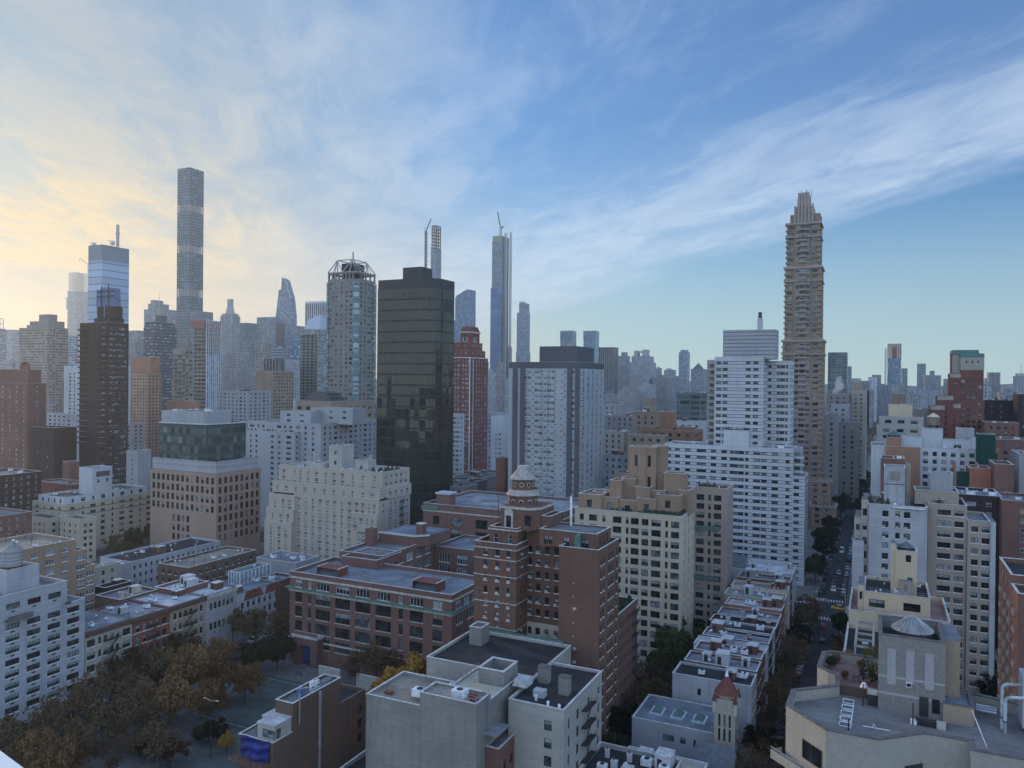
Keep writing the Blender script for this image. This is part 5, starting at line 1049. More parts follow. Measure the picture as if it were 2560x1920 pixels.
# buildings behind the ship-like one
def simple(label, cx, cy, xl, xr, Y, mat, E=None, N=None, gear=2, seed=1, roof='roof_grey', name='building', cat='building', fin=True, **k):
    b, z = LB(cx, cy, xl, xr, Y=Y); return house(label, b, z, mat, E, N, roof=roof, gear=gear, seed=seed, name=name, cat=cat, fin=fin, **k), b, z
simple('dark brown windowless block with a brick stair tower, in front of the balcony tower', 135, 1070, 78, 192, 318, 'brick_dark', E=dict(bay=7, w=1.4, fl=3.1, wh=1.3, top=9, st='dsf'), gear=1)
simple('brown brick stump tower carrying a sheet metal box, left of the white lift tower', 173, 1155, 156, 200, 300, 'brick', gear=0)
simple('low red brick building behind the long cream apartment house', 180, 1212, 92, 235, 262, 'brick_red', gear=2, seed=6)
simple('white modern block with terraces squeezed left of the dark brown balcony tower', 180, 1035, 117, 196, 400, 'white', E=dict(bay=5, w=2.6, fl=3.1, wh=1.5, top=1.6, st='d2f', var=VN))
simple('pale stepped apartment house with terraces, right of the dark brown balcony tower', 330, 1060, 314, 362, 420, 'white_warm', E=dict(bay=4.6, w=2.6, fl=3.0, wh=1.5, top=1.6, st='d2f', var=VN), N=dict(bay=4, w=2, fl=3, wh=1.5, top=1.5, st='d2f'))
simple('grey flat slab with sparse windows between the balcony tower and the office building', 345, 1128, 316, 378, 330, 'grey_conc', E=dict(bay=5, w=1.2, fl=3, wh=1.3, top=2, st='d1'), gear=2)
# office building with glass top
a = at_y(541, 1185, 257); b, z = LB(541, 1185, 376, 652, Y=257)
t = Bd('brown stone office building with a green glass upper block and grey plant box', 'office building', 'office_building', (b[1], b[2], 0))
wK = dict(bay=3.05, mar=.8, w=1.75, fl=4.35, wh=3.0, top=1.9, st='d2', var=(40, 26, 3, 8, 13, 10))
t.wall(b, 'E', z - 4.35 * 4 - 1.9, z, 'peach', wK); t.wall(b, 'E', 0, z - 4.35 * 4 - 1.9, 'peach', dict(cols=[(.37, 1.75), (.445, 1.75), (.515, 1.75), (.585, 1.75)], fl=4.35, wh=3.0, top=1.3, st='d2', bot=6, var=(40, 26, 3, 8, 13, 10)))
t.wall(b, 'N', 0, z, 'peach', dict(bay=3.0, mar=.6, w=1.75, fl=4.35, wh=3.0, top=1.9, st='d2', bot=6, var=(40, 26, 3, 8, 13, 10)))
m = t.mb('wall'); m.face([(b[0], b[3], 0), (b[0], b[2], 0), (b[0], b[2], z), (b[0], b[3], z)], 'peach'); m.face([(b[1], b[3], 0), (b[0], b[3], 0), (b[0], b[3], z), (b[1], b[3], z)], 'peach'); t.mb('roof').face([(b[0], b[2], z), (b[1], b[2], z), (b[1], b[3], z), (b[0], b[3], z)], 'roof_grey')
q = (b[0], b[1] - 1.5, b[2] + 1.2, b[3]); zq = at_y(541, 1158, 258).z; t.vol(q, z + .01, zq, 'grey_light', 'roof_silver', .6, part='setback_storey'); t.band(q, z + 2.2, 1.0, .12, 'grey_conc'); t.band(q, z + 4.6, .8, .12, 'grey_conc')
facade('fa_greenglass', (.055, .075, .075), (.045, .075, .075), 2.6, .94, 4.4, .62, .35, (.10, .145, .14), grough=.1)
zg = at_y(517, 1060, 262).z; g = (b[0] - .2, sx_(518, 262, zg), 262, sy_(615, sx_(518, 262, zg), zg)); t.vol(g, zq, zg, 'fa_greenglass', 'roof_grey', .9, part='glass_block'); t.band(g, zg - .5, .5, .2, 'coping')
zm = at_y(508, 1030, 265).z; g2 = (sx_(404, 265, zm), sx_(508, 265, zm), 265, g[3] - 4); t.vol(g2, zg - .9, zm, 'grey_light', 'roof_grey', .4, part='plant_box'); m = MB(); k = zg + .6
while k < zm - .5: m.box(g2[0], g2[1], g2[2] - .06, g2[2] - .003, k, k + .1, 'grey_conc'); m.box(g2[1] + .003, g2[1] + .06, g2[2], g2[3], k, k + .1, 'grey_conc'); k += .8
t.solo('cladding_rib', m); t.gear((g2[0] + 3, g2[1], g2[2], g2[3]), zm - .4, 6, 3, kinds=['roof_vent', 'pipe', 'air_handler']); t.done()
simple('small orange-brown brick box rising behind the grey plant box of the office building', 487, 1004, 417, 500, 380, 'brick_orange', gear=0)
# behind the office
E5 = dict(bay=4.2, w=[1.6, 2.4], fl=3.0, wh=1.4, top=1.7, st='d2f', var=VN)
simple('grey apartment house with terraces behind the orange-brown brick box', 620, 978, 545, 678, 470, 'grey_light', E5, E5, gear=3, seed=51)
simple('low pale apartment block in haze, left of the grey one with terraces', 545, 1000, 478, 590, 540, 'grey_light', E5, E5, gear=3, seed=52)
simple('beige slab with a blank wall and a dark windowed strip, left of the arched-roof block', 681, 927, 640, 736, 560, 'brick_tan', dict(bay=12, w=1, fl=3.2, wh=1.3, top=3, st='d1'), dict(bay=3.4, w=2.2, fl=3.2, wh=1.6, top=2, st='d2f', var=(50, 20, 5, 10, 10, 5)), gear=1, seed=53, name='apartment_tower', cat='apartment tower')
t, b, z = simple('brown panelled penthouse block rising behind the beige slab', 700, 896, 660, 712, 600, 'fa_darkribs', gear=0)
t, b, z = simple('tan low block under a big dark arched skylight, left of the truss-topped tower', 830, 1004, 735, 935, 440, 'brick_tan', dict(bay=7, w=4, fl=6, wh=2.5, top=4, st='d3f', var=(50, 30, 5, 5, 5, 5)), dict(bay=7, w=4, fl=6, wh=2.5, top=4, st='d3f', var=(50, 30, 5, 5, 5, 5)), gear=2, seed=54, fin=False)
m = MB(); cx = sx_(795, b[2] + 6, z); rr = (sx_(826, b[2] + 6, z) - sx_(765, b[2] + 6, z)) / 2; n = 12; y0, y1 = b[2] + 6, b[2] + 22
for i in range(n):
    a0, a1 = math.pi * i / n, math.pi * (i + 1) / n; p = [(cx + rr * math.cos(a0), z + rr * .62 * math.sin(a0)), (cx + rr * math.cos(a1), z + rr * .62 * math.sin(a1))]
    m.face([(p[0][0], y0, p[0][1]), (p[1][0], y0, p[1][1]), (p[1][0], y1, p[1][1]), (p[0][0], y1, p[0][1])], 'g_dark'); m.face([(cx, y0, z), (p[1][0], y0, p[1][1]), (p[0][0], y0, p[0][1])], 'grey_dark')
    if i % 2 == 0: m.tube((p[0][0], y0, p[0][1]), (p[0][0], y1, p[0][1]), .25, 'metal', 4)
t.solo('arched_skylight', m); t.done()
# big grey-white slab complex
t, b, z = simple('wide grey-white slab apartment complex with balcony stacks and planted terraces', 802, 1060, 620, 945, 337, 'grey_light',
  dict(cols=[(.06, 3.4), (.15, 1.2), (.22, 1.6), (.44, 3.0), (.52, 1.4), (.60, 1.8), (.70, 3.0), (.80, 1.4), (.9, 1.8)], fl=3.0, wh=1.45, top=1.8, st='d3f', var=VN), dict(bay=4.4, w=[1.8, 1.2, 2.6], fl=3.0, wh=1.45, top=1.8, st='d2f', var=VN), gear=6, seed=55, fin=False, name='apartment_building', cat='apartment building')
w = b[1] - b[0]; k = z - 12
while k > 8:
    for fx in (.32, ): 
        m = MB(); x = b[0] + w * fx; m.cyl(x, b[2] + .6, k, k + .9, 2.6, n=14, mat='grey_light'); t.solo('balcony', m)
    for yy in (b[2] + 12, b[2] + 30): m = MB(); m.box(b[1] + .002, b[1] + 1.3, yy, yy + 5, k, k + .9, 'grey_light'); t.solo('balcony', m)
    k -= 3.0
q = (b[0] - 4, b[0] + w * .72, b[2] - 4, b[2] - .02); zz = at_y(700, 1079, b[2] - 4).z; t.vol(q, 0, zz, 'grey_light', 'roof_grey', .9, E=dict(cols=[(.1, 3.6), (.24, 1.3), (.34, 1.3), (.62, 2.2), (.74, 1.8), (.9, 3.4)], fl=3.0, wh=1.45, top=2.2, st='d3f', var=VN), N=dict(n=1, w=1.6, fl=3, wh=1.4, top=2, st='d2f'))
m = MB()
for i in range(26): x = R.uniform(q[0] + 1, q[1] - .6); m.cyl(x, q[2] + R.uniform(.7, 1.3), zz - .9, zz + R.uniform(.0, 1.2), .7, .25, 6, 'hedge')
t.solo('terrace_plants', m)
for p0, p1, py, dY in ((701, 776, 1028, 4), (776, 882, 1020, 14)):
    zz = at_y((p0 + p1) / 2, py, b[2] + dY).z; qq = (sx_(p0, b[2] + dY, zz), sx_(p1, b[2] + dY, zz), b[2] + dY, b[2] + dY + 12); t.vol(qq, z - .8, zz, 'grey_light', 'roof_grey', .5, E=dict(bay=8, w=2.6, fl=3.2, wh=1.2, top=1.6, st='d2f', bot=.2), part='penthouse')
m = MB(); x = sx_(731, b[2] + 6, z + 8); m.cyl(x, b[2] + 8, z + 5, z + 13, .9, n=10, mat='grey_light'); t.solo('flue', m); t.done()
# beige terraced apartment house
b, z = LB(950, 1182, 662, 1029, Y=224 + 40)
t = Bd('beige terraced apartment house with white stepped flanks and a white stair tower', 'apartment building', 'apartment_building', (b[1], b[2], 0)); w = b[1] - b[0]; d = b[3] - b[2]; Y = b[2]
VM = (40, 16, 10, 14, 14, 6)
def cz(px, py, dY=0): return at_y(px, py, Y + dY).z
xL = lambda px, py=1200, dY=0: sx_(px, Y + dY, cz(px, py, dY))
fl = 2.98
z2 = cz(800, 1212); top_b = (xL(697, 1168, 2.2), b[1] - .3, Y + 2.2, b[3] - 1); ztop = at_y(950, 1181, Y + 2.2).z
colsA = [(.05, 1.7), (.16, 1.3), (.22, 1.3), (.30, 1.2), (.38, 2.0), (.47, 1.3), (.55, 1.8), (.63, 1.8), (.73, 1.1), (.82, 1.6), (.93, 1.3)]
t.vol(top_b, z2 - 1, ztop, 'beige', 'roof_white', 1.0, E=dict(cols=colsA, fl=fl, wh=1.45, top=1.5, st='w3fv', var=VM, bot=.2), N=dict(bay=3.4, w=1.6, fl=fl, wh=1.45, top=1.5, st='w2f', var=VM, bot=.2), part='upper_storeys')
mid = (xL(738, 1300), b[1] - 5.2, Y, b[3]); t.vol((xL(681, 1205), b[1], Y, b[3]), cz(720, 1232), z2, 'beige', 'roof_grey', .8, E=dict(cols=[(.05, 1.2), (.14, 2.0), (.23, 1.3), (.32, 1.6), (.41, 1.5), (.5, 1.8), (.59, 1.3), (.68, 1.4), (.76, 1.1), (.85, 1.6), (.93, 2.0)], fl=fl, wh=1.45, top=1.5, st='w3fv', var=VM, bot=.2), N=dict(bay=3.6, w=1.8, fl=fl, wh=1.45, top=1.5, st='w2fv', var=VM))
zmid = cz(720, 1232) - .01
t.vol((xL(736, 1250, .0), xL(885, 1250), Y, b[3]), 0, zmid, 'beige', 'roof_grey', 0, E=dict(n=8, w=[1.8, 1.6, 1.3, 1.9], mar=.5, fl=fl, wh=1.45, top=1.4, st='w3fv', var=VM))
# stepped flanks, left and right of the centre
for i, (pa, pb, py, out) in enumerate(((672, 737, 1233, .9), (665, 733, 1268, 1.9), (661, 728, 1300, 2.9))):
    zz = cz(pa, py, -out); q = (xL(pa, py, -out), xL(pb, py, -out), Y - out, Y + 6 + i * .3); t.vol(q, 0, zz, 'beige', 'roof_grey', .7, E=dict(cols=[(.25, 1.0), (.55, 1.6), (.8, 1.6)], fl=fl, wh=1.45, top=2.0, st='w2fv', var=VM, nr=2 if i < 2 else 30, bot=.5), N=dict(n=1, w=1.2, fl=fl, wh=1.4, top=2, st='w2f'), cop='trim_white')
zr = (1252, 1284, 1322, 1340)
for i, (pa, pb, py, out) in enumerate(((884, 960, 1250, .8), (880, 955, 1288, 1.7), (892, 950, 1322, 2.6))):
    zz = cz(pb, py, -out); q = (xL(pa, py, -out), min(xL(pb, py, -out), b[1] - .2 * i), Y - out, Y + 6 + i * .3); t.vol(q, 0, zz, 'beige', 'roof_grey', .7, E=dict(cols=[(.12, 2.0), (.36, 1.8), (.62, .9), (.82, 1.3)], fl=fl, wh=1.45, top=2.0, st='w3fv', var=VM, nr=2 if i < 2 else 30, bot=.5), N=dict(n=1, w=1.2, fl=fl, wh=1.4, top=2, st='w2f'), cop='trim_white')
t.vol((b[1] - 6, b[1] - .5, Y + 6.3, b[3] - .2), 0, zmid, 'white_warm', 'roof_grey', 0, N=dict(cols=[(.15, 1.6), (.36, 1.8), (.60, 1.0), (.72, 1.8), (.88, 1.6)], fl=fl, wh=1.45, top=1.6, st='w2fv', var=VM, bot=1))
fire_escape(t, b[1] - .48, Y + 15, 8, zmid - 2, 3, fl, 1.0)
m = MB()
for (pa, pb, py, dY) in ((696, 950, 1205, 2.1),): m.box(top_b[0], top_b[1], Y + .2, Y + .35, z2 + .01, z2 + .4, 'metal')
for i in range(40): x = R.uniform(top_b[0], top_b[1]); m.cyl(x, Y + 1.0, z2 - .8, z2 + R.uniform(-.2, .9), .45, .15, 6, 'hedge')
t.solo('terrace_plants', m)
for pa, pb, py, dY, dp, pt_, win in ((823, 880, 1114, 10, 9, 'stair_tower', 1), (763, 808, 1156, 8, 6, 'roof_hut', 1), (887, 920, 1150, 8, 6, 'roof_hut', 1)):
    zz = cz(pa + 10, py, dY); q = (xL(pa, py, dY), xL(pb if pt_ != 'stair_tower' else 854, py, dY), Y + dY, Y + dY + dp); t.vol(q, ztop - 1, zz, 'white_warm', 'roof_grey', .5, E=dict(n=1, w=1.3, fl=4.5, wh=1.7, top=2.2, st='dsf', bot=.1), part=pt_)
m = MB(); x = xL(782, 1130, 9); m.box(x, x + 1.2, Y + 9, Y + 10.2, ztop - 1, cz(785, 1128, 9), 'white_warm'); t.solo('chimney', m); m = MB(); x = xL(912, 1137, 9); m.box(x, x + 1.2, Y + 12, Y + 13.2, ztop - 1, cz(915, 1137, 12), 'white_warm'); t.solo('chimney', m)
m = MB()
for i in range(26): x = R.uniform(xL(915, 1170, 6), b[1] - 1.5); m.cyl(x, R.uniform(Y + 4, b[3] - 5), ztop - 1, ztop + R.uniform(.0, 1.4), .9, .3, 6, 'hedge')
t.solo('roof_garden', m); t.gear(top_b, ztop - 1, 6, 60, chim='white_warm', kinds=['roof_vent', 'air_handler', 'bulkhead']); t.done()
# gap between black tower and school: row houses on the next block
for i, (p0, p1, py, lab) in enumerate(((1129, 1160, 1218, 'first'), (1152, 1185, 1206, 'second'), (1176, 1212, 1195, 'third'), (1200, 1240, 1185, 'fourth'))):
    A = at_y(p1, py, 352 + i * 16); house(f'dark grey-green low house, {lab} from the black tower in the stepped row', (sx_(p0 - 40, A.y, A.z), A.x, A.y, A.y + 15), A.z, 'grey_dark' if i % 2 else 'grey_brown', E=dict(bay=3, w=1.1, fl=3.2, wh=1.6, top=1.8, st='d1', var=VN), roof='roof_grey', gear=2, seed=70 + i, name='row_house', cat='row house', cop='coping')
simple('narrow white apartment slab between the black tower and the ornate red tower', 1150, 1035, 1122, 1161, 430, 'white', dict(n=5, w=2.0, fl=3.0, wh=1.5, top=2, st='w2f', var=(30, 10, 30, 10, 20, 5)), dict(n=2, w=2, fl=3, wh=1.5, top=2, st='w2f'), gear=0, name='apartment_tower', cat='apartment tower')
simple('pale blank-walled block with few windows right of the ornate red tower', 1258, 1040, 1228, 1275, 470, 'white', dict(cols=[(.42, .9), (.72, 1.5), (.88, 1.5)], fl=3.2, wh=1.5, top=12, st='w2f'), gear=0)
simple('cream stone block with rows of small windows behind the ornate red tower', 1248, 1032, 1216, 1262, 600, 'fa_castle', gear=0)
simple('rust brown brick stump tower left of the dark roofed slab', 1262, 1145, 1240, 1275, 356, 'brick', gear=0)
simple('low brick market building with pale edge, in front of the rust stump tower', 1268, 1240, 1205, 1278, 335, 'brick_brown', gear=3, seed=88)
# ---------------------------------------------------------------- the school
X1 = -104.0; a = at_x(1130, 1488, X1); YS = a.y; hS = a.z; xl = sx_(725, YS, hS)
t = Bd('wide red brick school with stone bands, green cornice and rows of large grid windows', 'school', 'school_building', (X1, YS, 0))
b = (xl, X1, YS, YS + 21); CS = [(.06, 2.6), (.135, 1.2), (.222, 5.3), (.35, 5.3), (.477, 5.3), (.603, 5.3), (.708, 1.4), (.80, 4.2), (.93, .0)]
CS = CS[:-1] + [(.92, 3.0)]; fS = 4.3
zc = hS - 4.9
t.vol(b, zc, hS, 'brick_school', 'roof_bluegrey', 1.1, E=dict(cols=[(c, min(w_, 4.6)) for c, w_ in CS], fl=9, wh=2.2, top=2.3, st='w4fS', var=(30, 30, 10, 10, 10, 10), bot=.1, nr=1), N=dict(bay=4.5, w=3.2, fl=9, wh=2.2, top=2.3, st='w4fS', bot=.1, nr=1), part='upper_wall', cop='coping')
t.wall(b, 'E', 0, zc - .01, 'brick_school', dict(cols=CS, fl=fS, wh=3.0, top=1.0, st='dg', var=(45, 30, 2, 15, 3, 5), bot=1))
t.wall(b, 'N', 0, zc - .01, 'brick_school', dict(bay=5, w=3.6, fl=fS, wh=3.0, top=1.0, st='w4fS', var=VN, bot=1)); t.wall(b, 'S', 0, zc - .01, 'brick_school', None)
m = MB(); L = b[1] - b[0]
t.band(b, zc - .9, .9, .25, 'trim_stone'); t.band(b, zc - .0, .35, 1.1, 'trim_green'); t.band(b, zc + 3.0, .55, .22, 'trim_stone'); t.band(b, 6.4, .5, .25, 'trim_stone', part='string_course')
m = MB(); k = zc - 1.0 - 3.0 - .01
while k > 2:
    for c, w_ in CS: x = b[0] + L * c; m.box(x - w_ / 2 - .1, x + w_ / 2 + .1, YS - .14, YS - .003, k - .22, k, 'trim_stone')
    k -= fS
t.solo('sill', m)
# entrance porch with the dark blue doors
x = sx_(765, YS - 2.5, 5); m = MB(); m.box(x - 4.4, x - 2.0, YS - 3, YS - .01, 0, 8.4, 'brick_school'); m.box(x + 2.0, x + 4.4, YS - 3, YS - .01, 0, 8.4, 'brick_school'); m.box(x - 2.0, x + 2.0, YS - 3, YS - .01, 6.2, 8.4, 'brick_school'); m.box(x - 4.9, x + 4.9, YS - 3.4, YS - .01, 8.41, 9.1, 'trim_stone'); m.box(x - 4.4, x + 4.4, YS - 3, YS - 2.7, 9.11, 10, 'brick_school'); t.solo('porch', m)
m = MB(); m.box(x - 1.95, x + 1.95, YS - 1.6, YS - 1.4, .1, 6.1, 'door_blue'); m.box(x - .03, x + .03, YS - 1.64, YS - 1.61, .1, 6.1, 'iron'); t.solo('door', m)
# skylight huts on the front roof
for pa, pb, py, nm_ in ((768, 838, 1412, 1), (1020, 1085, 1444, 1)):
    A = at_z(pa, py + 25, hS); q = (A.x, A.x + 7.6, YS + 3.2, YS + 8.4); m = MB(); m.box(q[0], q[1], q[2], q[3], hS - 1.1, hS + 1.4, 'brick_red', 'E'); m.face([(q[0], q[2], hS - 1.1), (q[1], q[2], hS - 1.1), (q[1], q[2] + 3, hS + 1.42), (q[0], q[2] + 3, hS + 1.42)], 'slate')
    for xx in (q[0] - .2, q[1] - .1): m.box(xx, xx + .3, q[2], q[3], hS + 1.41, hS + 1.65, 'coping')
    t.solo('skylight_hut', m)
# left block, spine and rear wings
xs = -141.5; zz1 = at_y(870, 1392, YS + 17).z
t.vol((xl + 6, xs + .5, YS + 17, YS + 31), hS - 1, zz1, 'brick_school', 'roof_bluegrey', .7, E=dict(cols=[(.48, 1.0), (.78, 1.0)], fl=9, wh=1.5, top=4.2, st='wsf', nr=1, bot=.2), part='corner_block')
zsp = at_x(1010, 1372, xs).z; ysp = at_x(1085, 1352, xs).y
t.vol((xl + 2, xs, YS + 21.02, ysp), 0, zsp, 'brick_school', 'roof_grey', .8, N=dict(bay=5.2, w=3.8, fl=4.2, wh=2.4, top=2.0, st='w4fS', var=VN), part='courtyard_wing')
q = (xs - 15, xs + 3, ysp - 12, ysp + 6); zh = at_x(1090, 1330, xs + 3).z; m = MB(); c3 = 3.5
m.prism([(q[0], q[2]), (q[1] - c3, q[2]), (q[1], q[2] + c3), (q[1], q[3]), (q[0], q[3])], zsp - .8, zh - .6, 'brick_school', top='roof_bluegrey'); m.prism([(q[0] - .2, q[2] - .2), (q[1] - c3, q[2] - .2), (q[1] + .2, q[2] + c3), (q[1] + .2, q[2] + c3 + .5), (q[1] - c3, q[2] + .3), (q[0] - .2, q[2] + .3)], zh - .59, zh, 'coping'); t.solo('gym_block', m)
m = MB(); xx = sx_(1036, q[2], zh); m.box(xx - 1.3, xx + 1.3, q[2] + 3, q[2] + 5.6, zsp, zh + 3.2, 'brick_school'); m.box(xx - 1.4, xx + 1.4, q[2] + 2.9, q[2] + 5.7, zh + 3.21, zh + 3.5, 'coping'); t.solo('chimney', m)
m = MB(); xx = sx_(918, YS + 33, zsp); m.box(xx - 1.6, xx + 1.4, YS + 34, YS + 37, zsp - .8, zsp + 5, 'brick_school'); t.solo('chimney', m)
zrw = at_y(1150, 1372, ysp).z
t.vol((xs + .02, X1, ysp, ysp + 22), 0, zrw, 'brick_school', 'roof_bluegrey', .8, E=dict(n=5, w=4.2, mar=.6, fl=4.2, wh=3.0, top=2.3, st='w4fS', var=VN), part='rear_wing')
hr = at_y(1058, 1257, ysp + 23).z; q = (sx_(1058, ysp + 23, hr), X1 - .5, ysp + 23, 295)
t.vol(q, 0, hr, 'brick_school', 'roof_silver', 1.0, E=dict(cols=[(.105, 2.8), (.27, 5.0), (.46, 5.0), (.64, 5.0), (.82, 5.0), (.94, 2)], fl=4.6, wh=3.3, top=4.6, st='dg', var=(45, 30, 2, 15, 3, 5), bot=1), N=dict(bay=5, w=4, fl=4.6, wh=3.3, top=4.6, st='dg'), part='auditorium'); t.band(q, hr - 3.0, .5, .2, 'trim_stone')
m = MB(); m.box(q[0] - .5, q[0] + 7, q[2] - .7, q[2] - .01, hr - 2.3, hr - .8, 'trim_green'); t.solo('green_cornice', m)
m = MB(); xx = sx_(1110, q[2] + 4, hr); m.box(xx - 2.9, xx + 2.9, q[2] + 3, q[2] + 8, hr - 1, hr + 3.4, 'brick_school'); m.box(xx - 3.2, xx + 3.2, q[2] + 2.7, q[2] + 8.3, hr + 3.41, hr + 4.1, 'lead'); t.solo('roof_hut', m)
t.gear((xs, X1, ysp, ysp + 22), zrw - .8, 3, 8, kinds=['pipe', 'roof_vent']); t.done()
# ---------------------------------------------------------------- the brick hotel with its turret
X1 = -56.0; a = at_y(1497, 1376, 161); Y = 161.0; hH = a.z; X1 = a.x; xl = sx_(1186, Y, 47)
t = Bd('tall brown-red brick apartment building crowned by a round turret with two tiled skirts', 'apartment building', 'apartment_building', (X1, Y, 0))
VH = (36, 10, 10, 22, 16, 6); hl = at_y(1190, 1352, Y).z; fl = 2.98
xr1 = sx_(1290, Y, 40); xr2 = sx_(1397, Y, 40)
t.vol((xl, xr1, Y, Y + 16), 0, hl, 'brick_hotel', 'roof_tan', 1.0, E=dict(cols=[(.28, 1.0), (.56, 1.0), (.82, .7)], fl=fl, wh=1.65, top=1.3, st='d1aS', var=VH), N=dict(n=3, w=.9, fl=fl, wh=1.6, top=1.3, st='d1a', var=VH, mar=.5))
WR = dict(cols=[(.1, 1.0), (.28, 1.2), (.48, 1.1), (.68, 1.1), (.8, .6), (.92, 1.2)], fl=fl, wh=1.65, top=3.6, st='d1aS', var=VH)
t.vol((xr1 - .5, xr2 + .5, Y + 6.5, Y + 19), 27.4, hH + 1.5, 'brick_hotel', 'roof_grey', .6, E=WR); t.wall((xr1 - .5, xr2 + .5, Y + 6.45, Y + 19), 'E', 0, 27.39, 'cream', dict(WR, top=1.2))
yN = sy_(1548, X1, hH); t.vol((xr2, X1, Y, yN), 0, hH, 'brick_hotel', 'roof_black', 1.0, E=dict(cols=[(.38, .01), (.40, 1.05)], fl=fl, wh=1.65, top=6.2, st='d1aS', var=VH), N=dict(cols=[(.12, .8), (.24, .8), (.48, .8), (.58, .8), (.68, .8), (.88, .9)], fl=fl, wh=1.7, top=2.0, st='d1S', var=VH), S=None)
hN = at_x(1592, 1497, X1).z; yN2 = sy_(1592, X1, hN); t.vol((X1 - 14, X1 - .02, yN + .02, yN2), 0, hN, 'brick_hotel', 'roof_black', 1.0, E=None, N=dict(bay=1.9, mar=.5, w=.9, fl=fl, wh=1.6, top=2.0, st='d1', var=VH)); fire_escape(t, X1 - .02, yN2 - 3.6, 12, hN - 2, 3, fl)
m = MB()
for i in range(12): m.cyl(X1 - R.uniform(1, 3), R.uniform(yN + 1, yN2 - 1), hN - 1, hN + R.uniform(.2, 1.5), .7, .3, 6, 'hedge')
t.solo('terrace_plants', m)
for zb in (hl - 3.9, hl - 7.8, hl - 14, hl - 20): 
    if zb > 15: t.band((xl, xr1, Y, Y + 16), zb, .22, .12, 'trim_stone', part='stone_band')
t.band((xl, xr1, Y, Y + 16), hl - 1.4, .25, .2, 'trim_stone', part='stone_band')
# cream lower storeys
m = MB(); m.box(xr1, xr2, Y + 6.4, Y + 6.49, 0, 27.6, 'cream') if False else None
q = (sx_(1356, Y + 5, hH + 3), X1 - 1.6, Y + 3.2, yN - 1.5); zp = at_y(1510, 1338, Y + 3.2).z; t.vol(q, hH - 1, zp, 'brick_hotel', 'roof_grey', .4, E=dict(cols=[(.12, 1), (.2, 1), (.48, 1.4), (.8, 1.9)], fl=9, wh=2, top=1.4, st='d2f', bot=.1, nr=1), N=dict(n=3, w=.9, fl=9, wh=2, top=1.0, st='d1', bot=.1, nr=1), part='penthouse', cop='coping')
m = MB(); x = sx_(1443, Y + 2, hH); m.cyl(x, Y + 2.2, hH - 1, hH + 2.4, .9, .7, 10, 'trim_green'); m.cyl(x + .2, Y + 2.2, hH + 2.4, hH + 3.0, .7, .1, 10, 'trim_green'); t.solo('wrapped_tree', m)
m = MB(); x = sx_(1428, Y + 12, zp + 6); m.cyl(x, Y + 12, zp - 1, at_y(1428, 1240, Y + 12).z, .28, n=10, mat='metal_white'); t.solo('steel_flue', m)
# tiers under the turret
def hz(px, py, dY): return at_y(px, py, Y + dY).z
z1 = hz(1290, 1322, 2.5); q1 = (sx_(1224, Y + 2.5, z1), sx_(1294, Y + 2.5, z1), Y + 2.5, Y + 14); t.vol(q1, hl - 1, z1, 'brick_hotel', 'roof_tan', .7, E=dict(cols=[(.22, 1.0), (.74, 1.0)], fl=9, wh=2.2, top=1.5, st='w1', bot=.1, nr=1), N=dict(n=2, w=.9, fl=9, wh=2.2, top=1.5, st='d1', bot=.1, nr=1), part='terrace_tier'); t.band(q1, z1 - .7, .3, .25, 'trim_stone')
z2 = hz(1290, 1267, 4.5); q2 = (sx_(1252, Y + 4.5, z2), sx_(1342, Y + 4.5, z2), Y + 4.5, Y + 15); cxx, cyy = (q2[0] + q2[1]) / 2 + .6, (q2[2] + q2[3]) / 2; c3 = 2.2
m = MB(); oc = [(q2[0], q2[2]), (q2[1] - c3, q2[2]), (q2[1], q2[2] + c3), (q2[1], q2[3]), (q2[0], q2[3])]; m.prism(oc, z1 - .8, z2, 'brick_hotel'); m.prism([(cxx + (x - cxx) * 1.06, cyy + (y_ - cyy) * 1.06) for x, y_ in oc], z2 - .6, z2 - .05, 'trim_stone'); t.solo('belfry_base', m)
xx = sx_(1273, q2[2], z2); m = MB(); m.box(xx - 1.1, xx + 1.1, q2[2] - .25, q2[2] - .01, z1 - .4, z1 + 3.6, 'trim_stone'); m.face([(xx - 1.3, q2[2] - .25, z1 + 3.6), (xx + 1.3, q2[2] - .25, z1 + 3.6), (xx, q2[2] - .25, z1 + 4.6)], 'trim_stone'); m.box(xx - .65, xx + .65, q2[2] - .3, q2[2] - .26, z1 - .3, z1 + 2.6, 'g_dark'); t.solo('dormer_window', m)
xx = sx_(1324, q2[2] + 1, z2); m = MB(); m.box(xx - .8, xx + .8, q2[2] - .06, q2[2] - .01, z1 + .6, z1 + 3, 'g_dark'); m.tube((q2[0], q2[2] - .5, z1), (q2[0] - .6, q2[2] - .5, z2 + 3), .09, 'iron', 5); t.solo('dark_window', m)
t.vol((q2[1] + .02, sx_(1380, Y + 8, z2 - 3), Y + 7, Y + 15), z1 - 2, hz(1360, 1290, 7), 'brick_hotel', 'roof_green', .7, part='side_tier')
r0 = (sx_(1342, cyy, z2) - sx_(1272, cyy, z2)) / 2; tx = sx_(1307, cyy, z2); za = at_y(1307, 1235, cyy).z; zb_ = at_y(1307, 1222, cyy).z; zc_ = at_y(1307, 1196, cyy).z; zd = at_y(1307, 1171, cyy).z
plain('cupola', (.33, .29, .25), .8); tur = MB(); tur.cyl(tx, cyy, z2 - .1, za, r0 * .96, n=10, mat='brick_hotel', sm=False, ph=.31); to = t.solo('turret', tur)
def tpart(nm, mm): ob = mm.build(nm, t.root); return ob
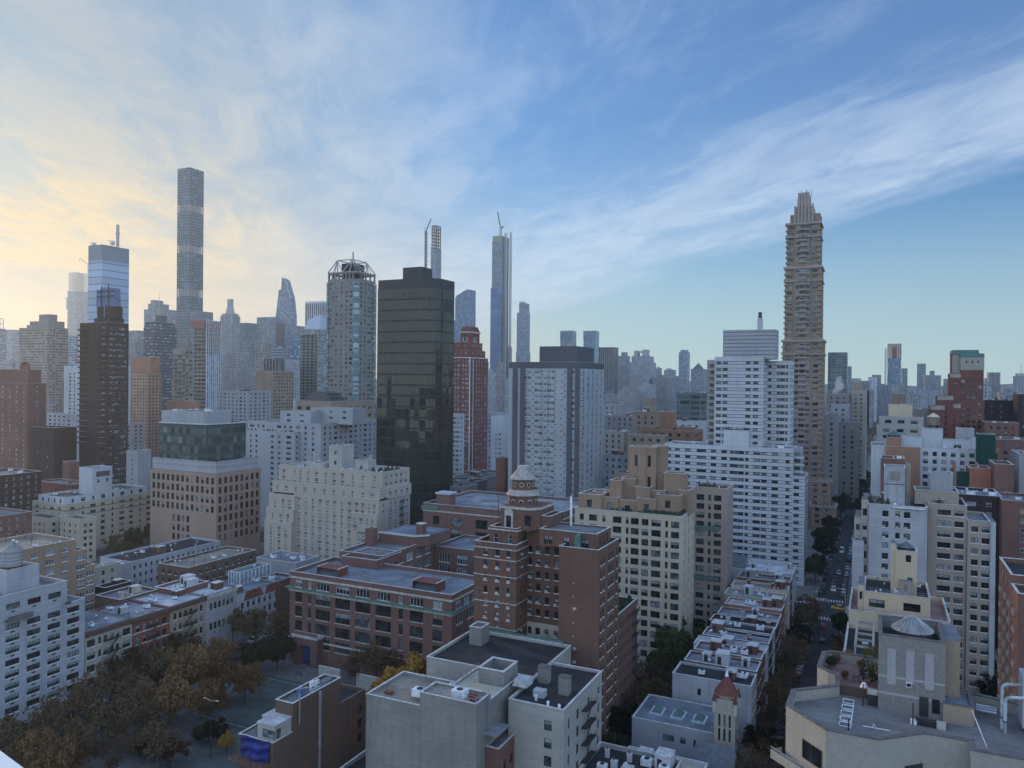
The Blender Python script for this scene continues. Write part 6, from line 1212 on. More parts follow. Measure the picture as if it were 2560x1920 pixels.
m = MB(); m.cyl(tx, cyy, za, zb_, r0 * 1.12, r0 * .80, 10, 'cupola', sm=False, ph=.31); tpart('lower_roof_skirt', m); m = MB(); m.cyl(tx, cyy, zb_ - .05, zc_, r0 * .78, n=10, mat='brick_hotel', sm=False, ph=.31); tpart('upper_drum', m)
m = MB(); m.cyl(tx, cyy, zc_, zd, r0 * .90, r0 * .36, 10, 'cupola', sm=False, ph=.31); tpart('upper_roof_skirt', m); m = MB(); m.cyl(tx, cyy, zd - .02, zd + .7, r0 * .38, n=10, mat='trim_stone', sm=False); tpart('roof_cap', m)
for k in range(10):
    an = .31 + math.pi * 2 * (k + .5) / 10; rc = r0 * .96 * math.cos(math.pi / 10); rd = r0 * .78 * math.cos(math.pi / 10); dx, dy = math.cos(an), math.sin(an)
    m = MB(); c = Vector((tx + dx * rc, cyy + dy * rc, 0)); s_ = Vector((-dy, dx, 0)); o = Vector((dx, dy, 0))
    def plate(mm, c, hw, a0, a1, off, mat): p = [c - s_ * hw + o * off, c + s_ * hw + o * off]; mm.face([(p[0].x, p[0].y, a0), (p[1].x, p[1].y, a0), (p[1].x, p[1].y, a1), (p[0].x, p[0].y, a1)], mat); mm.face([(c.x + o.x * off + s_.x * hw * math.cos(q), c.y + o.y * off + s_.y * hw * math.cos(q), a1 + hw * math.sin(q)) for q in [math.pi * j / 6 for j in range(7)]], mat)
    plate(m, c, .62, z2 + .8, za - 1.5, .03, 'trim_stone'); plate(m, c, .42, z2 + .8, za - 1.6, .05, 'g_dark'); tpart('arched_window', m)
    m = MB(); c = Vector((tx + dx * rd, cyy + dy * rd, (zb_ + zc_) / 2)); n_ = 12
    for rad, off, mt in ((.55, .03, 'trim_stone'), (.36, .06, 'g_dark')): m.face([(c.x + o.x * off + s_.x * rad * math.cos(q), c.y + o.y * off + s_.y * rad * math.cos(q), c.z + rad * math.sin(q)) for q in [2 * math.pi * j / n_ for j in range(n_)]], mt)
    tpart('round_window', m)
t.gear((xr1, xr2, Y + 8, Y + 18), hH + .9, 3, 91, kinds=['roof_vent', 'pipe']); t.done()
# ---------------------------------------------------------------- cream apartment building with terracotta penthouses
b, z = LB(1705, 1292, 1437, 1736, Y=221); Y = b[2]; t = Bd('big cream brick apartment building with tan stepped penthouses and rooftop hedges', 'apartment building', 'apartment_building', (b[1], b[2], 0))
VC = (34, 14, 6, 26, 12, 8)
wE = dict(cols=[(.07, 1.3), (.18, 2.6), (.285, 1.0), (.41, 2.7), (.505, .8), (.575, 2.4), (.67, 2.0), (.77, 2.8), (.865, .8), (.94, 2.4)], fl=2.97, wh=1.9, top=1.6, st='d2f', var=VC)
t.vol(b, 0, z, 'cream', 'roof_tan', .9, E=wE, N=dict(cols=[(.25, .8), (.55, .9), (.85, .8)], fl=2.97, wh=1.9, top=1.6, st='d1', var=VC))
def pix(pa, pb, py, dY, dp, zb, part='penthouse', mat='terra', E=None, par=.6, roof='roof_tan', N=None):
    zz = at_y((pa + pb) / 2, py, Y + dY).z; q = (sx_(pa, Y + dY, zz), sx_(pb, Y + dY, zz), Y + dY, Y + dY + dp); t.vol(q, zb, zz, mat, roof, par, E=E, N=N, part=part); return q, zz
W1 = dict(bay=5, w=[1.6, 2.2], fl=9, wh=2.2, top=1.6, st='d2f', bot=.1, nr=1, var=(40, 20, 4, 20, 6, 10))
for pa, pb, py, dY, dp, k in ((1446, 1502, 1236, 1.2, 12, 1), (1502, 1545, 1243, 2.6, 10, 1), (1545, 1592, 1250, 3.4, 10, 1), (1592, 1640, 1247, 2.4, 10, 1), (1640, 1700, 1238, 3.0, 11, 1), (1696, 1722, 1226, 7, 8, 0)):
    pix(pa, pb, py, dY, dp, z - .9, 'penthouse', E=W1 if k else None)
for pa, pb, py, dY, dp in ((1524, 1552, 1201, 5, 6), (1552, 1588, 1196, 8, 5), (1588, 1625, 1218, 6, 5), (1659, 1712, 1184, 9, 5), (1625, 1662, 1226, 7, 5), (1480, 1524, 1230, 9, 6)):
    pix(pa, pb, py, dY, dp, z + 1.5, 'upper_terrace')
q, zz = pix(1572, 1640, 1117, 10, 6, z + 1, 'tank_tower', E=dict(cols=[(.28, 1.0), (.76, 1.0)], fl=6.5, wh=3.4, top=2.6, st='dsf', bot=.5, nr=2, var=(60, 20, 2, 4, 4, 10)))
pix(1631, 1659, 1116, 11.5, 6, z + 1, 'tank_tower'); m = MB(); m.box(q[0] - .2, q[1] + .2, q[2] - .2, q[2] - .01, zz - .9, zz - .6, 'terra'); xm = (q[0] + q[1]) / 2; m.box(xm - 1.3, xm + 1.3, q[2] - .35, q[2] - .01, z + 1, zz - .2, 'terra'); t.solo('pilaster', m)
m = MB(); x0 = sx_(1610, Y + 1, z); x1 = b[1] - .6
for i in range(34): x = x0 + (x1 - x0) * i / 34; m.cyl(x, Y + .9, z - .9, z + R.uniform(.5, 1.2), .62, .4, 7, 'hedge')
for i in range(20): m.cyl(b[1] - .9, Y + 1 + (b[3] - Y - 2) * i / 20, z - .9, z + R.uniform(.4, 1.3), .6, .4, 7, 'hedge')
for i in range(16): m.cyl(sx_(R.uniform(1500, 1600), Y + 1.2, z), Y + 1.2, z - .9, z + R.uniform(-.2, 1.0), .5, .3, 7, 'hedge')
t.solo('roof_hedge', m); t.gear((b[0], b[1], Y + 8, b[3]), z + 3, 7, 95, chim='terra', kinds=['chimney', 'chimney', 'roof_vent', 'pipe']); t.done()
b, z = LB(1818, 1222, 1735, 1822, Y=258, dy=12)
t = house('tan brick apartment wing wrapped in green netting bands, right of the cream building', b, z, 'tan', E=dict(cols=[(.2, 2.6), (.48, .9), (.72, 2.4)], fl=2.97, wh=1.9, top=2.4, st='d2f', var=(50, 14, 3, 22, 6, 10)), N=dict(n=2, w=.9, fl=2.97, wh=1.8, top=2.4, st='d1'), roof='roof_black', gear=4, seed=96, fin=False, name='apartment_building', cat='apartment building')
m = MB(); 
for py, hh in ((1319, 1.2), (1445, 1.3)): zz = at_y(1770, py, 258).z; m.box(b[0], b[1] - 2.2, b[2] - .4, b[2] - .05, zz - hh / 2, zz + hh / 2, 'trim_green')
t.solo('netting_band', m); m = MB()
for i in range(14): m.cyl(R.uniform(b[0] + 1, b[1] - 4), b[2] + R.uniform(1, 4), z - .8, z + R.uniform(0, 1.6), .6, .2, 7, 'hedge')
t.solo('roof_garden', m); t.done()
# ---------------------------------------------------------------- bottom centre
VN2 = (40, 20, 8, 16, 12, 4)
# brown blank walled building with tarpaulin
X = -105.0; a = at_x(852, 1694, X); h1 = a.z; yL = sy_(735, X, h1); zL = at_x(735, 1735, X).z
t = Bd('brown brick building with a long blank side wall and white rooftop cabins', 'building', 'building', (X, 108, 0))
ya = at_x(735, 1740, X).y; yb = a.y; yc = sy_(914, X, h1)
t.vol((-109.5, X, at_x(732, 1745, X).y, yb), 0, h1, 'brick_brown', 'roof_grey', .5, cop='coping'); 
hc = at_x(880, 1742, X).z; t.vol((-113, X - .02, yb + .02, yc), 0, hc, 'brick_brown', 'roof_black', .8, N=dict(cols=[(.78, 1.6)], fl=3.4, wh=2.0, top=2.6, st='d2', var=VN2), cop='coping_dark')
y0 = sy_(683, X, 13); hl = at_x(745, 1822, X).z; t.vol((sx_(596, y0, 12), X - .01, y0, at_x(732, 1745, X).y - .02), 0, hl, 'brick_brown', 'roof_grey', .3)
m = MB(); y = sy_(796, X, 12); m.cyl(X + .35, y, 0, at_x(796, 1728, X).z, .38, n=10, mat='metal'); t.solo('white_flue', m); m = MB(); y = sy_(873, X, 12); m.cyl(X + .2, y, 0, at_x(873, 1762, X).z, .2, n=8, mat='pipe_rust'); t.solo('rusty_pipe', m)
m = MB(); y = sy_(746, X, 20); m.cyl(X + .3, y, hl + 1, h1 + 1.4, .16, n=8, mat='metal'); t.solo('roof_pipe', m)
m = MB(); xa = X - .25
for dx, dy, hh in ((0, 0, 2.9), (-2.2, 3.6, 2.3)):
    q = (X - 4.6 + dx, X - .3 + dx, sy_(689, X, hl) + dy, sy_(734, X, hl) + dy - .6 * (dx < 0)); cab = MB(); cab.box(q[0], q[1], q[2], q[3], hl - .3, hl + hh, 'white_warm', 'B'); cab.box(q[0] - .12, q[1] + .12, q[2] - .12, q[3] + .12, hl + hh + .003, hl + hh + .22, 'roof_white'); o_ = t.solo('roof_cabin', cab)
    w_ = MB(); w_.box(q[0] + 1.3, q[0] + 4.4, q[2] - .05, q[2] - .01, hl + .4, hl + 2.0, 'f_dark'); w_.box(q[0] + 1.5, q[0] + 4.2, q[2] - .08, q[2] - .051, hl + .55, hl + 1.85, 'g_grey'); w_.box(q[1] + .01, q[1] + .05, q[2] + .5, q[2] + 1.7, hl + .3, hl + 2.1, 'f_dark'); w_.box(q[1] + .051, q[1] + .08, q[2] + .6, q[2] + 1.6, hl + .4, hl + 2.0, 'g_grey'); w_.build('window', t.root)
for k, (px, py, mt, sz) in enumerate(((778, 1702, 'metal_white', (.5, 1.1, 1.9)), (790, 1706, 'metal_white', (.5, 1.1, 1.7)), (753, 1715, 'steel_blue', (1.2, 1.2, 1.5)), (766, 1718, 'metal', (.8, .8, 1.2)))):
    y = sy_(px, X - 1.5, h1); m = MB(); m.box(X - 1.5 - sz[0], X - 1.5, y, y + sz[1], h1 - .5, h1 - .5 + sz[2], mt)
    if k < 2: m.cyl(X - 1.45, y + .55, h1 + .3, h1 + .31, .4, n=10, mat='iron')
    t.solo('air_conditioner', m)
for i in range(3): m = MB(); m.tube((X - 1.2 - i * .5, yb - 4.5, h1 + .2), (X - 1.2 - i * .5, yb - .6, h1 + .3), .09, 'metal', 5); t.solo('pipe', m)
m = MB(); m.tube((X - 2, yb - 3, h1 - .4), (X - 2, yb - 3, h1 + 2.2), .05, 'metal', 5); m.tube((X - 1, yb - 2.6, h1 - .4), (X - 1, yb - 2.6, h1 + 2.4), .05, 'metal', 5); m.tube((X - 2, yb - 3, h1 + 2.2), (X - 1, yb - 2.6, h1 + 2.4), .05, 'metal', 5); t.solo('aerial_loop', m)
m = MB(); n = 10; yt0 = y0; yt1 = y0 + 3; xt0, xt1 = sx_(606, y0, hl), sx_(676, y0, hl); P = {}
for i in range(n + 1):
    for j in range(n + 1):
        u, v = i / n, j / n; P[i, j] = (xt0 + (xt1 - xt0) * u, y0 - .35 - .3 * math.sin(u * 11 + v * 3) * v - .15 * math.sin(v * 13 + u * 4), hl + .2 - 4.2 * v + .2 * math.sin(u * 7))
for i in range(n):
    for j in range(n): m.face([P[i, j + 1], P[i + 1, j + 1], P[i + 1, j], P[i, j]], 'tarp', True)
tp = thing('tarpaulin', m, (xt0, y0, hl), 'crumpled blue tarpaulin hanging below the white rooftop cabins, bottom left of centre', 'tarpaulin')
m = MB(); m.box(xt0 - 2, xt1, y0 - 2.2, y0 - .02, hl - 4.4, hl - 4.2, 'pipe_rust')
for k in range(7): x = xt0 - 2 + (xt1 - xt0 + 2) * k / 6; m.box(x, x + .06, y0 - 2.2, y0 - 2.14, hl - 4.2, hl - 3.2, 'iron')
m.box(xt0 - 2, xt1, y0 - 2.2, y0 - 2.14, hl - 3.2, hl - 3.15, 'iron'); t.solo('scaffold_deck', m); t.done()
# concrete blank box
Y = 118.0; a = at_y(1191, 1761, Y); b, z = LB(1191, 1761, 1050, 1326, Y=Y)
t = Bd('pale concrete windowless building with stepped roof, railings and a sunken roof well', 'building', 'building', (b[1], Y, 0)); 
x0 = sx_(916, Y, z - 3); zl = at_y(1000, 1757, Y).z; yback = 136.5
t.vol((x0, b[0] - .02, Y, yback - 6), 0, at_y(985, 1750, Y).z, 'conc_warm', 'roof_tan', .5, cop='coping')
t.vol((b[0], b[1], Y, Y + 5.4), 0, z, 'conc_warm', 'roof_tan', .4, cop='coping')
zc2 = z - 1.2; t.vol((b[0] + 2, b[1] - .02, Y + 5.42, yback), 0, zc2, 'conc_warm', 'roof_cream', .3, N=dict(cols=[(.55, 6.5)], fl=30, wh=2.4, top=8.5, st='d4', nr=1), cop='coping')
q = (b[0] + 5.5, b[1] - .6, Y + 12, yback - .4); m = MB(); zt = zc2 + 2.6; th = .3
m.box(q[0], q[1], q[2], q[2] + th, zc2 - .3, zt, 'conc_warm'); m.box(q[0], q[1], q[3] - th, q[3], zc2 - .3, zt, 'conc_warm'); m.box(q[0], q[0] + th, q[2] + th, q[3] - th, zc2 - .3, zt, 'conc_warm'); m.box(q[1] - th, q[1], q[2] + th, q[3] - th, zc2 - .3, zt, 'conc_warm')
m.box(q[0] - .1, q[1] + .1, q[2] - .1, q[2] + th + .1, zt + .003, zt + .15, 'coping'); m.box(q[0] - .1, q[1] + .1, q[3] - th - .1, q[3] + .1, zt + .003, zt + .15, 'coping'); m.box(q[0] - .1, q[0] + th + .1, q[2] + th + .1, q[3] - th - .1, zt + .003, zt + .15, 'coping'); m.box(q[1] - th - .1, q[1] + .1, q[2] + th + .1, q[3] - th - .1, zt + .003, zt + .15, 'coping'); t.solo('roof_well', m)
for k in range(2): m = MB(); m.prism([(q[0] + 2 + k * 4.5, q[2] + 1.5), (q[0] + 5 + k * 4.5, q[2] + 1.5), (q[0] + 5 + k * 4.5, q[3] - 1.5), (q[0] + 2 + k * 4.5, q[3] - 1.5)], zc2 - .25, zc2 + 1.1, 'ac', scale=.8); t.solo('plant_unit', m)
def railing(t, p, q, z, h=1.1, step=1.5, mat='metal'):
    m = MB(); a, c = Vector((*p, z)), Vector((*q, z)); n = max(1, int((c - a).length / step))
    for i in range(n + 1): v = a.lerp(c, i / n); m.box(v.x - .03, v.x + .03, v.y - .03, v.y + .03, z, z + h, mat)
    for hh in (h * .5, h): m.tube((a.x, a.y, z + hh), (c.x, c.y, z + hh), .03, mat, 4)
    t.solo('railing', m)
railing(t, (b[0] + .5, Y + .5), (b[1] - .5, Y + .5), z); railing(t, (b[0] + 2.4, Y + 6), (b[0] + 2.4, yback - .5), zc2); railing(t, (b[1] - .3, Y + .5), (b[1] - .3, Y + 11), z); railing(t, (x0 + .5, Y + .4), (b[0] - .5, Y + .4), z - 3.2); railing(t, (b[0] + 2.4, Y + 11.5), (b[1] - .5, Y + 11.5), zc2)
for (xx, yy, zz) in ((x0 + 8.5, Y + 2.2, zl + .6), (b[1] - 6, Y + 1.6, z - .4)): m = MB(); m.box(xx, xx + 2.6, yy, yy + 1.8, zz, zz + 1.3, 'metal_white'); m.cyl(xx + 1.3, yy + .9, zz + 1.3, zz + 1.42, .6, n=12, mat='iron'); t.solo('air_handler', m)
for (xx, yy, zz) in ((x0 + 2.5, Y + 2.2, zl), (b[1] - 3.4, Y + 3, z - .4), (b[1] - 2.2, Y + 1.4, z - .4), (x0 + 12.6, Y + 2, zl)): m = MB(); m.box(xx, xx + 1.4, yy, yy + 1.0, zz, zz + .45, 'brick_red'); t.solo('red_hatch', m)
m = MB(); m.box(b[1] + .01, b[1] + .06, Y + 13.5, Y + 17, zc2 - 8, zc2 - 6.4, 'conc_warm'); xx = sx_(1131, Y, 13); m.box(xx - .55, xx + .55, Y - .3, Y - .01, 12.2, 14, 'coping'); m.box(xx - .3, xx + .1, Y - .33, Y - .301, 12.6, 13.6, 'g_dark'); t.solo('vent_hood', m)
m = MB(); yy = Y + 4.2
for j in range(14): m.box(b[1] + .35, b[1] + .4, yy - .35, yy + .35, z - 6 + j * .5, z - 5.95 + j * .5, 'metal')
for s in (-.38, .38): m.tube((b[1] + .38, yy + s, z - 6.2), (b[1] + .38, yy + s, z + 1.1), .04, 'metal', 4)
t.solo('ladder', m); m = MB(); m.box(b[1] + .01, b[1] + 2.6, Y + 3, Y + 8, z - 6.5, z - 6.2, 'metal'); t.solo('grating', m); t.done()
# brick annex at its corner
b3, z3 = LB(1247, 1858, 1236, 1354, Y=121.5); house('small red brick annex wedged between the concrete box and the fire escape building', (b[1] + .05, b3[1], 121.5, 137), at_y(1240, 1868, 122).z, 'brick', N=dict(n=5, w=1.1, fl=3.4, wh=1.7, top=3, st='d1', var=VN2), roof='roof_grey', gear=1, seed=3)
# white building with fire escape
Yw = 128.0; b, z = LB(1410, 1776, 1320, 1505, Y=Yw)
t = Bd('cream-white walk-up building with black roof and long zigzag fire escape', 'apartment building', 'apartment_building', (b[1], Yw, 0))
t.vol((-61.4, b[1], Yw, b[3]), 0, z, 'white_warm', 'roof_black', .5, E=dict(cols=[(.72, 1.5)], fl=3.25, wh=1.9, top=2.4, st='dsf', var=(70, 10, 2, 10, 5, 3)), N=dict(cols=[(.12, .8), (.34, 1.3), (.62, 1.0), (.90, 1.0)], fl=3.25, wh=2.0, top=2.4, st='d1a', var=(60, 15, 5, 10, 5, 5)), cop='coping')
fire_escape(t, b[1] + .01, Yw + (b[3] - Yw) * .42, 3, z - 3, 5.5, 3.25, 1.3)
bb = (sx_(1100, 145, z), -61.42, 139.5, 160); t.vol(bb, 0, z, 'white_warm', 'roof_black', .6, cop='coping')
m = MB(); A = at_z(1100, 1662, z); 
t.vol((sx_(1173, 152, z), sx_(1203, 152, z), 152, 156), z - .6, z + 3.4, 'conc_warm', 'roof_grey', .2, part='bulkhead')
for px, py, w_, d_, h_ in ((1357, 1702, 2.2, 1.6, 3.2), (1408, 1732, 2.0, 1.6, 3.4)): A = at_z(px, py, z); m = MB(); m.box(A.x - w_ / 2, A.x + w_ / 2, A.y, A.y + d_, z - .5, z + h_ - .6, 'conc_warm'); m.box(A.x - w_ / 2 - .08, A.x + w_ / 2 + .08, A.y - .08, A.y + d_ + .08, z + h_ - .597, z + h_ - .45, 'coping_dark'); t.solo('chimney', m)
for px, py in ((1370, 1762), (1398, 1770), (1340, 1745)): A = at_z(px, py, z); m = MB(); m.cyl(A.x, A.y, z - .5, z + .5, .25, n=8, mat='metal_white'); m.cyl(A.x, A.y, z + .5, z + .75, .32, .1, 8, 'metal_white'); t.solo('roof_vent', m)
m = MB(); A = at_z(1332, 1735, z); m.box(A.x, A.x + 2.2, A.y, A.y + 1.6, z - .5, z + .8, 'ac'); t.solo('air_handler', m)
m = MB(); m.box(bb[0] + 3, bb[1] - 2, 160.1, 160.4, z - .6, z + .6, 'trim_green'); t.solo('green_edge', m); t.done()
# low dark roofs between the brown wall and the concrete box
for i, (pa, pb, py, hh, mt, lb) in enumerate(((918, 1000, 1872, 7.5, 'grey_conc', 'low cluttered grey yard building under the concrete blank wall, left part'), (1000, 1130, 1895, 6.0, 'brick_brown', 'low dark flat-roofed shed at the bottom edge, under the concrete blank wall'))):
    A = at_z(pa, py, hh); B_ = sx_(pb, A.y, hh); house(lb, (A.x, B_, A.y - 9, A.y), hh, mt, roof='roof_black', gear=5, seed=110 + i, name='shed', cat='shed')
# ---------------------------------------------------------------- row houses along the right street
XS = -25.8
def brown(label, pa_y, w_, h, mat='brick_brown', roof='roof_silver', back=-43, seed=1, gear=4, chim='brick', mt2=None, x1=XS):
    b = (back, x1, pa_y, pa_y + w_)
    t = house(label, b, h, mat, E=dict(cols=[(.35, .9)], fl=3.3, wh=1.6, top=2.6, st='d1', var=VN2), N=dict(n=3 if w_ < 9 else 5, mar=.5, w=1.0, fl=3.4, wh=1.9, top=1.8, st='d1S', var=VN2), roof=roof, gear=gear, seed=seed, chim=chim, name='row_house', cat='row house', par=.5)
    return t
yy = 182; specs = [('white_brick', 'roof_black', 15.5, 8.5), ('brick_brown', 'roof_silver', 16.0, 7.5), ('brick', 'roof_silver', 16.5, 7), ('white', 'roof_white', 15.6, 7), ('brick_dark', 'roof_silver', 16, 7.2), ('grey_conc', 'roof_black', 16.4, 7), ('brick_dark', 'roof_black', 15.8, 7), ('brick', 'roof_silver', 16, 8), ('brick_rust', 'roof_white', 17, 8), ('stone_cream', 'roof_silver', 18.0, 7.6), ('cream_warm', 'roof_silver', 19, 7.5), ('brick_red', 'roof_grey', 20, 7.6)]
words = ['white painted row house with a black roof, directly behind the church hall', 'brown row house with silvery roof, just behind the tiled church spire', 'brick row house with red chimney pots, second behind the church spire', 'white roofed row house with a sloping white hut, third behind the church spire', 'dark brick row house, fourth beyond the church spire', 'grey row house with a black roof and square stair hut, fifth beyond the church spire', 'dark row house with tangled aerials, sixth beyond the church spire', 'brick row house with a white roof hatch, seventh beyond the church spire', 'rust brick row house with a glazed skylight and small orange hut', 'stone row house with curved bay front and silver roof, before the tall red walled house', 'cream row house next to a dark blue party wall, nearer than the red walled house', 'red brick walled house with a flat grey roof near the avenue corner']
for i, ((mt, rf, hh, ww), lb) in enumerate(zip(specs, words)):
    tt = brown(lb, yy + .02, ww - .04, hh, mt, rf, back=-44 + (i % 3) * .8, seed=120 + i, gear=6, chim=['brick', 'white', 'brick_red', 'grey_conc'][i % 4]); yy += ww
# corner buildings by the avenue
t = brown('white corner house with a steep dark slate roof on its left half', yy + .02, 14.0, 21, 'white_brick', 'roof_white', back=-50, seed=140, gear=8, chim='white'); 
m = MB(); xx0, xx1 = -50, -41; m.face([(xx0, yy, 20.9), (xx1, yy, 20.9), (xx1, yy + 6, 24.5), (xx0, yy + 6, 24.5)], 'slate'); m.face([(xx1, yy, 20.9), (xx1, yy + 6, 20.9), (xx1, yy + 6, 24.5)], 'white_brick'); m.face([(xx0, yy + 6, 20.9), (xx0, yy, 20.9), (xx0, yy + 6, 24.5)], 'white_brick'); m.face([(xx1, yy + 6, 20.9), (xx0, yy + 6, 20.9), (xx0, yy + 6, 24.5), (xx1, yy + 6, 24.5)], 'white_brick')
ob = m.build('slate_roof', t.root)
# church: tower, hall, gable
Yc = 164.0; tx = sx_(1810, Yc + 3, 15); hx = sx_(1745 / 1, Yc, 12)
t = Bd('church with slim cream bell tower, red conical tiled roof and a pale flat hall', 'church', 'church', (tx, Yc, 0))
A = at_y(1812, 1740, Yc + 3); x0 = sx_(1786, Yc, A.z); x1 = sx_(1838, Yc, A.z); w_ = x1 - x0; zt = at_y(1812, 1739, Yc + 2).z; zs = at_y(1812, 1728, Yc + 2).z
q = (x0, x1, Yc, Yc + w_); t.vol(q, 0, zt, 'stone_cream', 'tile_red', 0, part='tower', E=dict(cols=[(.25, .45), (.5, .45), (.75, .45)], fl=3.0, wh=2.6, top=3.2, st='dsf', nr=2, var=(80, 5, 1, 5, 5, 4)), N=dict(cols=[(.25, .45), (.5, .45), (.75, .45)], fl=3, wh=2.6, top=3.2, st='dsf', nr=2))
cx, cy = (q[0] + q[1]) / 2, (q[2] + q[3]) / 2; m = MB(); m.cyl(cx, cy, zt, zt + .8, w_ * .47, n=20, mat='stone_cream'); t.solo('drum', m); zap = at_y(1812, 1686, cy).z
m = MB(); m.cyl(cx, cy, zt + .8, zap, w_ * .60, .15, 20, 'tile_red'); t.solo('cone_roof', m); m = MB(); m.cyl(cx, cy, zap - .3, zap + .9, .42, .12, 8, 'metal_white'); m.tube((cx, cy, zap), (cx, cy, zap + 2.2), .07, 'metal_white', 5); m.tube((cx - .4, cy, zap + 1.7), (cx + .4, cy, zap + 1.7), .06, 'metal_white', 5); t.solo('finial', m)
for sx0, sy0 in ((q[0], q[2]), (q[1], q[2]), (q[1], q[3]), (q[0], q[3])): m = MB(); m.cyl(sx0, sy0, zt - 3.0, zt - .6, .42, n=8, mat='limestone'); m.cyl(sx0, sy0, zt - .6, zt + 1.3, .55, .05, 8, 'tile_red'); t.solo('corner_pinnacle', m)
hall = (sx_(1580, Yc + 2, 9.5), q[0] - .05, Yc + 2, Yc + 16); hz_ = 10.2; t.vol(hall, 0, hz_, 'grey_light', 'roof_bluegrey', .25, part='hall', E=dict(cols=[(.45, 2.4), (.62, 1.2), (.8, 2.0)], fl=9, wh=1.4, top=2.2, st='d3f', nr=1))
for fx in (.16, .42, .68): x = hall[0] + (hall[1] - hall[0]) * fx; m = MB(); m.prism([(x, Yc + 6), (x + 2.6, Yc + 6), (x + 2.6, Yc + 10), (x, Yc + 10)], hz_ - .25, hz_ + .9, 'trim_green', scale=.35); m.box(x - .2, x + 2.8, Yc + 5.8, Yc + 10.2, hz_ - .26, hz_ + .1, 'lead'); t.solo('roof_light', m)
m = MB(); gx0, gx1 = q[0] + .4, XS; gy0, gy1 = Yc - 9, Yc - .02; gz = 7; m.box(gx0 - 3, gx1, gy0, gy1, 0, gz, 'stone_cream', 'T'); ym = (gy0 + gy1) / 2
m.face([(gx1, gy0, gz), (gx1, gy1, gz), (gx1, ym, gz + 4)], 'stone_cream'); m.face([(gx0 - 3, gy1, gz), (gx0 - 3, gy0, gz), (gx0 - 3, ym, gz + 4)], 'stone_cream'); t.solo('gable', m); m = MB(); m.face([(gx0 - 3.2, gy0 - .3, gz - .2), (gx1 + .2, gy0 - .3, gz - .2), (gx1 + .2, ym, gz + 4.05), (gx0 - 3.2, ym, gz + 4.05)], 'slate'); m.face([(gx1 + .2, gy1 + .1, gz - .2), (gx0 - 3.2, gy1 + .1, gz - .2), (gx0 - 3.2, ym, gz + 4.05), (gx1 + .2, ym, gz + 4.05)], 'tile_red'); t.solo('gable_roof', m); t.done()
house('black flat-roofed house with white parapets at the bottom edge, in front of the church hall', (-50, -33.5, 134, 147), 12.5, 'white_warm', roof='roof_black', gear=9, seed=150, chim='white', name='row_house', cat='row house', cop='coping', kinds=['air_handler', 'chimney', 'bulkhead', 'roof_vent'])
house('pale rear house with a small roof terrace and green mat, touching the church gable', (-46, -30, 147.2, 154), 9.5, 'white', roof='roof_cream', gear=6, seed=151, chim='white', name='row_house', cat='row house', cop='coping')
# ---------------------------------------------------------------- right-hand side
def rb(label, xl, xr, cy, Y, mat, dy=20, E=None, S=None, gear=3, seed=1, roof='roof_grey', fin=True, name='building', cat='building', chim='brick', par=.8, kinds=None, cop='coping'):
    b, z = RB(xl, xr, cy, Y=Y, dy=dy); t = Bd(label, cat, name, (b[0], b[2], 0)); t.vol(b, 0, z, mat, roof, par, E=E, S=S, cop=cop)
    if gear: t.gear(b, z - par, gear, seed, chim=chim, kinds=kinds)
    if fin: t.done()
    return t, b, z
def onto(t, pa, pb, py, Y, dy, z0, mat, part='penthouse', E=None, par=.5, roof='roof_grey', S=None):
    zz = at_y((pa + pb) / 2, py, Y).z; q = (sx_(pa, Y, zz), sx_(pb, Y, zz), Y, Y + dy); t.vol(q, z0, zz, mat, roof, par, E=E, S=S, part=part); return q, zz
# big white building
t, b, z = rb('large white painted brick building with sparse windows and a tall roof tower with louvre', 2172, 2319, 1259, 238, 'white_brick', 18, E=dict(cols=[(.29, 1.6), (.50, 1.1), (.66, 1.6)], fl=2.95, wh=1.7, top=1.6, st='d1aS', var=VN2), gear=4, seed=161, fin=False)
onto(t, 2154, 2171.5, 1250, 238.5, 16, 0, 'white_warm', 'side_bay', E=dict(n=1, w=1.1, fl=4, wh=2, top=2.4, st='ds')); onto(t, 2136, 2153.5, 1293, 239, 14, 0, 'white_warm', 'side_bay', E=dict(n=1, w=.9, fl=4, wh=1.6, top=2, st='ds', nr=2)); onto(t, 2131, 2135, 1345, 236.4, 14, 0, 'white_brick', 'side_bay')
onto(t, 2131, 2160, 1350, 236.2, 1.7, 0, 'white_brick', 'side_bay')
q, zz = onto(t, 2211, 2263, 1168, 242, 8, z - .8, 'white_brick', 'roof_tower'); m = MB(); m.box(q[0] + 1.2, q[1] - 1.2, q[2] - .08, q[2] - .01, zz - 3.7, zz - 1.2, 'grey_brown')
for i in range(16): x = q[0] + 1.3 + (q[1] - q[0] - 2.7) * i / 15; m.box(x, x + .07, q[2] - .14, q[2] - .081, zz - 3.6, zz - 1.3, 'trim_stone')
t.solo('louvre', m); t.band(q, zz - 4.9, .2, .1, 'grey_dark', faces='ES'); onto(t, 2264, 2277, 1160, 246, 5, z - .8, 'tan', 'flue_stack')
m = MB(); m.box(b[0] + 6, b[0] + 14, b[2] - .7, b[2] - .12, z - .6, z - .3, 'metal_white'); t.solo('ledge_canopy', m)
m = MB()
for i in range(24): m.cyl(R.uniform(b[0] - 2, b[0] + 5), b[2] + R.uniform(1, 8), z - .9, z + R.uniform(.2, 1.9), .7, .2, 7, 'hedge' if i % 3 else 'brick_brown')
t.solo('roof_garden', m); t.done()
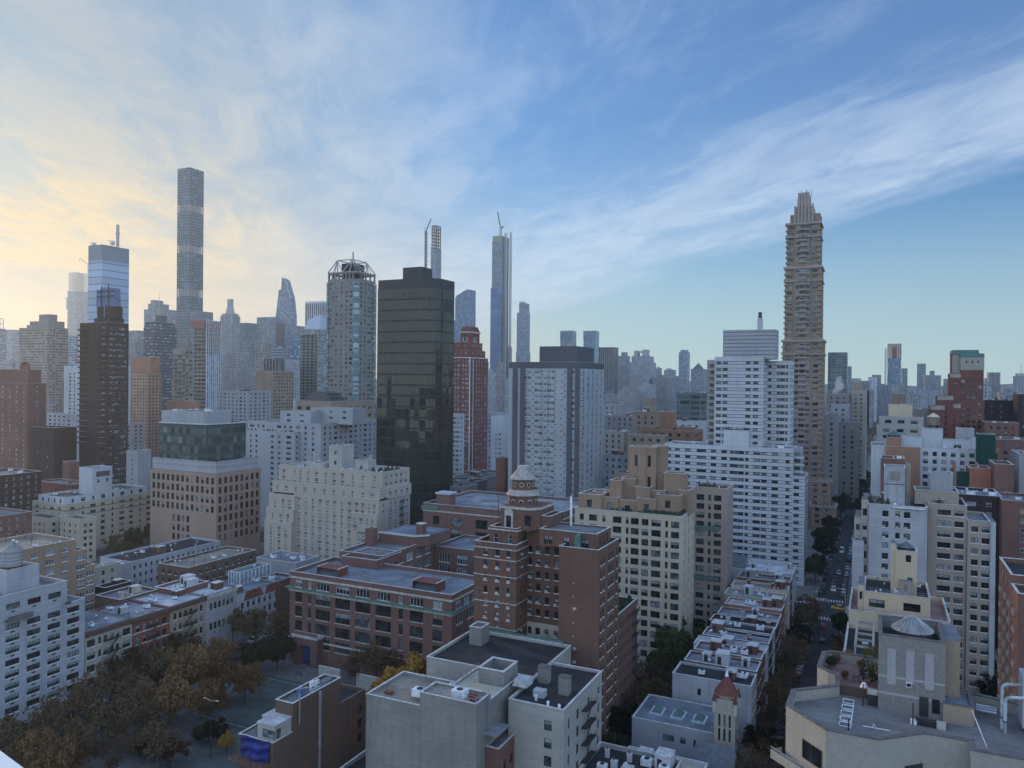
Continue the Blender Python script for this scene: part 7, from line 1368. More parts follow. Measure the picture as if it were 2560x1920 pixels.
# tan apartment building
VT2 = (46, 16, 4, 18, 10, 6)
t, b, z = rb('tan brick apartment building with wide dark windows, right of the large white one', 2320, 2418, 1258, 241, 'tan', 16, E=dict(cols=[(.09, 2.0), (.42, 3.2), (.80, 2.2)], fl=2.97, wh=1.5, top=1.5, st='d2fS', var=VT2), gear=5, seed=163, fin=False, roof='roof_black', name='apartment_building', cat='apartment building')
onto(t, 2287, 2397, 1227, 244, 8, z - .8, 'tan', 'lift_house'); onto(t, 2325, 2383, 1184, 250, 6, z, 'grey_conc', 'plant_screen')
onto(t, 2419, 2476, 1302, 240.4, 16, 0, 'tan', 'lower_wing', E=dict(cols=[(.32, 1.6), (.80, 1.8)], fl=2.97, wh=1.5, top=1.6, st='d2fS', var=VT2)); onto(t, 2476.5, 2490, 1306, 240, 16, 0, 'white_brick', 'white_flank'); t.done()
# cream stepped building with yellow stair tower
Yy = 199; t, b, z = rb('cream stepped building with terraces and a yellow-cream stair tower, below the large white one', 2122, 2376, 1524, Yy, 'cream_warm', 22, E=dict(cols=[(.31, .01), (.316, 1.2), (.9, 1.6)], fl=3, wh=1.8, top=2.4, st='dsf', var=VN2), S=dict(n=4, w=1.4, fl=3, wh=1.7, top=2, st='d2f'), gear=0, fin=False, roof='terrace_red', name='apartment_building', cat='apartment building')
q, zz = onto(t, 2160, 2326, 1487, Yy + 3.5, 16, z - .8, 'cream_warm', 'penthouse', E=dict(cols=[(.20, 3.4), (.73, 3.6)], fl=9, wh=1.9, top=1.7, st='d2f', nr=1, bot=.1, var=(60, 20, 1, 2, 4, 10)), roof='roof_black', par=.7); 
railing(t, (b[0] + .2, b[2] + .3), (b[1] - .3, b[2] + .3), z, .9, 1.2); railing(t, (q[0] + .2, q[2] + .3), (q[1] - .3, q[2] + .3), zz, .9, 1.2)
onto(t, 2145, 2160, 1462, Yy + 4, 9, z - .8, 'cream_warm', 'terrace_bay', E=dict(n=1, w=.7, fl=9, wh=1.9, top=1.6, st='wsf', nr=1, bot=.1))
q2, z2 = onto(t, 2239, 2293, 1378, Yy + 7, 6, zz - .7, 'cream_warm', 'stair_tower', E=dict(cols=[(.6, 1.15)], fl=6.6, wh=1.7, top=.9, st='dsf', nr=1, bot=.2), roof='roof_grey', par=.6); onto(t, 2228, 2239.4, 1358, Yy + 7.4, 4, zz - .7, 'cream_warm', 'flue_stack', par=0)
m = MB(); xm = q2[0] + (q2[1] - q2[0]) * .56; m.box(xm, xm + 1.1, q2[2] - .06, q2[2] - .01, z2 - 7.4, z2 - 6.2, 'g_mid'); t.solo('small_window', m)
onto(t, 2249, 2281, 1454, Yy + 5.2, 1.7, zz - .7, 'tan', 'stair_hut', par=0, E=dict(n=1, w=1.0, fl=9, wh=1.9, top=.9, st='wsf', nr=1, bot=.1, var=(0, 0, 90, 5, 5, 0)))
t.gear(q, zz - .7, 9, 166, kinds=['air_handler', 'air_handler', 'roof_vent', 'pipe'], big=.8); t.done()
water_tank((q2[0] + q2[1]) / 2, q2[2] + 3, z2 - .6, 1.75, .8, 'dark water tank with a low conical lid on the yellow-cream stair tower', .3, 'iron', 'slate')
# far right brick with balconies
t, b, z = rb('red brown brick tower with a receding wall of small balconies, cut by the right edge', 2545, 2760, 1484, 150, 'brick', 7, gear=2, seed=170, fin=False, E=dict(bay=4, w=1.6, fl=2.9, wh=1.5, top=1.5, st='d2f'), S=None, name='apartment_tower', cat='apartment tower')
A = at_x(2505, 1460, b[0]); 
t.vol((b[0] - .0, b[0] + 20, 157.1, 172), 0, z + 1.5, 'brick', 'roof_black', .8, S=dict(bay=4.0, w=1.8, fl=2.9, wh=1.6, top=1.5, st='w2f', var=VN2)); k = z - 4
while k > 8:
    for j in range(4): m = MB(); y0 = 151 + j * 5.2; m.box(b[0] - .45, b[0] - .01, y0, y0 + 2.4, k, k + .8, 'brick_tan'); t.solo('balcony', m)
    k -= 2.9
t.done()
E6 = dict(bay=4.4, w=[2.6, 1.6], fl=3.0, wh=1.4, top=2.2, st='w2f', var=(30, 16, 24, 8, 18, 4))
rb('dark red-brown brick slab with white framed windows, far right middle', 2397, 2505, 1235, 290, 'brick_dark', 20, E=E6, gear=7, seed=171, kinds=['roof_vent', 'air_handler', 'roof_vent'], name='apartment_building', cat='apartment building')
rb('red brick slab with bright white windows, cut by the right edge', 2506, 2640, 1250, 284, 'brick', 20, E=dict(bay=7, w=4.2, fl=3.0, wh=1.5, top=2.4, st='w4f', var=(30, 16, 24, 8, 18, 4)), gear=4, seed=172, name='apartment_building', cat='apartment building')
# white punched-window building behind
t, b, z = rb('long white building with a grid of square windows, behind the large white painted one', 2300, 2445, 1118, 345, 'white', 20, E=dict(n=11, w=[1.7, 1.7, 1.5], fl=3.0, wh=1.7, top=1.6, st='dsf', var=(24, 16, 12, 6, 20, 14)), gear=5, seed=173, chim='white', kinds=['roof_vent', 'pipe', 'air_handler'], fin=False)
onto(t, 2215, 2299.5, 1117, 344, 14, 0, 'brick_orange', 'brick_wing'); onto(t, 2178, 2214.6, 1113, 346, 20, 0, 'white', 'blank_wing'); onto(t, 2217, 2252, 1093, 346, 8, z, 'brick_orange', 'roof_hut', E=dict(cols=[(.72, 1.3)], fl=9, wh=2, top=1.8, st='dsf', nr=1, bot=.1)); onto(t, 2253, 2305, 1092, 350, 8, z - .8, 'white', 'penthouse'); onto(t, 2305, 2357, 1072, 352, 8, z - .8, 'white', 'penthouse'); onto(t, 2357, 2432, 1101, 350, 8, z - .8, 'white', 'penthouse', E=dict(bay=5, w=2.5, fl=9, wh=1.5, top=1.6, st='d2f', nr=1, bot=.1)); onto(t, 2394, 2436, 1072, 358, 8, z - .8, 'grey_conc', 'plant_screen'); onto(t, 2432, 2444, 1094, 349, 8, z - .8, 'white', 'penthouse'); t.done()
A = at_y(2235, 1094, 350); water_tank(A.x, 351, A.z - .4, 2.5, 1.2, 'dark domed water tank on the orange brick hut of the long white building', .2, 'iron', 'slate')
A = at_y(2333, 1070, 356); water_tank(A.x, 356, A.z - .3, 2.3, 3.2, 'tan-roofed water tank on stilts above the white penthouse, in front of the red brick tower', 1.6, 'tank_wood', 'cream_warm')
rb('brown gabled low house squeezed before the orange brick wing, above the roof tower with louvre', 2202, 2262, 1145, 318, 'brick', 12, gear=2, seed=175)
t, b, z = rb('green netted roof tower standing on an orange brick block, right of the long white building', 2443, 2497, 1158, 335, 'brick_orange', 14, gear=0, fin=False); onto(t, 2445, 2489, 1086, 336, 7, z - .8, 'green_net', 'netted_tower'); q, zz = onto(t, 2489, 2498, 1121, 337, 8, z - .8, 'brick_orange', 'side_hut'); m = MB(); m.box(b[0] + .5, b[0] + 6.5, b[2] - .2, b[2] - .02, z - 6, z + 4, 'green_net'); t.solo('netting', m); t.done()
t, b, z = rb('bright rust-orange brick block with netted flank and two small roof vents', 2424, 2479, 1170, 318, 'brick_rust', 14, gear=2, seed=176, kinds=['roof_vent'], fin=False); m = MB(); m.box(b[0] - 4, b[0] - .02, b[2] + 1, b[2] + 1.2, 0, z - 1.5, 'green_net'); m.box(b[0] - 4.6, b[0] - 4.1, b[2] + 1, b[2] + 9, 0, z + 1.5, 'brick_orange'); t.solo('netted_scaffold', m); t.done()
rb('plain brown brick block with one ivy patch, far right, beside the rust-orange one', 2487, 2535, 1160, 312, 'brick', 16, gear=0)
# red brick tower with green roof
t, b, z = rb('dark red brick tower with copper-green roof edge and cream arcaded top storey', 2402, 2460, 893, 520, 'brick_red', 22, gear=0, fin=False, par=0, E=dict(cols=[(.12, 1.9), (.36, 1.9), (.6, 1.9), (.85, 1.9)], fl=3.35, wh=1.9, top=13, st='dsf', var=(70, 14, 2, 4, 4, 6)), name='apartment_tower', cat='apartment tower')
t.vol((b[0] - .15, b[1] + .15, b[2] - .15, b[3]), z - 7.5, z, 'stone_cream', 'copper_roof', 0, part='cream_storey', E=dict(cols=[(.25, .9), (.5, .9), (.75, .9)], fl=9, wh=1.4, top=2, nr=1, st='dsf', bot=.1))
m = MB(); m.prism([(b[0] - .4, b[2] - .4), (b[1] + .3, b[2] - .4), (b[1] + .3, b[3]), (b[0] - .4, b[3])], z + .01, z + 2.2, 'copper_roof', scale=.96); t.solo('copper_edge', m)
W7 = dict(bay=5.2, w=1.9, fl=3.35, wh=1.9, top=5, st='dsf', var=(70, 14, 2, 4, 4, 6))
q, zz = onto(t, 2381, 2402, 886, 523, 18, 0, 'brick_red', 'side_shaft', par=0); m = MB(); m.box(q[0] + .01, q[1], q[2] - .1, q[2] - .01, zz - 11, zz - .5, 'stone_cream'); m.prism([(q[0] - .3, q[2]), (b[1] - 2, q[2]), (b[1] - 2, q[3]), (q[0] - .3, q[3])], zz + .01, zz + 2.6, 'copper_roof', scale=.94); t.solo('cream_panel', m)
for pa, pb, py, Yq in ((2375, 2402, 934, 519), (2343, 2384, 990, 516), (2326, 2362, 1014, 514), (2362, 2402, 1010, 517)): q, zz = onto(t, pa, pb, py, Yq, 16, 0, 'brick_red', 'stepped_shoulder', E=W7); t.band(q, zz - 2.4, 2.2, .12, 'stone_cream', part='cream_parapet', faces='E')
t.done()
rb('brown ornate brick block with cream stone corner strips, right of the red brick tower', 2462, 2545, 1000, 560, 'brick_dark', 20, E=dict(bay=4, w=1.3, fl=3.3, wh=1.6, top=3, st='d1', var=VN2), gear=3, seed=181, chim='brick_red'); rb('dull brown long low block in front of the ornate brick block, far right', 2463, 2548, 1056, 500, 'brick', 20, E=dict(bay=3.2, w=1.2, fl=3.3, wh=1.6, top=2, st='d1', var=VN2), gear=2, seed=182)
rb('dark brown block with a green terrace edge at the right border', 2545, 2640, 985, 540, 'brick_dark', 20, E=dict(bay=4, w=1.6, fl=3.3, wh=1.6, top=2, st='d1', var=VN2), gear=3, seed=183)
rb('low red brick row with skylight strips, far right below the dull brown block', 2492, 2660, 1098, 420, 'brick', 20, E=dict(bay=4, w=1.6, fl=3.3, wh=1.6, top=2, st='d1', var=VN2), gear=6, seed=184, kinds=['air_handler', 'chimney', 'roof_vent']); rb('grey apartment block with balconies at the right border above the red slab', 2548, 2640, 1135, 330, 'grey_conc', 20, E=E6, gear=5, seed=185)
rb('yellow-tan blank brick block behind the white stepped terraces', 2222, 2281, 1012, 480, 'cream_warm', 18, gear=2, seed=186); rb('tan roof block peeping above the yellow-tan blank one', 2228, 2265, 985, 560, 'brick_tan', 18, gear=1, seed=187)
rb('grey-brown block with tall windows, right of the yellow-tan blank one', 2281, 2330, 1022, 520, 'grey_brown', 18, E=dict(bay=4, w=1.4, fl=3.3, wh=1.8, top=2.5, st='d1', var=VN2), gear=2, seed=188)
t, b, z = rb('white apartment house stepping up in terraces, right side of the far street', 2186, 2312, 1095, 420, 'white_warm', 20, E=E6, gear=0, fin=False, name='apartment_building', cat='apartment building'); onto(t, 2192, 2310, 1066, 424, 14, z - .8, 'white_warm', 'terrace_storey', E=dict(bay=5, w=3, fl=3.2, wh=1.6, top=1.3, st='d3f', bot=.1)); onto(t, 2198, 2309, 1044, 428, 12, z, 'white_warm', 'terrace_storey', E=dict(bay=5, w=3, fl=3.2, wh=1.6, top=1.3, st='d3f', bot=.1)); t.done()
# left side of the far street, beyond the tan tower
def lb(label, cx, cy, xl, Y, mat, dy=40, E=None, N=None, gear=2, seed=1, fin=True, **k):
    b, z = LB(cx, cy, xl, cx + 1, Y=Y, dy=dy); return house(label, b, z, mat, E, N, gear=gear, seed=seed, fin=fin, **k), b, z
E8 = dict(bay=3.6, w=1.6, fl=3.3, wh=1.6, top=2.2, st='d2f', var=VN2)
lb('grey-blue apartment block directly right of the tan tower with balconies', 2096, 1036, 2062, 530, 'grey_conc', 40, E8, E8); lb('grey block with blank top and columned lower front, second right of the tan tower', 2121, 1014, 2078, 575, 'grey_light', 30, E8, E8); lb('grey stone block with big dark windows, third right of the tan tower', 2146, 1056, 2096, 540, 'grey_brown', 40, E8, E8)
lb('cream stone apartment house lit at its top edge, at the far end of the street', 2165, 978, 2128, 660, 'stone_cream', 60, E8, E8); lb('tan slim house beyond, at the far left end of the street', 2152, 955, 2129, 760, 'brick_tan', 60, None, None, gear=0); lb('grey roofed block with steam rising beside it, behind the tan tower', 2122, 985, 2066, 640, 'grey_brown', 40, E8, E8, gear=4)
# between the dark roofed slab and the white banded complex
simple('tan stepped block with sunlit edge, right of the dark roofed slab', 1644, 1030, 1584, 1662, 430, 'brick_tan', dict(bay=3, w=1.1, fl=3.2, wh=1.5, top=2.5, st='d1', var=VN2), None, gear=3, seed=190)
t, b, z = simple('orange-tan terraced block topped by a square brick tank tower, left of the white complex', 1735, 1078, 1598, 1758, 400, 'brick_orange', dict(bay=4, w=1.6, fl=3, wh=1.6, top=1.6, st='d2f', var=VN2), dict(bay=4, w=1.6, fl=3, wh=1.6, top=1.6, st='d2f', var=VN2), gear=8, seed=191, fin=False)
def ontoL(t, pa, pb, py, Y, dy, z0, mat, part='penthouse', E=None):
    zz = at_y((pa + pb) / 2, py, Y).z; q = (sx_(pa, Y, zz), sx_(pb, Y, zz), Y, Y + dy); t.vol(q, z0, zz, mat, 'roof_tan', .4, E=E, part=part)
ontoL(t, 1648, 1682, 1030, 404, 8, z - .8, 'brick_orange', 'tank_tower', E=dict(cols=[(.35, 1.1)], fl=6, wh=2, top=3, st='dsf', nr=2, bot=.1)); ontoL(t, 1600, 1640, 1078 - 10, 402, 10, z - .8, 'brick_orange'); ontoL(t, 1690, 1730, 1068, 404, 10, z - .8, 'brick_orange'); t.done()
simple('dull brown tank tower above the tan stepped block', 1635, 994, 1608, 1640, 470, 'brick_tan', gear=0); simple('beige block with dark windows below the orange-tan terraced one', 1662, 1090, 1570, 1672, 372, 'brick_tan', dict(bay=3.6, w=1.6, fl=3, wh=1.6, top=1.6, st='d2f', var=VN2), gear=2)
simple('dark green-grey office block with big window bays, left of the white banded tower', 1760, 982, 1692, 1775, 560, 'fa_office', gear=3, seed=193); simple('small white building with a dark roof hut, in front of the green-grey office block', 1755, 1055, 1660, 1768, 470, 'white', dict(bay=4, w=1.5, fl=3, wh=1.5, top=2, st='d1'), gear=3, seed=194)
for i, (cx, cy, xl, Y, mt, lb_) in enumerate(((1540, 1012, 1508, 560, 'grey_conc', 'long low grey stone row right of the dark roofed slab, upper'), (1600, 1040, 1512, 500, 'grey_brown', 'wide grey-brown low block right of the dark roofed slab, second from top'), (1560, 1080, 1505, 440, 'white_warm', 'pale small building right of the dark roofed slab, with a chimney'), (1578, 1140, 1505, 385, 'white_brick', 'white-walled old building with pale roof, low right of the dark roofed slab'), (1600, 1185, 1535, 360, 'brick_tan', 'tan blank building between the dark roofed slab and the stepped penthouses'), (1545, 1225, 1505, 345, 'white_warm', 'low white shop building at the foot of the dark roofed slab'))):
    simple(lb_, cx, cy, xl, cx + 18, Y, mt, dict(bay=3.2, w=1.1, fl=3.2, wh=1.6, top=1.8, st='d1', var=VN2), gear=5, seed=200 + i)
# hazy city filling the far middle
fill = [(1130, 1150, 992, 900, 'slim hazy block left of the ornate red tower'), (1205, 1222, 905, 1500, 'slim pale tower between the ornate red tower and the tallest blue tower'), (1218, 1240, 930, 1250, 'low hazy stone block at the foot of the tallest blue tower, left'), (1240, 1262, 905, 1350, 'hazy stone tower at the foot of the tallest blue tower'), (1262, 1285, 950, 1100, 'grey hazy block just left of the dark roofed slab'), (1268, 1280, 868, 1900, 'tiny pale slab beside the tallest blue tower, right'),
 (1545, 1600, 975, 1300, 'long pale park-side block below the turreted apartment tower'), (1600, 1640, 960, 1350, 'tall cream park-side block right of the turreted tower base'), (1632, 1680, 944, 1500, 'grey flat-topped park-side block with a small dome'), (1660, 1690, 925, 1700, 'stepped grey tower with domed top, in haze'), (1680, 1722, 945, 1450, 'grey wide block in haze below the square pale tower'), (1639, 1655, 921, 2000, 'pale slim block with slanted white top, in haze'), (1727, 1768, 935, 1300, 'dark grey block in haze below the pyramid roof'), (1510, 1545, 985, 1200, 'low dark block in haze right of the dark roofed slab'),
 (2127, 2150, 962, 1900, 'hazy low block right of the dark bronze slab'), (2195, 2222, 962, 1700, 'dull low block left of the round unfinished tower'), (2262, 2300, 985, 1200, 'brown-grey low block between the plain towers, hazy'), (2300, 2345, 975, 1350, 'hazy grey long block below the wide roof-hut block'), (2355, 2380, 965, 1500, 'hazy slab just left of the red brick tower'), (2460, 2478, 958, 900, 'dark brick block right behind the red brick tower'), (2500, 2545, 982, 1000, 'hazy low brown block before the distant hills'), (2150, 2185, 975, 1500, 'pale hazy block at the end of the street, right'),
 (0, 40, 905, 620, 'grey block between the red brick block and the pale slab, left edge'), (100, 140, 1010, 480, 'low white building with roof plant, right of the dark red brick block'), (430, 480, 945, 620, 'hazy low brick block under the balcony apartment tower'), (600, 642, 900, 760, 'cream hazy block right of the crowned stone tower'), (632, 665, 930, 620, 'small tan hazy block left of the beige slab'), (705, 755, 905, 900, 'hazy blue-grey block right of the beige slab')]
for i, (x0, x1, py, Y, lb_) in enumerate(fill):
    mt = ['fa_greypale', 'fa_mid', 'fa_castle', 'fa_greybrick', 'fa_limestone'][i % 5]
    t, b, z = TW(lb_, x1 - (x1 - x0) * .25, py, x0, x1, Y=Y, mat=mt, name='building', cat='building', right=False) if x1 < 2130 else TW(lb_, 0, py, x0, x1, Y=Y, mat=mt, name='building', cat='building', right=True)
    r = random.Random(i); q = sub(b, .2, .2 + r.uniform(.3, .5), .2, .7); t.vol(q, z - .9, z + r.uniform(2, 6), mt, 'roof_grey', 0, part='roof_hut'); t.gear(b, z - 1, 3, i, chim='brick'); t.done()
# ---------------------------------------------------------------- near building, bottom right
def inset(poly, d):
    n = len(poly); out = []
    for i in range(n):
        p0, p1, p2 = Vector(poly[i - 1]), Vector(poly[i]), Vector(poly[(i + 1) % n]); a = (p1 - p0).normalized(); b = (p2 - p1).normalized()
        na = Vector((-a.y, a.x)); nb = Vector((-b.y, b.x)); k = 1 + na.dot(nb); v = (na + nb) / max(k, .35); q = p1 + v * d; out.append((q.x, q.y))
    return out
ZR = 49.0
wall('render_near', (.36, .325, .28), amp=.1, grain=.25, stain=.25, sc=.15); wall('brick_pale', (.25, .225, .21), amp=.12, grain=.5, stain=.25, sc=.2); wall('brick_panel', (.36, .34, .34), amp=.08, grain=.3, stain=.1, sc=.3)
src = [(1965, 1764), (2065, 1826), (2199, 1851), (2308, 1835), (2423, 1854), (2427, 1876), (2600, 1908), (2800, 1990), (2860, 1830), (2494, 1747), (2409, 1729), (2195, 1645), (2081, 1628), (2056, 1630), (2043, 1667), (2069, 1680), (2089, 1686), (2089, 1713), (1979, 1725)]
P = [(at_z(x, y, ZR).x, at_z(x, y, ZR).y) for x, y in src]
NB = Bd('pale rendered apartment building with a faceted parapet round its gravel roof, bottom right', 'apartment building', 'apartment_building', (P[0][0], P[0][1], 0))
def loopwall(mb, poly, z0, z1, mat, flip=False, skip=()):
    n = len(poly)
    for i in range(n):
        if i in skip: continue
        a, b = poly[i], poly[(i + 1) % n]
        if flip: a, b = b, a
        mb.face([(*a, z0), (*b, z0), (*b, z1), (*a, z1)], mat)
m = NB.mb('wall'); I = inset(P, .45); O = inset(P, -.06); I2 = inset(P, .51)
loopwall(m, P, 0, ZR, 'render_near'); loopwall(m, I, ZR - 1.2, ZR, 'render_near', True)
c = NB.mb('coping'); n = len(P)
for i in range(n):
    j = (i + 1) % n; c.face([(*O[i], ZR + .14), (*O[j], ZR + .14), (*I2[j], ZR + .14), (*I2[i], ZR + .14)], 'coping_dark'); c.face([(*O[i], ZR), (*O[j], ZR), (*O[j], ZR + .14), (*O[i], ZR + .14)], 'coping_dark'); c.face([(*I2[j], ZR), (*I2[i], ZR), (*I2[i], ZR + .14), (*I2[j], ZR + .14)], 'coping_dark')
NB.mb('roof').face([(*p, ZR - 1.2) for p in I], 'gravel')
tl = [at_z(x, y, ZR - 1.17) for x, y in ((2098, 1722), (2196, 1742), (2196, 1665), (2090, 1648), (2064, 1650), (2056, 1672), (2096, 1694))]; m = MB(); m.face([(p.x, p.y, ZR - 1.17) for p in tl], 'terrace_red'); NB.solo('terrace_floor', m)
m = MB(); a = at_z(2089, 1722, ZR - 1.2); b = at_z(2196, 1752, ZR - 1.2); m.box(a.x, b.x, b.y, b.y + .3, ZR - 1.2, ZR - .1, 'brick_brown'); NB.solo('divider', m)
# penthouse block
yP = at_z(2196, 1773, ZR - 1.2).y; zP = at_y(2196, 1585, yP).z; x0 = sx_(2196, yP, 52); x1 = sx_(2363, yP, 52); q = (x0, x1, yP, yP + 8)
NB.vol(q, ZR - 1.2, zP, 'brick_pale', 'roof_black', 1.3, part='penthouse', cop='coping_dark', pt=.35)
q3 = (x1 + .01, x1 + 1.6, yP + 2.5, yP + 9); NB.vol(q3, ZR - 1.2, zP - .3, 'brick_tan', 'roof_grey', 0, part='penthouse')
q4 = (x1 - .2, sx_(2438, yP - 1, 50), yP - .4, yP + 4.5); NB.vol(q4, ZR - 1.2, at_y(2400, 1762, yP).z, 'brick_tan', 'roof_bluegrey', .2, part='stair_block', E=dict(cols=[(.5, 1.0)], fl=9, wh=2.0, top=.8, nr=1, bot=.1, st='dsf', var=(90, 1, 1, 1, 1, 1)), cop='coping_dark')
w = x1 - x0
for k, (fa, fb, za, zb) in enumerate(((.135, .265, .76, .36), (.42, .545, .765, .405), (.70, .835, .765, .365))): m = MB(); hh = zP - ZR + 1.2; m.box(x0 + w * fa, x0 + w * fb, yP - .05, yP - .004, ZR - 1.2 + hh * zb, ZR - 1.2 + hh * za + .6, 'brick_panel'); NB.solo('brick_infill', m)
m = MB(); m.box(x0, x1, yP - .03, yP - .004, ZR - 1.2 + 1.9, ZR - 1.2 + 2.15, 'brick_panel'); m.box(x0, x1, yP - .03, yP - .004, ZR + 2.6, ZR + 2.85, 'brick_panel'); NB.solo('brick_band', m)
m = MB(); m.box(x0 + w * .42, x0 + w * .51, yP - .22, yP - .05, ZR + 1.9, ZR + 2.45, 'f_white'); m.box(x0 + w * .432, x0 + w * .498, yP - .24, yP - .221, ZR + 2.0, ZR + 2.36, 'g_dark'); NB.solo('window', m)
m = MB(); m.box(x0 + w * .625, x0 + w * .76, yP - .06, yP - .01, ZR - 1.15, ZR + 1.05, 'door_dark'); NB.solo('door', m); m = MB(); m.box(x0 + w * .81, x0 + w * .93, yP - .06, yP - .01, ZR - .6, ZR + 1.0, 'f_dark'); m.box(x0 + w * .82, x0 + w * .92, yP - .08, yP - .061, ZR - .5, ZR + .9, 'g_dark'); NB.solo('window', m)
# windows under the parapet
def oriented(pa, pb, f, wd, hh, ztop, st='d2', var=0, nm='window'):
    a, b = Vector((*P[pa], 0)), Vector((*P[pb], 0)); d = (b - a).normalized(); nrm = Vector((d.y, -d.x, 0)); p = a.lerp(b, f) + nrm * .03
    g, me = win_mesh(st, wd, hh, var); ob = bpy.data.objects.new(nm, me); COL.objects.link(ob); ob.parent = NB.root; o = NB.root.location
    p = p + nrm * .2; ob.location = (p.x - o.x, p.y - o.y, ztop - hh); ob.rotation_euler = (0, 0, math.atan2(d.y, d.x))
for lv in range(4):
    zt = ZR - 3.0 - lv * 3.1
    oriented(0, 1, .68, 3.0, 2.0, zt + .6, 'd2f', 0); oriented(1, 2, .86, 1.3, 1.9, zt - .5, 'd2f', 5); oriented(2, 3, .16, 1.1, 1.9, zt - .4, 'd2f', 3); oriented(2, 3, .78, 2.2, 1.9, zt, 'd2f', 1); oriented(3, 4, .60, 2.6, 1.8, zt - .6, 'd3f', 0); oriented(5, 6, .5, 2.6, 1.8, zt - .6, 'd3f', 1)
m = MB(); a, b = Vector((*P[0], 0)), Vector((*P[1], 0)); d = (b - a).normalized(); nr = Vector((d.y, -d.x, 0)); zb = ZR - 5.6
for f0, f1 in ((-.1, .98),):
    A, B = a.lerp(b, f0), a.lerp(b, f1); A2, B2 = A + nr * 1.5, B + nr * .9
    m.face([(*A.xy, zb), (*A2.xy, zb), (*B2.xy, zb), (*B.xy, zb)], 'render_near'); m.face([(*A2.xy, zb - .3), (*B2.xy, zb - .3), (*B2.xy, zb + .7), (*A2.xy, zb + .7)], 'render_near'); m.face([(*A.xy, zb - .3), (*A2.xy, zb - .3), (*A2.xy, zb + .7), (*A.xy, zb + .7)], 'render_near')
    m.tube((*A2.xy, zb + 1.0), (*B2.xy, zb + 1.0), .035, 'metal', 5)
NB.solo('balcony', m)
plain('duct', (.40, .42, .44), .5, amp=.3)
# air ducts and chiller at the right edge
m = MB(); c0 = at_z(2556, 1835, ZR - 1.2); m.box(c0.x, c0.x + 5, c0.y, c0.y + 3, ZR - .6, at_y(2540, 1690, c0.y).z, 'grey_light'); m.cyl(c0.x + 1.5, c0.y + 1.5, at_y(2540, 1690, c0.y).z, at_y(2540, 1690, c0.y).z + .35, 1.1, n=16, mat='iron'); NB.solo('chiller', m)
for k in range(2):
    m = MB(); zt = at_y(2510, 1715 + k * 22, c0.y).z; xx = c0.x - 1.8 + k * .15; yy_ = c0.y + .6 - k * 1.2
    m.tube((xx, yy_, ZR - 1.2), (xx, yy_, zt - .3), .17, 'duct', 10); m.tube((xx, yy_, zt - .32), (xx + .3, yy_, zt), .17, 'duct', 10); m.tube((xx + .25, yy_, zt), (c0.x + .2, yy_ + .6, zt), .17, 'duct', 10); m.cyl(xx, yy_, ZR, ZR + .1, .26, n=10, mat='iron'); NB.solo('duct', m)
for k in range(3): m = MB(); a = at_z(2440, 1762 + k * 6, ZR - .6); b = at_z(2492, 1772 + k * 6, ZR - .6); m.tube(a, b, .16, 'metal', 8); NB.solo('duct', m)
for px, py, hh in ((2157, 1766, 2.6), (2282, 1812, 2.4), (2121, 1832, 1.5), (2370, 1755, 1.4)): m = MB(); a = at_z(px, py, ZR - 1.2); m.cyl(a.x, a.y, ZR - 1.2, ZR - 1.2 + hh, .07, n=6, mat='iron'); NB.solo('vent_pipe', m)
m = MB(); a = at_z(2467, 1868, ZR - 1.2); m.tube(a, a + Vector((-.9, 1.4, 2.2)), .05, 'metal_white', 5); m.tube(a + Vector((-.9, 1.4, 2.2)), a + Vector((-1.2, 1.7, 2.9)), .04, 'metal_white', 5); NB.solo('aerial', m); NB.done()
wt = water_tank((x0 + x1) / 2 + .2, yP + 4.2, zP - 1.3, 2.1, .9, 'big ribbed grey conical water tank in the roof well of the near pale block', .3, 'brick_brown', 'tank_cone')
m = MB()
for k in range(22): a = 2 * math.pi * k / 22; cx, cy = (x0 + x1) / 2 + .2, yP + 4.2; m.tube((cx + 2.28 * math.cos(a), cy + 2.28 * math.sin(a), zP - .08), (cx + .15 * math.cos(a), cy + .15 * math.sin(a), zP + 1.52), .04, 'metal', 4)
ob = m.build('roof_rib', wt)
# white loungers, planters, grill and bits on the roof
for k in range(5):
    a = at_z(2106 - k * 2.4, 1762 + k * 14.5, ZR - 1.2); m = MB(); L, Wd = 1.25, 1.15
    for dx in (0, Wd): m.box(a.x + dx, a.x + dx + .09, a.y, a.y + L, ZR - .95, ZR - .87, 'metal_white'); m.box(a.x + dx, a.x + dx + .08, a.y + .1, a.y + .18, ZR - 1.2, ZR - .95, 'metal_white'); m.box(a.x + dx, a.x + dx + .08, a.y + L - .2, a.y + L - .12, ZR - 1.2, ZR - .95, 'metal_white')
    m.box(a.x, a.x + Wd, a.y, a.y + .09, ZR - .95, ZR - .87, 'metal_white'); m.box(a.x, a.x + Wd, a.y + L - .1, a.y + L, ZR - .95, ZR - .87, 'metal_white')
    thing('lounge_frame', m, a, f'white open roof lounger frame on the gravel roof, {["furthest", "second furthest", "middle", "second nearest", "nearest"][k]} of the row of five', 'lounger', 'white lounger frames on the gravel roof')
m = MB(); a = at_z(2158, 1815, ZR - 1.1); b = at_z(2226, 1827, ZR - 1.1); m.tube(a, b, .06, 'metal_white', 5); c = at_z(2186, 1812, ZR - .7); m.tube(at_z(2180, 1818, ZR - 1.1), c, .05, 'metal_white', 5); m.tube(c, at_z(2190, 1820, ZR - 1.1), .05, 'metal_white', 5); thing('fallen_pole', m, a, 'long white pole lying on the gravel roof beside the lounger frames', 'pole')
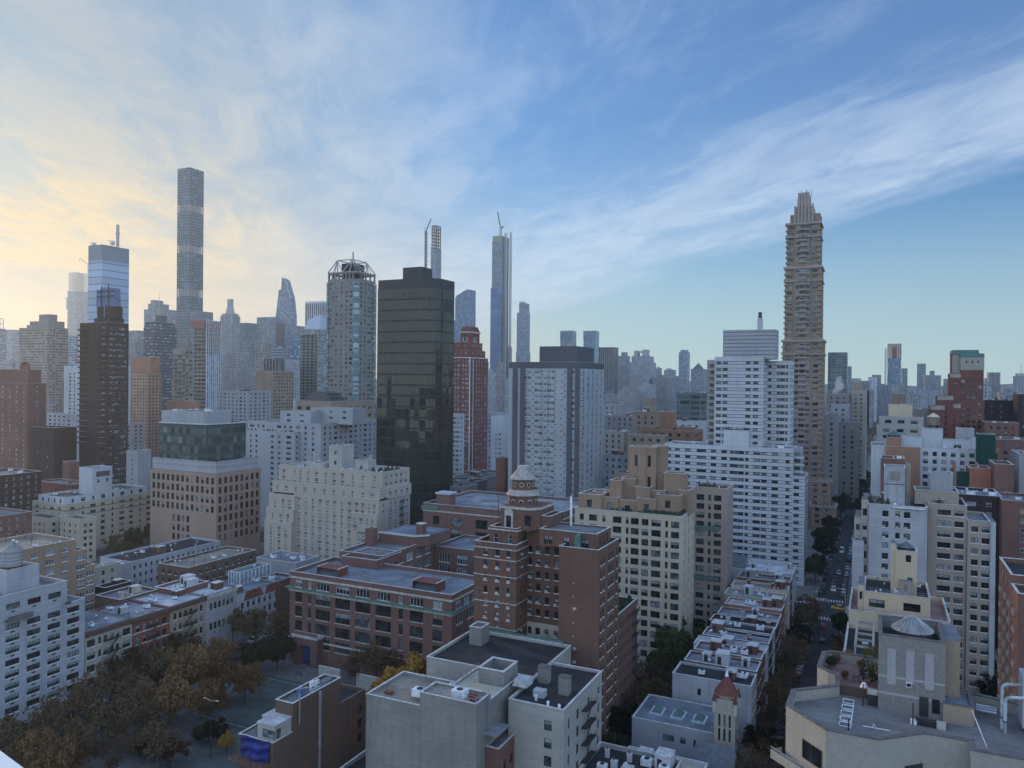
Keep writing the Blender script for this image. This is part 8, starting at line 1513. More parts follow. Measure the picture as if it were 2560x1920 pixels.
def leafball(mb, x, y, z, r, n, mat, sz=.16, rr=R):
    for _ in range(n):
        v = Vector((rr.gauss(0, 1), rr.gauss(0, 1), rr.gauss(0, 1))).normalized() * r * rr.uniform(.35, 1.0) ** .6; c = Vector((x, y, z)) + v
        a = Vector((rr.gauss(0, 1), rr.gauss(0, 1), rr.gauss(0, 1))).normalized(); b = a.orthogonal().normalized(); s = sz * rr.uniform(.6, 1.4)
        mb.face([tuple(c - a * s - b * s * .6), tuple(c + a * s - b * s * .6), tuple(c + a * s + b * s * .6), tuple(c - a * s + b * s * .6)], mat)
def leafm(name, c1, c2, sc=.35):
    m_, t_ = _new(name); p = t_.n('ShaderNodeNewGeometry').outputs['Position']
    n1 = t_.n('ShaderNodeTexNoise', {'Vector': p, 'Scale': sc, 'Detail': 2.0}).outputs[0]; n2 = t_.n('ShaderNodeTexNoise', {'Vector': p, 'Scale': 4.0, 'Detail': 1.0}).outputs[0]
    c = t_.mix(t_.ss(n1, .35, .65), c1, c2); c = t_.mix(t_.m('MULTIPLY', t_.ss(n2, .35, .65), .5), c, _sc(c1, .55))
    d_ = t_.n('ShaderNodeBsdfDiffuse', {0: c}); tr = t_.n('ShaderNodeBsdfTranslucent', {0: c}); mx = t_.n('ShaderNodeMixShader', {0: .35}); t_.link(d_.outputs[0], mx.inputs[1]); t_.link(tr.outputs[0], mx.inputs[2]); t_.link(mx.outputs[0], t_.n('ShaderNodeOutputMaterial').inputs[0])
leafm('leaf_olive', (.125, .098, .055), (.17, .12, .065)); leafm('leaf_orange', (.27, .155, .07), (.22, .14, .075)); leafm('leaf_green', (.06, .085, .035), (.115, .12, .045)); leafm('leaf_yellow', (.42, .27, .06), (.36, .19, .05)); leafm('leaf_brown', (.15, .105, .065), (.20, .12, .065)); leafm('leaf_red', (.17, .075, .055), (.12, .07, .05)); leafm('leaf_dark', (.028, .042, .024), (.045, .055, .028))
plain('bark', (.10, .085, .07), .95, amp=.3, sc=3.0); plain('pot', (.30, .15, .10), .9)
for k, (px, py, s, mt) in enumerate(((2078, 1672, .7, 'leaf_dark'), (2090, 1660, .6, 'leaf_brown'), (2122, 1655, .7, 'leaf_orange'), (2152, 1675, .5, 'leaf_olive'), (2172, 1665, 1.1, 'leaf_green'), (2180, 1648, .8, 'leaf_olive'), (2170, 1710, 1.1, 'leaf_dark'), (2190, 1700, 1.0, 'leaf_green'), (2112, 1700, .45, 'leaf_brown'))):
    a = at_z(px, py, ZR - 1.2); t = empty('potted_plant', a, ['low dark shrub by the left parapet of the red terrace', 'brown shrub in the far corner of the red terrace', 'orange topped planter at the middle of the terrace parapet', 'thin olive shrub beside the terrace parapet', 'tall green conifer against the near penthouse wall', 'olive bush behind the green conifer by the penthouse', 'broad dark bush nearest the white dish on the terrace', 'green bush pressed against the penthouse left corner', 'little brown planter by the terrace notch'][k], 'plant', 'potted plants on the roof terrace')
    m = MB(); m.cyl(a.x, a.y, a.z, a.z + .5, .25, .34, 10, 'pot'); m.build('pot', t); m = MB(); leafball(m, a.x, a.y, a.z + .5 + s * .7, s, 260, mt, .09); m.build('foliage', t)
m = MB(); a = at_z(2160, 1738, ZR - 1.2); m.cyl(a.x, a.y, a.z, a.z + .9, .4, n=10, mat='ac'); m.cyl(a.x, a.y, a.z + .9, a.z + 1.5, .5, .2, 12, 'metal_white'); thing('kettle_grill', m, a, 'round white covered grill left of the near penthouse', 'grill')
m = MB(); a = at_z(2181, 1765, ZR - 1.2); m.box(a.x - .5, a.x + .5, a.y, a.y + .8, a.z, a.z + 1.3, 'iron'); m.box(a.x - .55, a.x + .55, a.y - .05, a.y + .85, a.z + 1.3, a.z + 1.7, 'trim_stone'); thing('storage_box', m, a, 'dark metal storage cabinet with pale top, against the left foot of the near penthouse', 'cabinet')
for k, (px, py) in enumerate(((2140, 1705), (2165, 1690))): m = MB(); a = at_z(px, py, ZR - 1.17); m.box(a.x - .4, a.x + .4, a.y - .4, a.y + .4, a.z + .68, a.z + .74, 'brick_brown'); [m.box(a.x + dx - .03, a.x + dx + .03, a.y + dy - .03, a.y + dy + .03, a.z, a.z + .68, 'iron') for dx in (-.35, .35) for dy in (-.35, .35)]; thing('garden_table', m, a, ['small brown table in the middle of the red terrace', 'small brown table near the green conifer on the red terrace'][k], 'table')
a = at_z(2325, 1815, ZR - 1.2); m = MB(); m.box(a.x - 1.4, a.x + 1.6, a.y - .4, a.y + .4, a.z, a.z + .6, 'iron'); m.box(a.x - 1.9, a.x - 1.3, a.y - .5, a.y + .1, a.z, a.z + .45, 'metal_white'); m.box(a.x + .6, a.x + 1.5, a.y - .6, a.y - .41, a.z, a.z + .9, 'trim_stone'); thing('scrap_pile', m, a, 'dark heap of stored roof furniture in front of the near penthouse door', 'furniture pile')
# terrace building between
zt_ = 28.0; a = at_z(2108, 1640, zt_); b = at_z(2200, 1660, zt_)
t = house('cream terrace building with a pergola frame and dark deck, behind the near pale roof', (a.x, a.x + 20, a.y - 12, at_z(2150, 1568, zt_).y + 3), zt_, 'cream_warm', roof='roof_black', gear=2, seed=210, par=1.0, name='apartment_building', cat='apartment building')
m = MB(); y0, y1 = a.y + 2, at_z(2150, 1572, zt_).y
for dx in (2.0, 5.4): m.box(a.x + dx, a.x + dx + .45, y0, y1, zt_ + 1.6, zt_ + 2.1, 'render_near')
for k in range(5): y = y0 + (y1 - y0) * k / 4.2; m.box(a.x + 2.5, a.x + 5.4, y, y + .4, zt_ + 1.62, zt_ + 2.05, 'render_near')
for dx in (2.0, 5.4):
    for y in (y0, y1 - .5): m.box(a.x + dx + .02, a.x + dx + .4, y, y + .4, zt_ - 1, zt_ + 1.6, 'render_near')
t.solo('pergola', m); tt = empty('parasol', (a.x + 9.6, a.y + 7, zt_ - 1), 'blue folded parasol on the dark terrace behind the near pale roof', 'parasol')
m = MB(); m.cyl(a.x + 9.6, a.y + 7, zt_ + 1, zt_ + 1.9, 1.6, .1, 8, 'tarp', sm=False); m.build('canopy', tt); m = MB(); m.cyl(a.x + 9.6, a.y + 7, zt_ - 1, zt_ + 1, .05, n=6, mat='metal'); m.build('pole', tt)

# ---------------------------------------------------------------- trees
def tree_proto(seed, rad, hgt, mat, dens, clumps=60, sz=.34, spread=.72, low=.35):
    r = random.Random(seed); tr = MB(); cr = MB(); tips = []
    def branch(p, d, L, rr, dep):
        q = p + d * L; tr.tube(p, q, rr, 'bark', 5)
        if dep == 0: tips.append(q); return
        for _ in range(3 if dep > 1 else 2):
            nd = (d * .62 + Vector((r.gauss(0, .62), r.gauss(0, .62), r.uniform(-.02, .5)))).normalized(); branch(q, nd, L * r.uniform(.55, .8), rr * .58, dep - 1)
        tips.append(q)
    branch(Vector((0, 0, 0)), Vector((r.gauss(0, .04), r.gauss(0, .04), 1)).normalized(), hgt * .30, rad * .055 + .06, 4)
    cz = hgt * .62
    for k in range(clumps):
        if r.random() < .6: c = tips[r.randrange(len(tips))] + Vector((r.gauss(0, .6), r.gauss(0, .6), r.gauss(0, .5)))
        else:
            v = Vector((r.gauss(0, 1), r.gauss(0, 1), r.gauss(0, 1))).normalized() * r.uniform(.5, 1) ** .5; c = Vector((v.x * rad, v.y * rad, cz + v.z * hgt * .34))
        if (c.xy).length > rad * 1.15: c = Vector((c.x * .7, c.y * .7, c.z))
        if c.z < hgt * low: c.z = hgt * low + r.uniform(0, 1.5)
        leafball(cr, c.x, c.y, min(c.z, hgt), rad * r.uniform(.16, .30), int(dens * r.uniform(.6, 1.4)), mat, sz, r)
    return tr.mesh('trunk'), cr.mesh('crown')
PR = {'o': [tree_proto(1, 5.6, 12, 'leaf_orange', 62, 64, .29), tree_proto(2, 6.2, 13, 'leaf_orange', 56, 66, .29)], 'l': [tree_proto(3, 6.0, 13, 'leaf_olive', 40, 58, .27), tree_proto(4, 5.4, 12, 'leaf_olive', 36, 56, .27)],
      'g': [tree_proto(5, 6.0, 14, 'leaf_green', 70, 70, .38), tree_proto(6, 5.4, 12, 'leaf_green', 70, 64, .38)], 'y': [tree_proto(7, 4.0, 10, 'leaf_yellow', 85, 60, .28)],
      'b': [tree_proto(8, 5.6, 12, 'leaf_brown', 28, 56, .24), tree_proto(9, 6.0, 13, 'leaf_brown', 26, 58, .24)], 'r': [tree_proto(10, 3.0, 6, 'leaf_red', 60, 40, .22)], 'd': [tree_proto(11, 5.4, 12, 'leaf_dark', 75, 66, .42), tree_proto(12, 4.2, 8, 'leaf_dark', 80, 54, .34, low=.1)]}
cw = {'o': 'orange-brown autumn tree', 'l': 'olive-brown thinning tree', 'g': 'green leafy tree', 'y': 'bright yellow-orange tree', 'b': 'nearly bare brown tree', 'r': 'small dark red ornamental tree', 'd': 'dark evergreen tree'}
def tree(k, px, py, s, where, grp, zc=8.0, pos=None, base=0.15):
    a = at_z(px, py, zc * s) if pos is None else Vector((*pos, 0)); pr = PR[k][int(abs(a.x * 7 + a.y)) % len(PR[k])]
    e = empty('tree', (a.x, a.y, base), f'{cw[k]} {where}', 'tree', grp); e.rotation_euler = (0, 0, R.uniform(0, 6.28)); e.scale = (s, s, s * R.uniform(.92, 1.1))
    for nm, me in (('trunk', pr[0]), ('crown', pr[1])): ob = bpy.data.objects.new(nm, me); COL.objects.link(ob); ob.parent = e
G1 = 'trees of the park in the lower left'
for k, px, py, s, wh in (
 ('l', 395, 1590, .95, 'in front of the dark red tenement, lower left'), ('l', 455, 1568, .95, 'in front of the arched brown tenement'), ('l', 520, 1552, 1.0, 'before the grey stone institution, left'), ('l', 580, 1548, .95, 'before the grey stone institution, right'), ('l', 640, 1560, .95, 'before the white building with brick gables'), ('l', 690, 1568, .85, 'left of the school entrance, by the parked cars'),
 ('l', 335, 1640, .95, 'below the cream tenement, street side'), ('b', 290, 1668, .9, 'between the white brick block and the cream tenement'), ('b', 240, 1712, 1.0, 'at the foot of the white brick block, right corner'), ('b', 180, 1760, 1.0, 'at the foot of the white brick block, middle'), ('b', 110, 1800, 1.0, 'at the foot of the white brick block, left part'), ('l', 40, 1830, 1.0, 'low at the left edge below the white brick block'),
 ('l', 400, 1660, .9, 'just left of the largest orange tree'), ('o', 470, 1668, 1.05, 'largest crown in the middle of the park'), ('o', 548, 1690, .95, 'right of the largest orange crown, by the court'), ('o', 615, 1700, .8, 'nearest the left side of the sports court'), ('o', 425, 1742, .9, 'below and left of the largest orange crown'), ('o', 520, 1752, .8, 'in front of the largest orange crown'), ('l', 455, 1610, .85, 'directly behind the largest orange crown'), ('o', 545, 1625, .8, 'behind the court-side orange tree'),
 ('b', 340, 1745, .95, 'over the light car in the park street'), ('l', 265, 1790, .95, 'over the dark parked cars, lower left'), ('b', 330, 1810, .9, 'by the park path, left of the tall lamp mast'), ('l', 200, 1850, .95, 'near the bottom edge, third from the left corner'), ('o', 95, 1872, .8, 'near the bottom left corner, above the white ledge'), ('o', 150, 1905, .8, 'on the bottom edge right of the white ledge'), ('l', 20, 1875, .85, 'in the very bottom left corner'), ('b', 270, 1880, .85, 'on the bottom edge, left of the paved plaza'), ('l', 360, 1790, .8, 'behind the clipped bushes of the plaza'), ('b', 395, 1850, .85, 'with a pale forked trunk on the paved plaza'), ('l', 310, 1700, .85, 'left of the parked light car')): tree(k, px, py, s, wh, G1)
for k, px, py, s, wh in (('r', 432, 1865, 1.1, 'on the paved plaza at the bottom'), ('y', 566, 1858, .45, 'beside the tarpaulin corner at the bottom'), ('d', 640, 1655, .8, 'low and broad beside the sports court, left one'), ('d', 695, 1640, .8, 'low and broad beside the sports court, right one'), ('d', 500, 1835, .5, 'low by the plaza railings, left one'), ('d', 540, 1842, .5, 'low by the plaza railings, right one'), ('d', 380, 1872, .45, 'clipped round bush on the plaza, right of the pale trunk'), ('d', 345, 1868, .45, 'clipped round bush on the plaza, left of the pale trunk')): tree(k, px, py, s, wh, G1, 4.5)
G2 = 'trees between the school and the concrete building'
for k, px, py, s, wh in (('b', 890, 1665, .85, 'in front of the right-hand handball wall'), ('b', 940, 1650, .95, 'between the handball wall and the yellow tree'), ('b', 985, 1660, .8, 'close behind the yellow trees'), ('l', 1070, 1605, .8, 'against the right end of the school'), ('y', 1010, 1708, 1.6, 'tallest one beside the black roof'), ('y', 1062, 1682, 1.4, 'second from the school, behind the concrete building'), ('y', 1100, 1665, 1.0, 'touching the cream-white walk-up building'), ('y', 960, 1732, 1.1, 'lowest one above the long concrete parapet'), ('y', 1135, 1650, .5, 'tiny one at the white parapet corner')): tree(k, px, py, s, wh, G2, 7)
G3 = 'trees in the yards between the hotel and the row houses'
for k, px, py, s, wh in (('g', 1640, 1600, 1.0, 'at the foot of the cream apartment building, left'), ('g', 1700, 1625, 1.05, 'at the foot of the cream apartment building, right'), ('g', 1665, 1665, .95, 'in the middle of the backyards'), ('l', 1620, 1700, .95, 'in the backyards, below the green ones'), ('g', 1680, 1715, .85, 'beside the silver row house roofs'), ('b', 1575, 1715, .9, 'against the right flank of the brick hotel, upper'), ('b', 1590, 1765, .9, 'against the right flank of the brick hotel, lower'), ('l', 1640, 1750, .85, 'left of the white painted row house'), ('d', 1570, 1810, .8, 'dark in the yard left of the church hall'), ('d', 1540, 1850, .8, 'dark in the yard beside the fire escape building'), ('g', 1520, 1890, .6, 'at the bottom edge right of the fire escape'), ('d', 1745, 1560, .8, 'dark behind the row houses near the green netted wing'), ('d', 1770, 1510, .8, 'dark at the foot of the green netted wing')): tree(k, px, py, s, wh, G3, 7)
G4 = 'street trees along the street on the right'
for i, y in enumerate(range(138, 296, 13)):
    tree(['b', 'l', 'b', 'd', 'l', 'b'][i % 6], 0, 0, .72 + .1 * (i % 3), f'on the left pavement of the right-hand street, {["nearest", "2nd", "3rd", "4th", "5th", "6th", "7th", "8th", "9th", "10th", "11th", "12th", "13th"][i]} before the crossing', G4, pos=(-22.6, y))
for i, y in enumerate(range(165, 292, 16)): tree(['d', 'b', 'l', 'd'][i % 4], 0, 0, .62 + .08 * (i % 3), f'on the right pavement of the right-hand street, {["nearest", "2nd", "3rd", "4th", "5th", "6th", "7th", "8th", "9th"][i]} before the crossing', G4, pos=(-10.4, y))
for i, (x, y, s) in enumerate(((-24, 352, .8), (-25, 372, .9), (-23, 395, .9), (-24, 420, 1.0), (-23, 446, 1.0), (-24, 470, .9), (-22, 530, 1.1), (-22, 548, 1.1), (-10, 540, 1.0), (-22, 566, 1.1), (-11, 562, .9), (-22, 586, 1.0), (-10, 590, 1.0), (-23, 650, 1.0), (-10, 660, 1.0), (-23, 700, 1.0), (-10, 720, 1.0))): tree('d' if i % 3 else 'g', 0, 0, s, f'in the deep street beyond the crossing, {i + 1} counted from the crossing', G4, pos=(x, y))
for k, px, py, s, wh in (('r', 2130, 1570, 1.2, 'beside the cream stepped building, above the street'), ('g', 335, 1345, .9, 'between the cream apartment house and the white terrace, middle'), ('g', 385, 1335, 1.0, 'beside the foot of the brown stone office building'), ('l', 285, 1358, .8, 'left end of the green group by the long white terrace'), ('g', 310, 1375, .7, 'directly above the long white terrace roof'), ('d', 430, 1350, .8, 'behind the right half of the white terrace'), ('d', 2400, 1640, 1.0, 'in the dark yard right of the near penthouse, left'), ('d', 2440, 1660, 1.0, 'in the dark yard right of the near penthouse, middle'), ('d', 2490, 1690, 1.0, 'in the dark yard right of the near penthouse, right'), ('y', 2388, 1615, .5, 'yellowish beside the near penthouse')): tree(k, px, py, s, wh, 'trees in yards among the buildings', 8)
# the wooded park beyond the avenues: one mass
m = MB(); r = random.Random(5)
for i in range(5200):
    x = r.uniform(-1500, 500); y = r.uniform(1030, 1850); s = r.uniform(6, 11); z = r.uniform(8, 17); k = 5; ph = r.uniform(0, 6)
    pts = [(x + s * math.cos(ph + 2 * math.pi * j / k) * r.uniform(.7, 1.1), y + s * math.sin(ph + 2 * math.pi * j / k) * r.uniform(.7, 1.1), z * .45) for j in range(k)]
    for j in range(k): m.face([pts[j], pts[(j + 1) % k], (x + r.uniform(-1, 1), y, z)], 'wood_far')
tag(m.build('woodland'), 'distant brown autumn woodland seen beyond the end of the street', None, None, 'stuff')

# ---------------------------------------------------------------- vehicles
for nm, c in {'car_white': (.62, .63, .65), 'car_black': (.015, .015, .018), 'car_grey': (.14, .145, .15), 'car_silver': (.38, .39, .41), 'car_blue': (.03, .06, .16), 'car_red': (.25, .02, .02), 'car_yellow': (.62, .36, .03)}.items(): plain(nm, c, .3, amp=.03, spec=.6)
plain('tyre', (.02, .02, .02), .9); plain('lamp_glass', (.7, .7, .65), .2); plain('lamp_red', (.3, .02, .02), .3)
CARC = {}
def car_meshes(col, kind):
    if (col, kind) in CARC: return CARC[col, kind]
    L, Wd, Hb, Ht = {'car': (4.6, 1.82, .88, 1.46), 'suv': (4.8, 1.92, 1.02, 1.76), 'van': (5.6, 2.0, 1.2, 2.5)}[kind]; h = Wd / 2
    prof = [(-L / 2, .32), (-L / 2 + .1, .26), (L / 2 - .1, .26), (L / 2, .36), (L / 2, .66), (L / 2 - .12, Hb * .86), (L / 2 - 1.15, Hb), (-L / 2 + .5, Hb), (-L / 2 + .02, Hb * .92)]
    b = MB(); n = len(prof)
    def ring(s, prof): return [(s * h * (.97 if z < .5 else .94 if z > Hb * .9 else 1.0), y, z) for y, z in prof]
    A, B = ring(-1, prof), ring(1, prof)
    for i in range(n): j = (i + 1) % n; b.face([A[i], B[i], B[j], A[j]], col)
    b.face(A, col); b.face(list(reversed(B)), col)
    f0, f1, t0, t1 = (L / 2 - 1.2, -L / 2 + .45, L / 2 - 1.95, -L / 2 + .95) if kind != 'van' else (L / 2 - .8, -L / 2 + .05, L / 2 - 1.3, -L / 2 + .08)
    b.face([(-h * .78, t0, Ht), (h * .78, t0, Ht), (h * .78, t1, Ht), (-h * .78, t1, Ht)], col)
    g = MB(); k0, k1 = h * .93, h * .78
    g.face([(-k0, f0, Hb), (k0, f0, Hb), (k1, t0, Ht - .02), (-k1, t0, Ht - .02)], 'g_dark'); g.face([(k0, f1, Hb), (-k0, f1, Hb), (-k1, t1, Ht - .02), (k1, t1, Ht - .02)], 'g_dark' if kind != 'van' else col)
    for s in (-1, 1): g.face([(s * k0, f0, Hb), (s * k1, t0, Ht - .02), (s * k1, t1, Ht - .02), (s * k0, f1, Hb)], 'g_dark' if kind != 'van' else col)
    w = MB(); w.cyl(0, 0, -.11, .11, .33, n=14, mat='tyre'); w.cyl(0, 0, .11, .12, .2, n=10, mat='metal'); w.v = [(z, x, y) for x, y, z in w.v]
    l = MB(); l.box(-.17, .17, -.03, .03, -.08, .08, 'lamp_glass'); k = MB(); k.box(-.16, .16, -.03, .03, -.08, .08, 'lamp_red')
    CARC[col, kind] = (b.mesh('body'), g.mesh('windows'), w.mesh('wheel'), l.mesh('headlight'), k.mesh('tail_light'), L, h, Hb); return CARC[col, kind]
def car(x, y, rz, col, label, group=None, kind='car', name='parked_car', cat='car'):
    b, g, w, l, k, L, h, Hb = car_meshes(col, kind); e = empty(name, (x, y, .02), label, cat, group); e.rotation_euler = (0, 0, rz)
    def add(nm, me, p=(0, 0, 0), r=0): o = bpy.data.objects.new(nm, me); COL.objects.link(o); o.parent = e; o.location = p; o.rotation_euler = (0, 0, r)
    add('body', b); add('windows', g)
    for sx2 in (-1, 1):
        for sy2 in (-1, 1): add('wheel', w, (sx2 * (h - .1), sy2 * L * .31, .33), 0 if sx2 > 0 else math.pi)
        add('headlight', l, (sx2 * h * .7, L / 2 + .01, .62)); add('tail_light', k, (sx2 * h * .72, -L / 2 - .01, .68))
cn = {'car_white': 'white', 'car_black': 'black', 'car_grey': 'dark grey', 'car_silver': 'silver', 'car_blue': 'dark blue', 'car_red': 'red'}
cl = ['car_white', 'car_black', 'car_grey', 'car_silver', 'car_black', 'car_white', 'car_blue', 'car_silver', 'car_grey', 'car_red', 'car_black', 'car_white']
def ordn(n): return f'{n}{"th" if 10 <= n % 100 <= 20 else {1: "st", 2: "nd", 3: "rd"}.get(n % 10, "th")}'
rc = random.Random(12)
def kerb_row(x, y0, y1, desc, grp, skipp=.12, st=6.1):
    y = y0; i = 0
    while y < y1:
        if rc.random() > skipp:
            i += 1; c = cl[rc.randrange(12)]; kd = 'suv' if rc.random() < .4 else 'car'; car(x + rc.uniform(-.1, .1), y, rc.choice((0, 0)) + rc.uniform(-.02, .02), c, f'{cn[c]} {"tall" if kd == "suv" else "low"} car, {ordn(i)} {desc}', grp, kd)
        y += st
kerb_row(-20.6, 334, 482, 'past the crossing, left kerb of the right-hand street', 'cars parked along the right-hand street')
kerb_row(-12.6, 334, 482, 'past the crossing, right kerb of the right-hand street', 'cars parked along the right-hand street')
kerb_row(-20.6, 136, 292, 'from the bottom, left kerb before the crossing', 'cars parked along the right-hand street', .2)
kerb_row(-12.6, 150, 292, 'from the bottom, right kerb before the crossing', 'cars parked along the right-hand street', .3)
kerb_row(-20.6, 520, 612, 'beyond the second avenue crossing, left kerb of the deep street', 'cars parked along the right-hand street', .2)
kerb_row(-180.6, 96, 290, 'from the bottom along the building side of the park street', 'cars parked along the park street', .2)
kerb_row(-172.6, 104, 290, 'from the bottom along the park side of the park street', 'cars parked along the park street', .3)
for i, (x, y, c, kd) in enumerate(((-16.4, 341, 'car_white', 'suv'), (-16.8, 352, 'car_black', 'suv'), (-15.8, 372, 'car_silver', 'car'), (-16.6, 398, 'car_black', 'car'), (-16.6, 420, 'car_white', 'van'), (-17, 288, 'car_red', 'car'), (-16.2, 272, 'car_black', 'car'))):
    car(x, y, math.pi * (i < 5), c, f'{cn[c]} {"van" if kd == "van" else "car"} driving in the middle of the right-hand street, {ordn(i + 1 if i < 5 else i - 4)} {"past" if i < 5 else "before"} the crossing', 'cars driving on the right-hand street', kd, 'moving_car')
car(-13.5, 313.5, math.pi / 2, 'car_yellow', 'yellow taxi crossing the junction between the two zebra crossings', None, 'suv', 'taxi', 'taxi'); car(-21.5, 309.5, math.pi / 2, 'car_black', 'long black car crossing the junction in front of the yellow taxi', None, 'car', 'moving_car')
a = at_z(2008, 1530, .1); t = empty('box_truck', (a.x, a.y + 1, .02), 'white box truck standing at the corner left of the zebra crossing', 'truck'); m = MB(); m.box(a.x - 3.6, a.x + 2.4, a.y, a.y + 2.4, .9, 3.5, 'white'); m.build('cargo_box', t); m = MB(); m.box(a.x + 2.45, a.x + 4.2, a.y + .1, a.y + 2.3, .5, 2.5, 'car_white'); m.build('cab', t); m = MB(); m.box(a.x + 4.21, a.x + 4.24, a.y + .25, a.y + 2.15, 1.5, 2.3, 'g_dark'); m.box(a.x + 2.8, a.x + 3.9, a.y + .06, a.y + .09, 1.5, 2.3, 'g_dark'); m.build('windows', t); m = MB(); m.box(a.x - 3.5, a.x + 4.1, a.y + .3, a.y + 2.1, .45, .88, 'iron'); m.build('chassis', t)
for dx in (-2.4, 3.2):
    for dy in (.15, 2.25): m = MB(); m.cyl(0, 0, -.13, .13, .45, n=14, mat='tyre'); m.v = [(x + a.x + dx, z + a.y + dy, y + .47) for x, y, z in m.v]; m.build('wheel', t)
# ---------------------------------------------------------------- park ground, court, walls, people, lamps
sheet('sports_court', -157, -113, 138, 168, .165, 'roof_green'); sheet('plaza', -166, -112, 84, 118, .165, 'pavement'); sheet('park_lawn', -168, -108, 118, 138, .162, 'park_ground')
m = MB()
for x0, x1, y0, y1 in ((-155, -115, 140, 140.1), (-155, -115, 166, 166.1), (-155, -154.9, 140, 166), (-115.1, -115, 140, 166), (-135.1, -135, 140, 166)): m.face([(x0, y0, .17), (x1, y0, .17), (x1, y1, .17), (x0, y1, .17)], 'paint')
tag(m.build('court_marking'), kind='structure')
for k, (pa, pb) in enumerate(((796, 851), (890, 948))): Yq = 169.5; x0, x1 = sx_(pa, Yq, 3), sx_(pb, Yq, 3); m = MB(); m.box(x0, x1, Yq, Yq + .35, .15, 5.1, 'white_warm'); m.box(x0 - .02, x1 + .02, Yq - .02, Yq + .37, 5.103, 5.2, 'coping'); thing('handball_wall', m, (x0, Yq, 0), ['freestanding pale handball wall nearest the dark blue school door', 'freestanding pale handball wall partly behind the bare tree'][k], 'wall', 'handball walls of the sports court')
m = MB()
for x in range(-168, -107, 3): m.cyl(x, 116, .15, 3.2, .05, n=5, mat='iron')
for zz in (1.2, 2.2, 3.15): m.tube((-168, 116, zz), (-108, 116, zz), .035, 'iron', 4)
for y in range(84, 178, 3): m.cyl(-169.2, y, .15, 2.2, .05, n=5, mat='iron')
for zz in (.6, 1.4, 2.15): m.tube((-169.2, 84, zz), (-169.2, 178, zz), .035, 'iron', 4)
thing('park_fence', m, (-168, 116, 0), 'black iron railing running round the park and its sports court', 'fence')
def lamp(x, y, h, label, arm=1.6, two=False):
    t = empty('street_lamp', (x, y, .15), label, 'street lamp', 'lamp posts'); m = MB(); m.cyl(x, y, .15, h, .10, .06, 8, 'iron'); m.build('post', t)
    for s in ((-1, 1) if two else (1,)): m = MB(); m.tube((x, y, h - .1), (x + s * arm, y, h + .25), .06, 'metal', 5); m.build('arm', t); m = MB(); m.box(x + s * arm - .1, x + s * arm + .6 * s, y - .15, y + .15, h + .18, h + .34, 'ac'); m.build('lamp_head', t)
a = at_z(527, 1895, .2); lamp(a.x, a.y, 13, 'tall lamp mast with double arms beside the orange trees, lower left', 1.6, True); lamp(-158, 150, 9, 'thin lamp post on the left edge of the sports court', 1.2)
for i, (x, y) in enumerate(((-22.4, 302), (-10.8, 302), (-22.4, 322), (-10.8, 322), (-22.4, 260), (-10.8, 235), (-22.4, 380), (-22.4, 440))): lamp(x, y, 8.5, f'grey street lamp on the right-hand street, {["near left corner of the junction", "near right corner of the junction", "far left corner of the junction", "far right corner of the junction", "left pavement before the junction", "right pavement before the junction", "left pavement just past the junction", "left pavement well past the junction"][i]}', 2.0)
for i, (x, y, s) in enumerate(((-21.9, 303.5, 1), (-11.3, 321, -1))):
    t = empty('traffic_light', (x, y, .15), ['traffic light arm on the near left corner of the zebra crossing', 'traffic light arm on the far right corner of the zebra crossing'][i], 'traffic light', 'traffic lights'); m = MB(); m.cyl(x, y, .15, 6, .12, n=8, mat='ac'); m.tube((x, y, 5.8), (x + s * 5, y, 6.2), .08, 'ac', 6); m.build('post', t); m = MB(); m.box(x + s * 4.6 - .18, x + s * 4.6 + .18, y - .15, y + .15, 5.1, 6.1, 'car_yellow'); m.build('signal_head', t)
# people: one continuous skinned body each
def person_mesh(seed, coat, legs, walk=.25):
    V = [(0, 0, .95), (0, 0, 1.15), (0, 0, 1.42), (0, 0, 1.52), (0, .02, 1.66), (.1, 0, .93), (.11, walk, .50), (.11, walk * 1.2, .06), (.11, walk * 1.2 + .14, .04), (-.1, 0, .93), (-.11, -walk * .6, .50), (-.11, -walk * 1.5, .10), (-.11, -walk * 1.5 + .14, .05), (.19, 0, 1.40), (.25, -walk * .5, 1.13), (.25, -walk * .2, .88), (.25, -walk * .1, .80), (-.19, 0, 1.40), (-.25, walk * .5, 1.13), (-.25, walk * .9, .90), (-.25, walk * 1.0, .82)]
    E = [(0, 1), (1, 2), (2, 3), (3, 4), (0, 5), (5, 6), (6, 7), (7, 8), (0, 9), (9, 10), (10, 11), (11, 12), (2, 13), (13, 14), (14, 15), (15, 16), (2, 17), (17, 18), (18, 19), (19, 20)]
    rad = [.15, .15, .16, .06, .105, .10, .07, .05, .045, .10, .07, .05, .045, .07, .052, .042, .035, .07, .052, .042, .035]
    me = bpy.data.meshes.new('tmp'); me.from_pydata(V, E, []); o = bpy.data.objects.new('tmp', me); COL.objects.link(o); md = o.modifiers.new('s', 'SKIN'); sd_ = o.modifiers.new('u', 'SUBSURF'); sd_.levels = 1; sd_.render_levels = 1
    for i, v in enumerate(me.skin_vertices[0].data): v.radius = (rad[i], rad[i] * (.75 if i < 3 else 1)); v.use_root = i == 0
    dg = bpy.context.evaluated_depsgraph_get(); out = bpy.data.meshes.new_from_object(o.evaluated_get(dg)); bpy.data.objects.remove(o); out.name = 'body'; out.materials.clear()
    for nm in ('skin', coat, legs, 'bark'): out.materials.append(MATS[nm])
    for p in out.polygons: z = p.center.z; p.material_index = 0 if 1.49 < z < 1.70 else 3 if z >= 1.70 else 1 if z > .93 or (abs(p.center.x) > .2 and z > .84) else 0 if abs(p.center.x) > .2 and z > .7 else 2; p.use_smooth = True
    return out
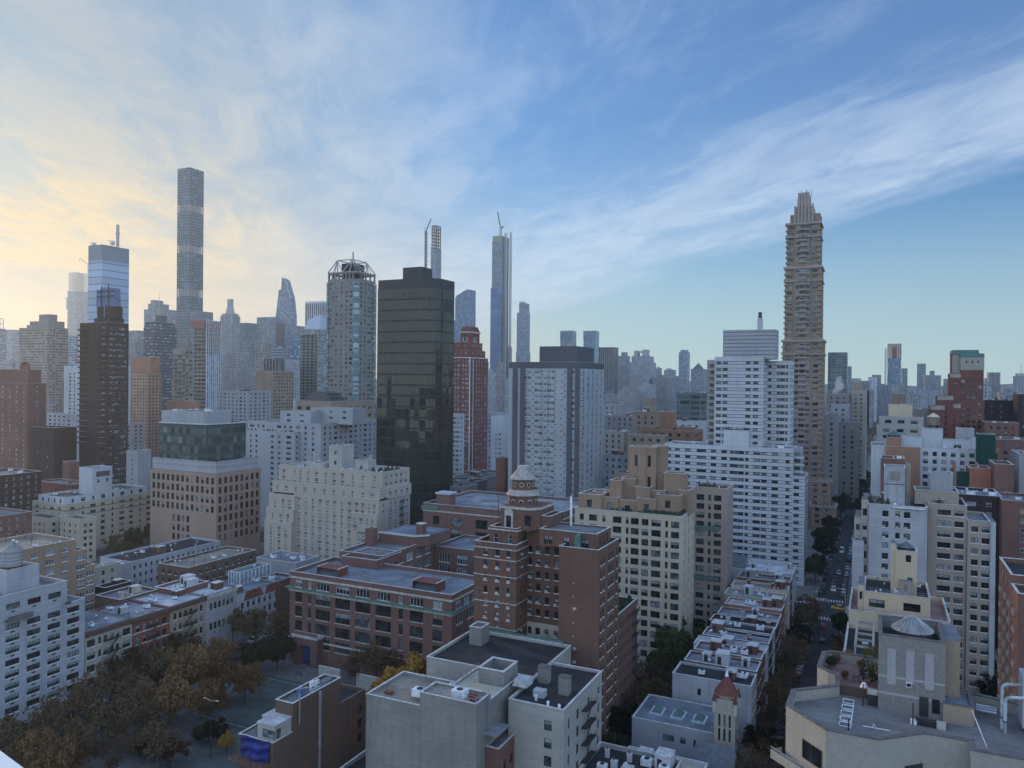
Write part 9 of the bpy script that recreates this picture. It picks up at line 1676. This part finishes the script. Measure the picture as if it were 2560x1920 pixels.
plain('skin', (.40, .25, .18), .6); pm = [person_mesh(1, 'car_black', 'car_blue'), person_mesh(2, 'car_red', 'car_black', .1), person_mesh(3, 'car_grey', 'car_black', .3)]
plist = [(741, 1690, 'person in dark clothes standing left on the sports court'), (749, 1688, 'person in red top in the middle of the group on the court'), (754, 1689, 'person in grey coat at the right of the group on the court'), (344, 1900, 'person in dark coat bending on the plaza at the bottom'), (299, 1893, 'person walking near the bottom edge, left on the plaza'), (310, 1868, 'person in grey beside the clipped bushes on the plaza'), (563, 1808, 'person by the railing right of the lamp mast'), (500, 1780, 'person in red under the orange trees'), (765, 1662, 'person before the dark blue school doors, left'), (772, 1664, 'person before the dark blue school doors, right'), (1992, 1560, 'person waiting at the left end of the near zebra crossing'), (2046, 1580, 'person on the near zebra crossing')]
for i, (px, py, lb_) in enumerate(plist): a = at_z(px, py, .17); o = bpy.data.objects.new('person', pm[1 if 'red' in lb_ else 2 if 'grey' in lb_ else 0]); COL.objects.link(o); o.location = (a.x, a.y, .17); o.rotation_euler = (0, 0, R.uniform(0, 6.28)); tag(o, lb_, 'person')
# steam plume, modelled as soft puffs of vapour
m_, t_ = _new('steam'); pv = t_.n('ShaderNodeVolumePrincipled'); pv.inputs['Color'].default_value = (.95, .95, .97, 1); pv.inputs['Density'].default_value = .13; t_.link(pv.outputs[0], t_.n('ShaderNodeOutputMaterial').inputs['Volume'])
m = MB(); r = random.Random(4)
import bmesh
bm = bmesh.new(); a0 = at_y(2086, 980, 660); a1 = at_y(2104, 948, 660)
for k in range(9):
    f = k / 8; c = a0.lerp(a1, f) + Vector((math.sin(f * 5) * 1.6, 0, math.sin(f * 3) * .8)); s = 1.2 + 1.9 * math.sin(math.pi * min(1, f * .75 + .15)) + r.uniform(0, .6)
    bmesh.ops.create_icosphere(bm, subdivisions=2, radius=s, matrix=Matrix.Translation(c - a0) @ Matrix.Diagonal((1, 1, r.uniform(.8, 1.2), 1)))
me = bpy.data.meshes.new('steam'); bm.to_mesh(me); bm.free(); me.materials.append(MATS['steam']); ob = bpy.data.objects.new('steam', me); COL.objects.link(ob); ob.location = a0; tag(ob, 'small white steam plume rising over the roofs right of the tan stone tower', None, None, 'stuff')
# white ledge of the balcony the photo is taken from
zl_ = H - .6; A = at_z(0, 1876, zl_); B = at_z(66, 1925, zl_); d = (B - A).normalized(); A2 = A - d * 1.5; B2 = B + d * 1.2; nn = Vector((d.y, -d.x, 0)); nn = nn if nn.dot(Vector((A.x, A.y, 0)) * -1 + Vector((-1, -1, 0)) * 0) > 0 else -nn
C1 = A2 + nn * .35; D1 = B2 + nn * .35; m = MB(); plain('ledge_white', (.78, .78, .76), .5, amp=.03)
for z0, z1 in ((zl_ - 1.0, zl_),):
    m.face([A2, B2, D1, C1][::1], 'ledge_white'); 
    for p, q_ in ((A2, B2), (B2, D1), (D1, C1), (C1, A2)): m.face([(p.x, p.y, z0), (q_.x, q_.y, z0), (q_.x, q_.y, z1), (p.x, p.y, z1)], 'ledge_white')
m.v = [tuple(v) for v in m.v]
thing('balcony_ledge', m, A, 'white ledge of a balcony cutting the very bottom left corner', 'ledge')
# ---------------------------------------------------------------- haze
m_, t_ = _new('haze'); pv = t_.n('ShaderNodeVolumePrincipled'); pv.inputs['Color'].default_value = (.78, .88, .98, 1); pv.inputs['Density'].default_value = HAZE; pv.inputs['Anisotropy'].default_value = .58; t_.link(pv.outputs[0], t_.n('ShaderNodeOutputMaterial').inputs['Volume'])
m = MB(); m.box(-5000, 5000, -1000, 5700, -1.2, 505, 'haze'); tag(m.build('haze'), kind='stuff')
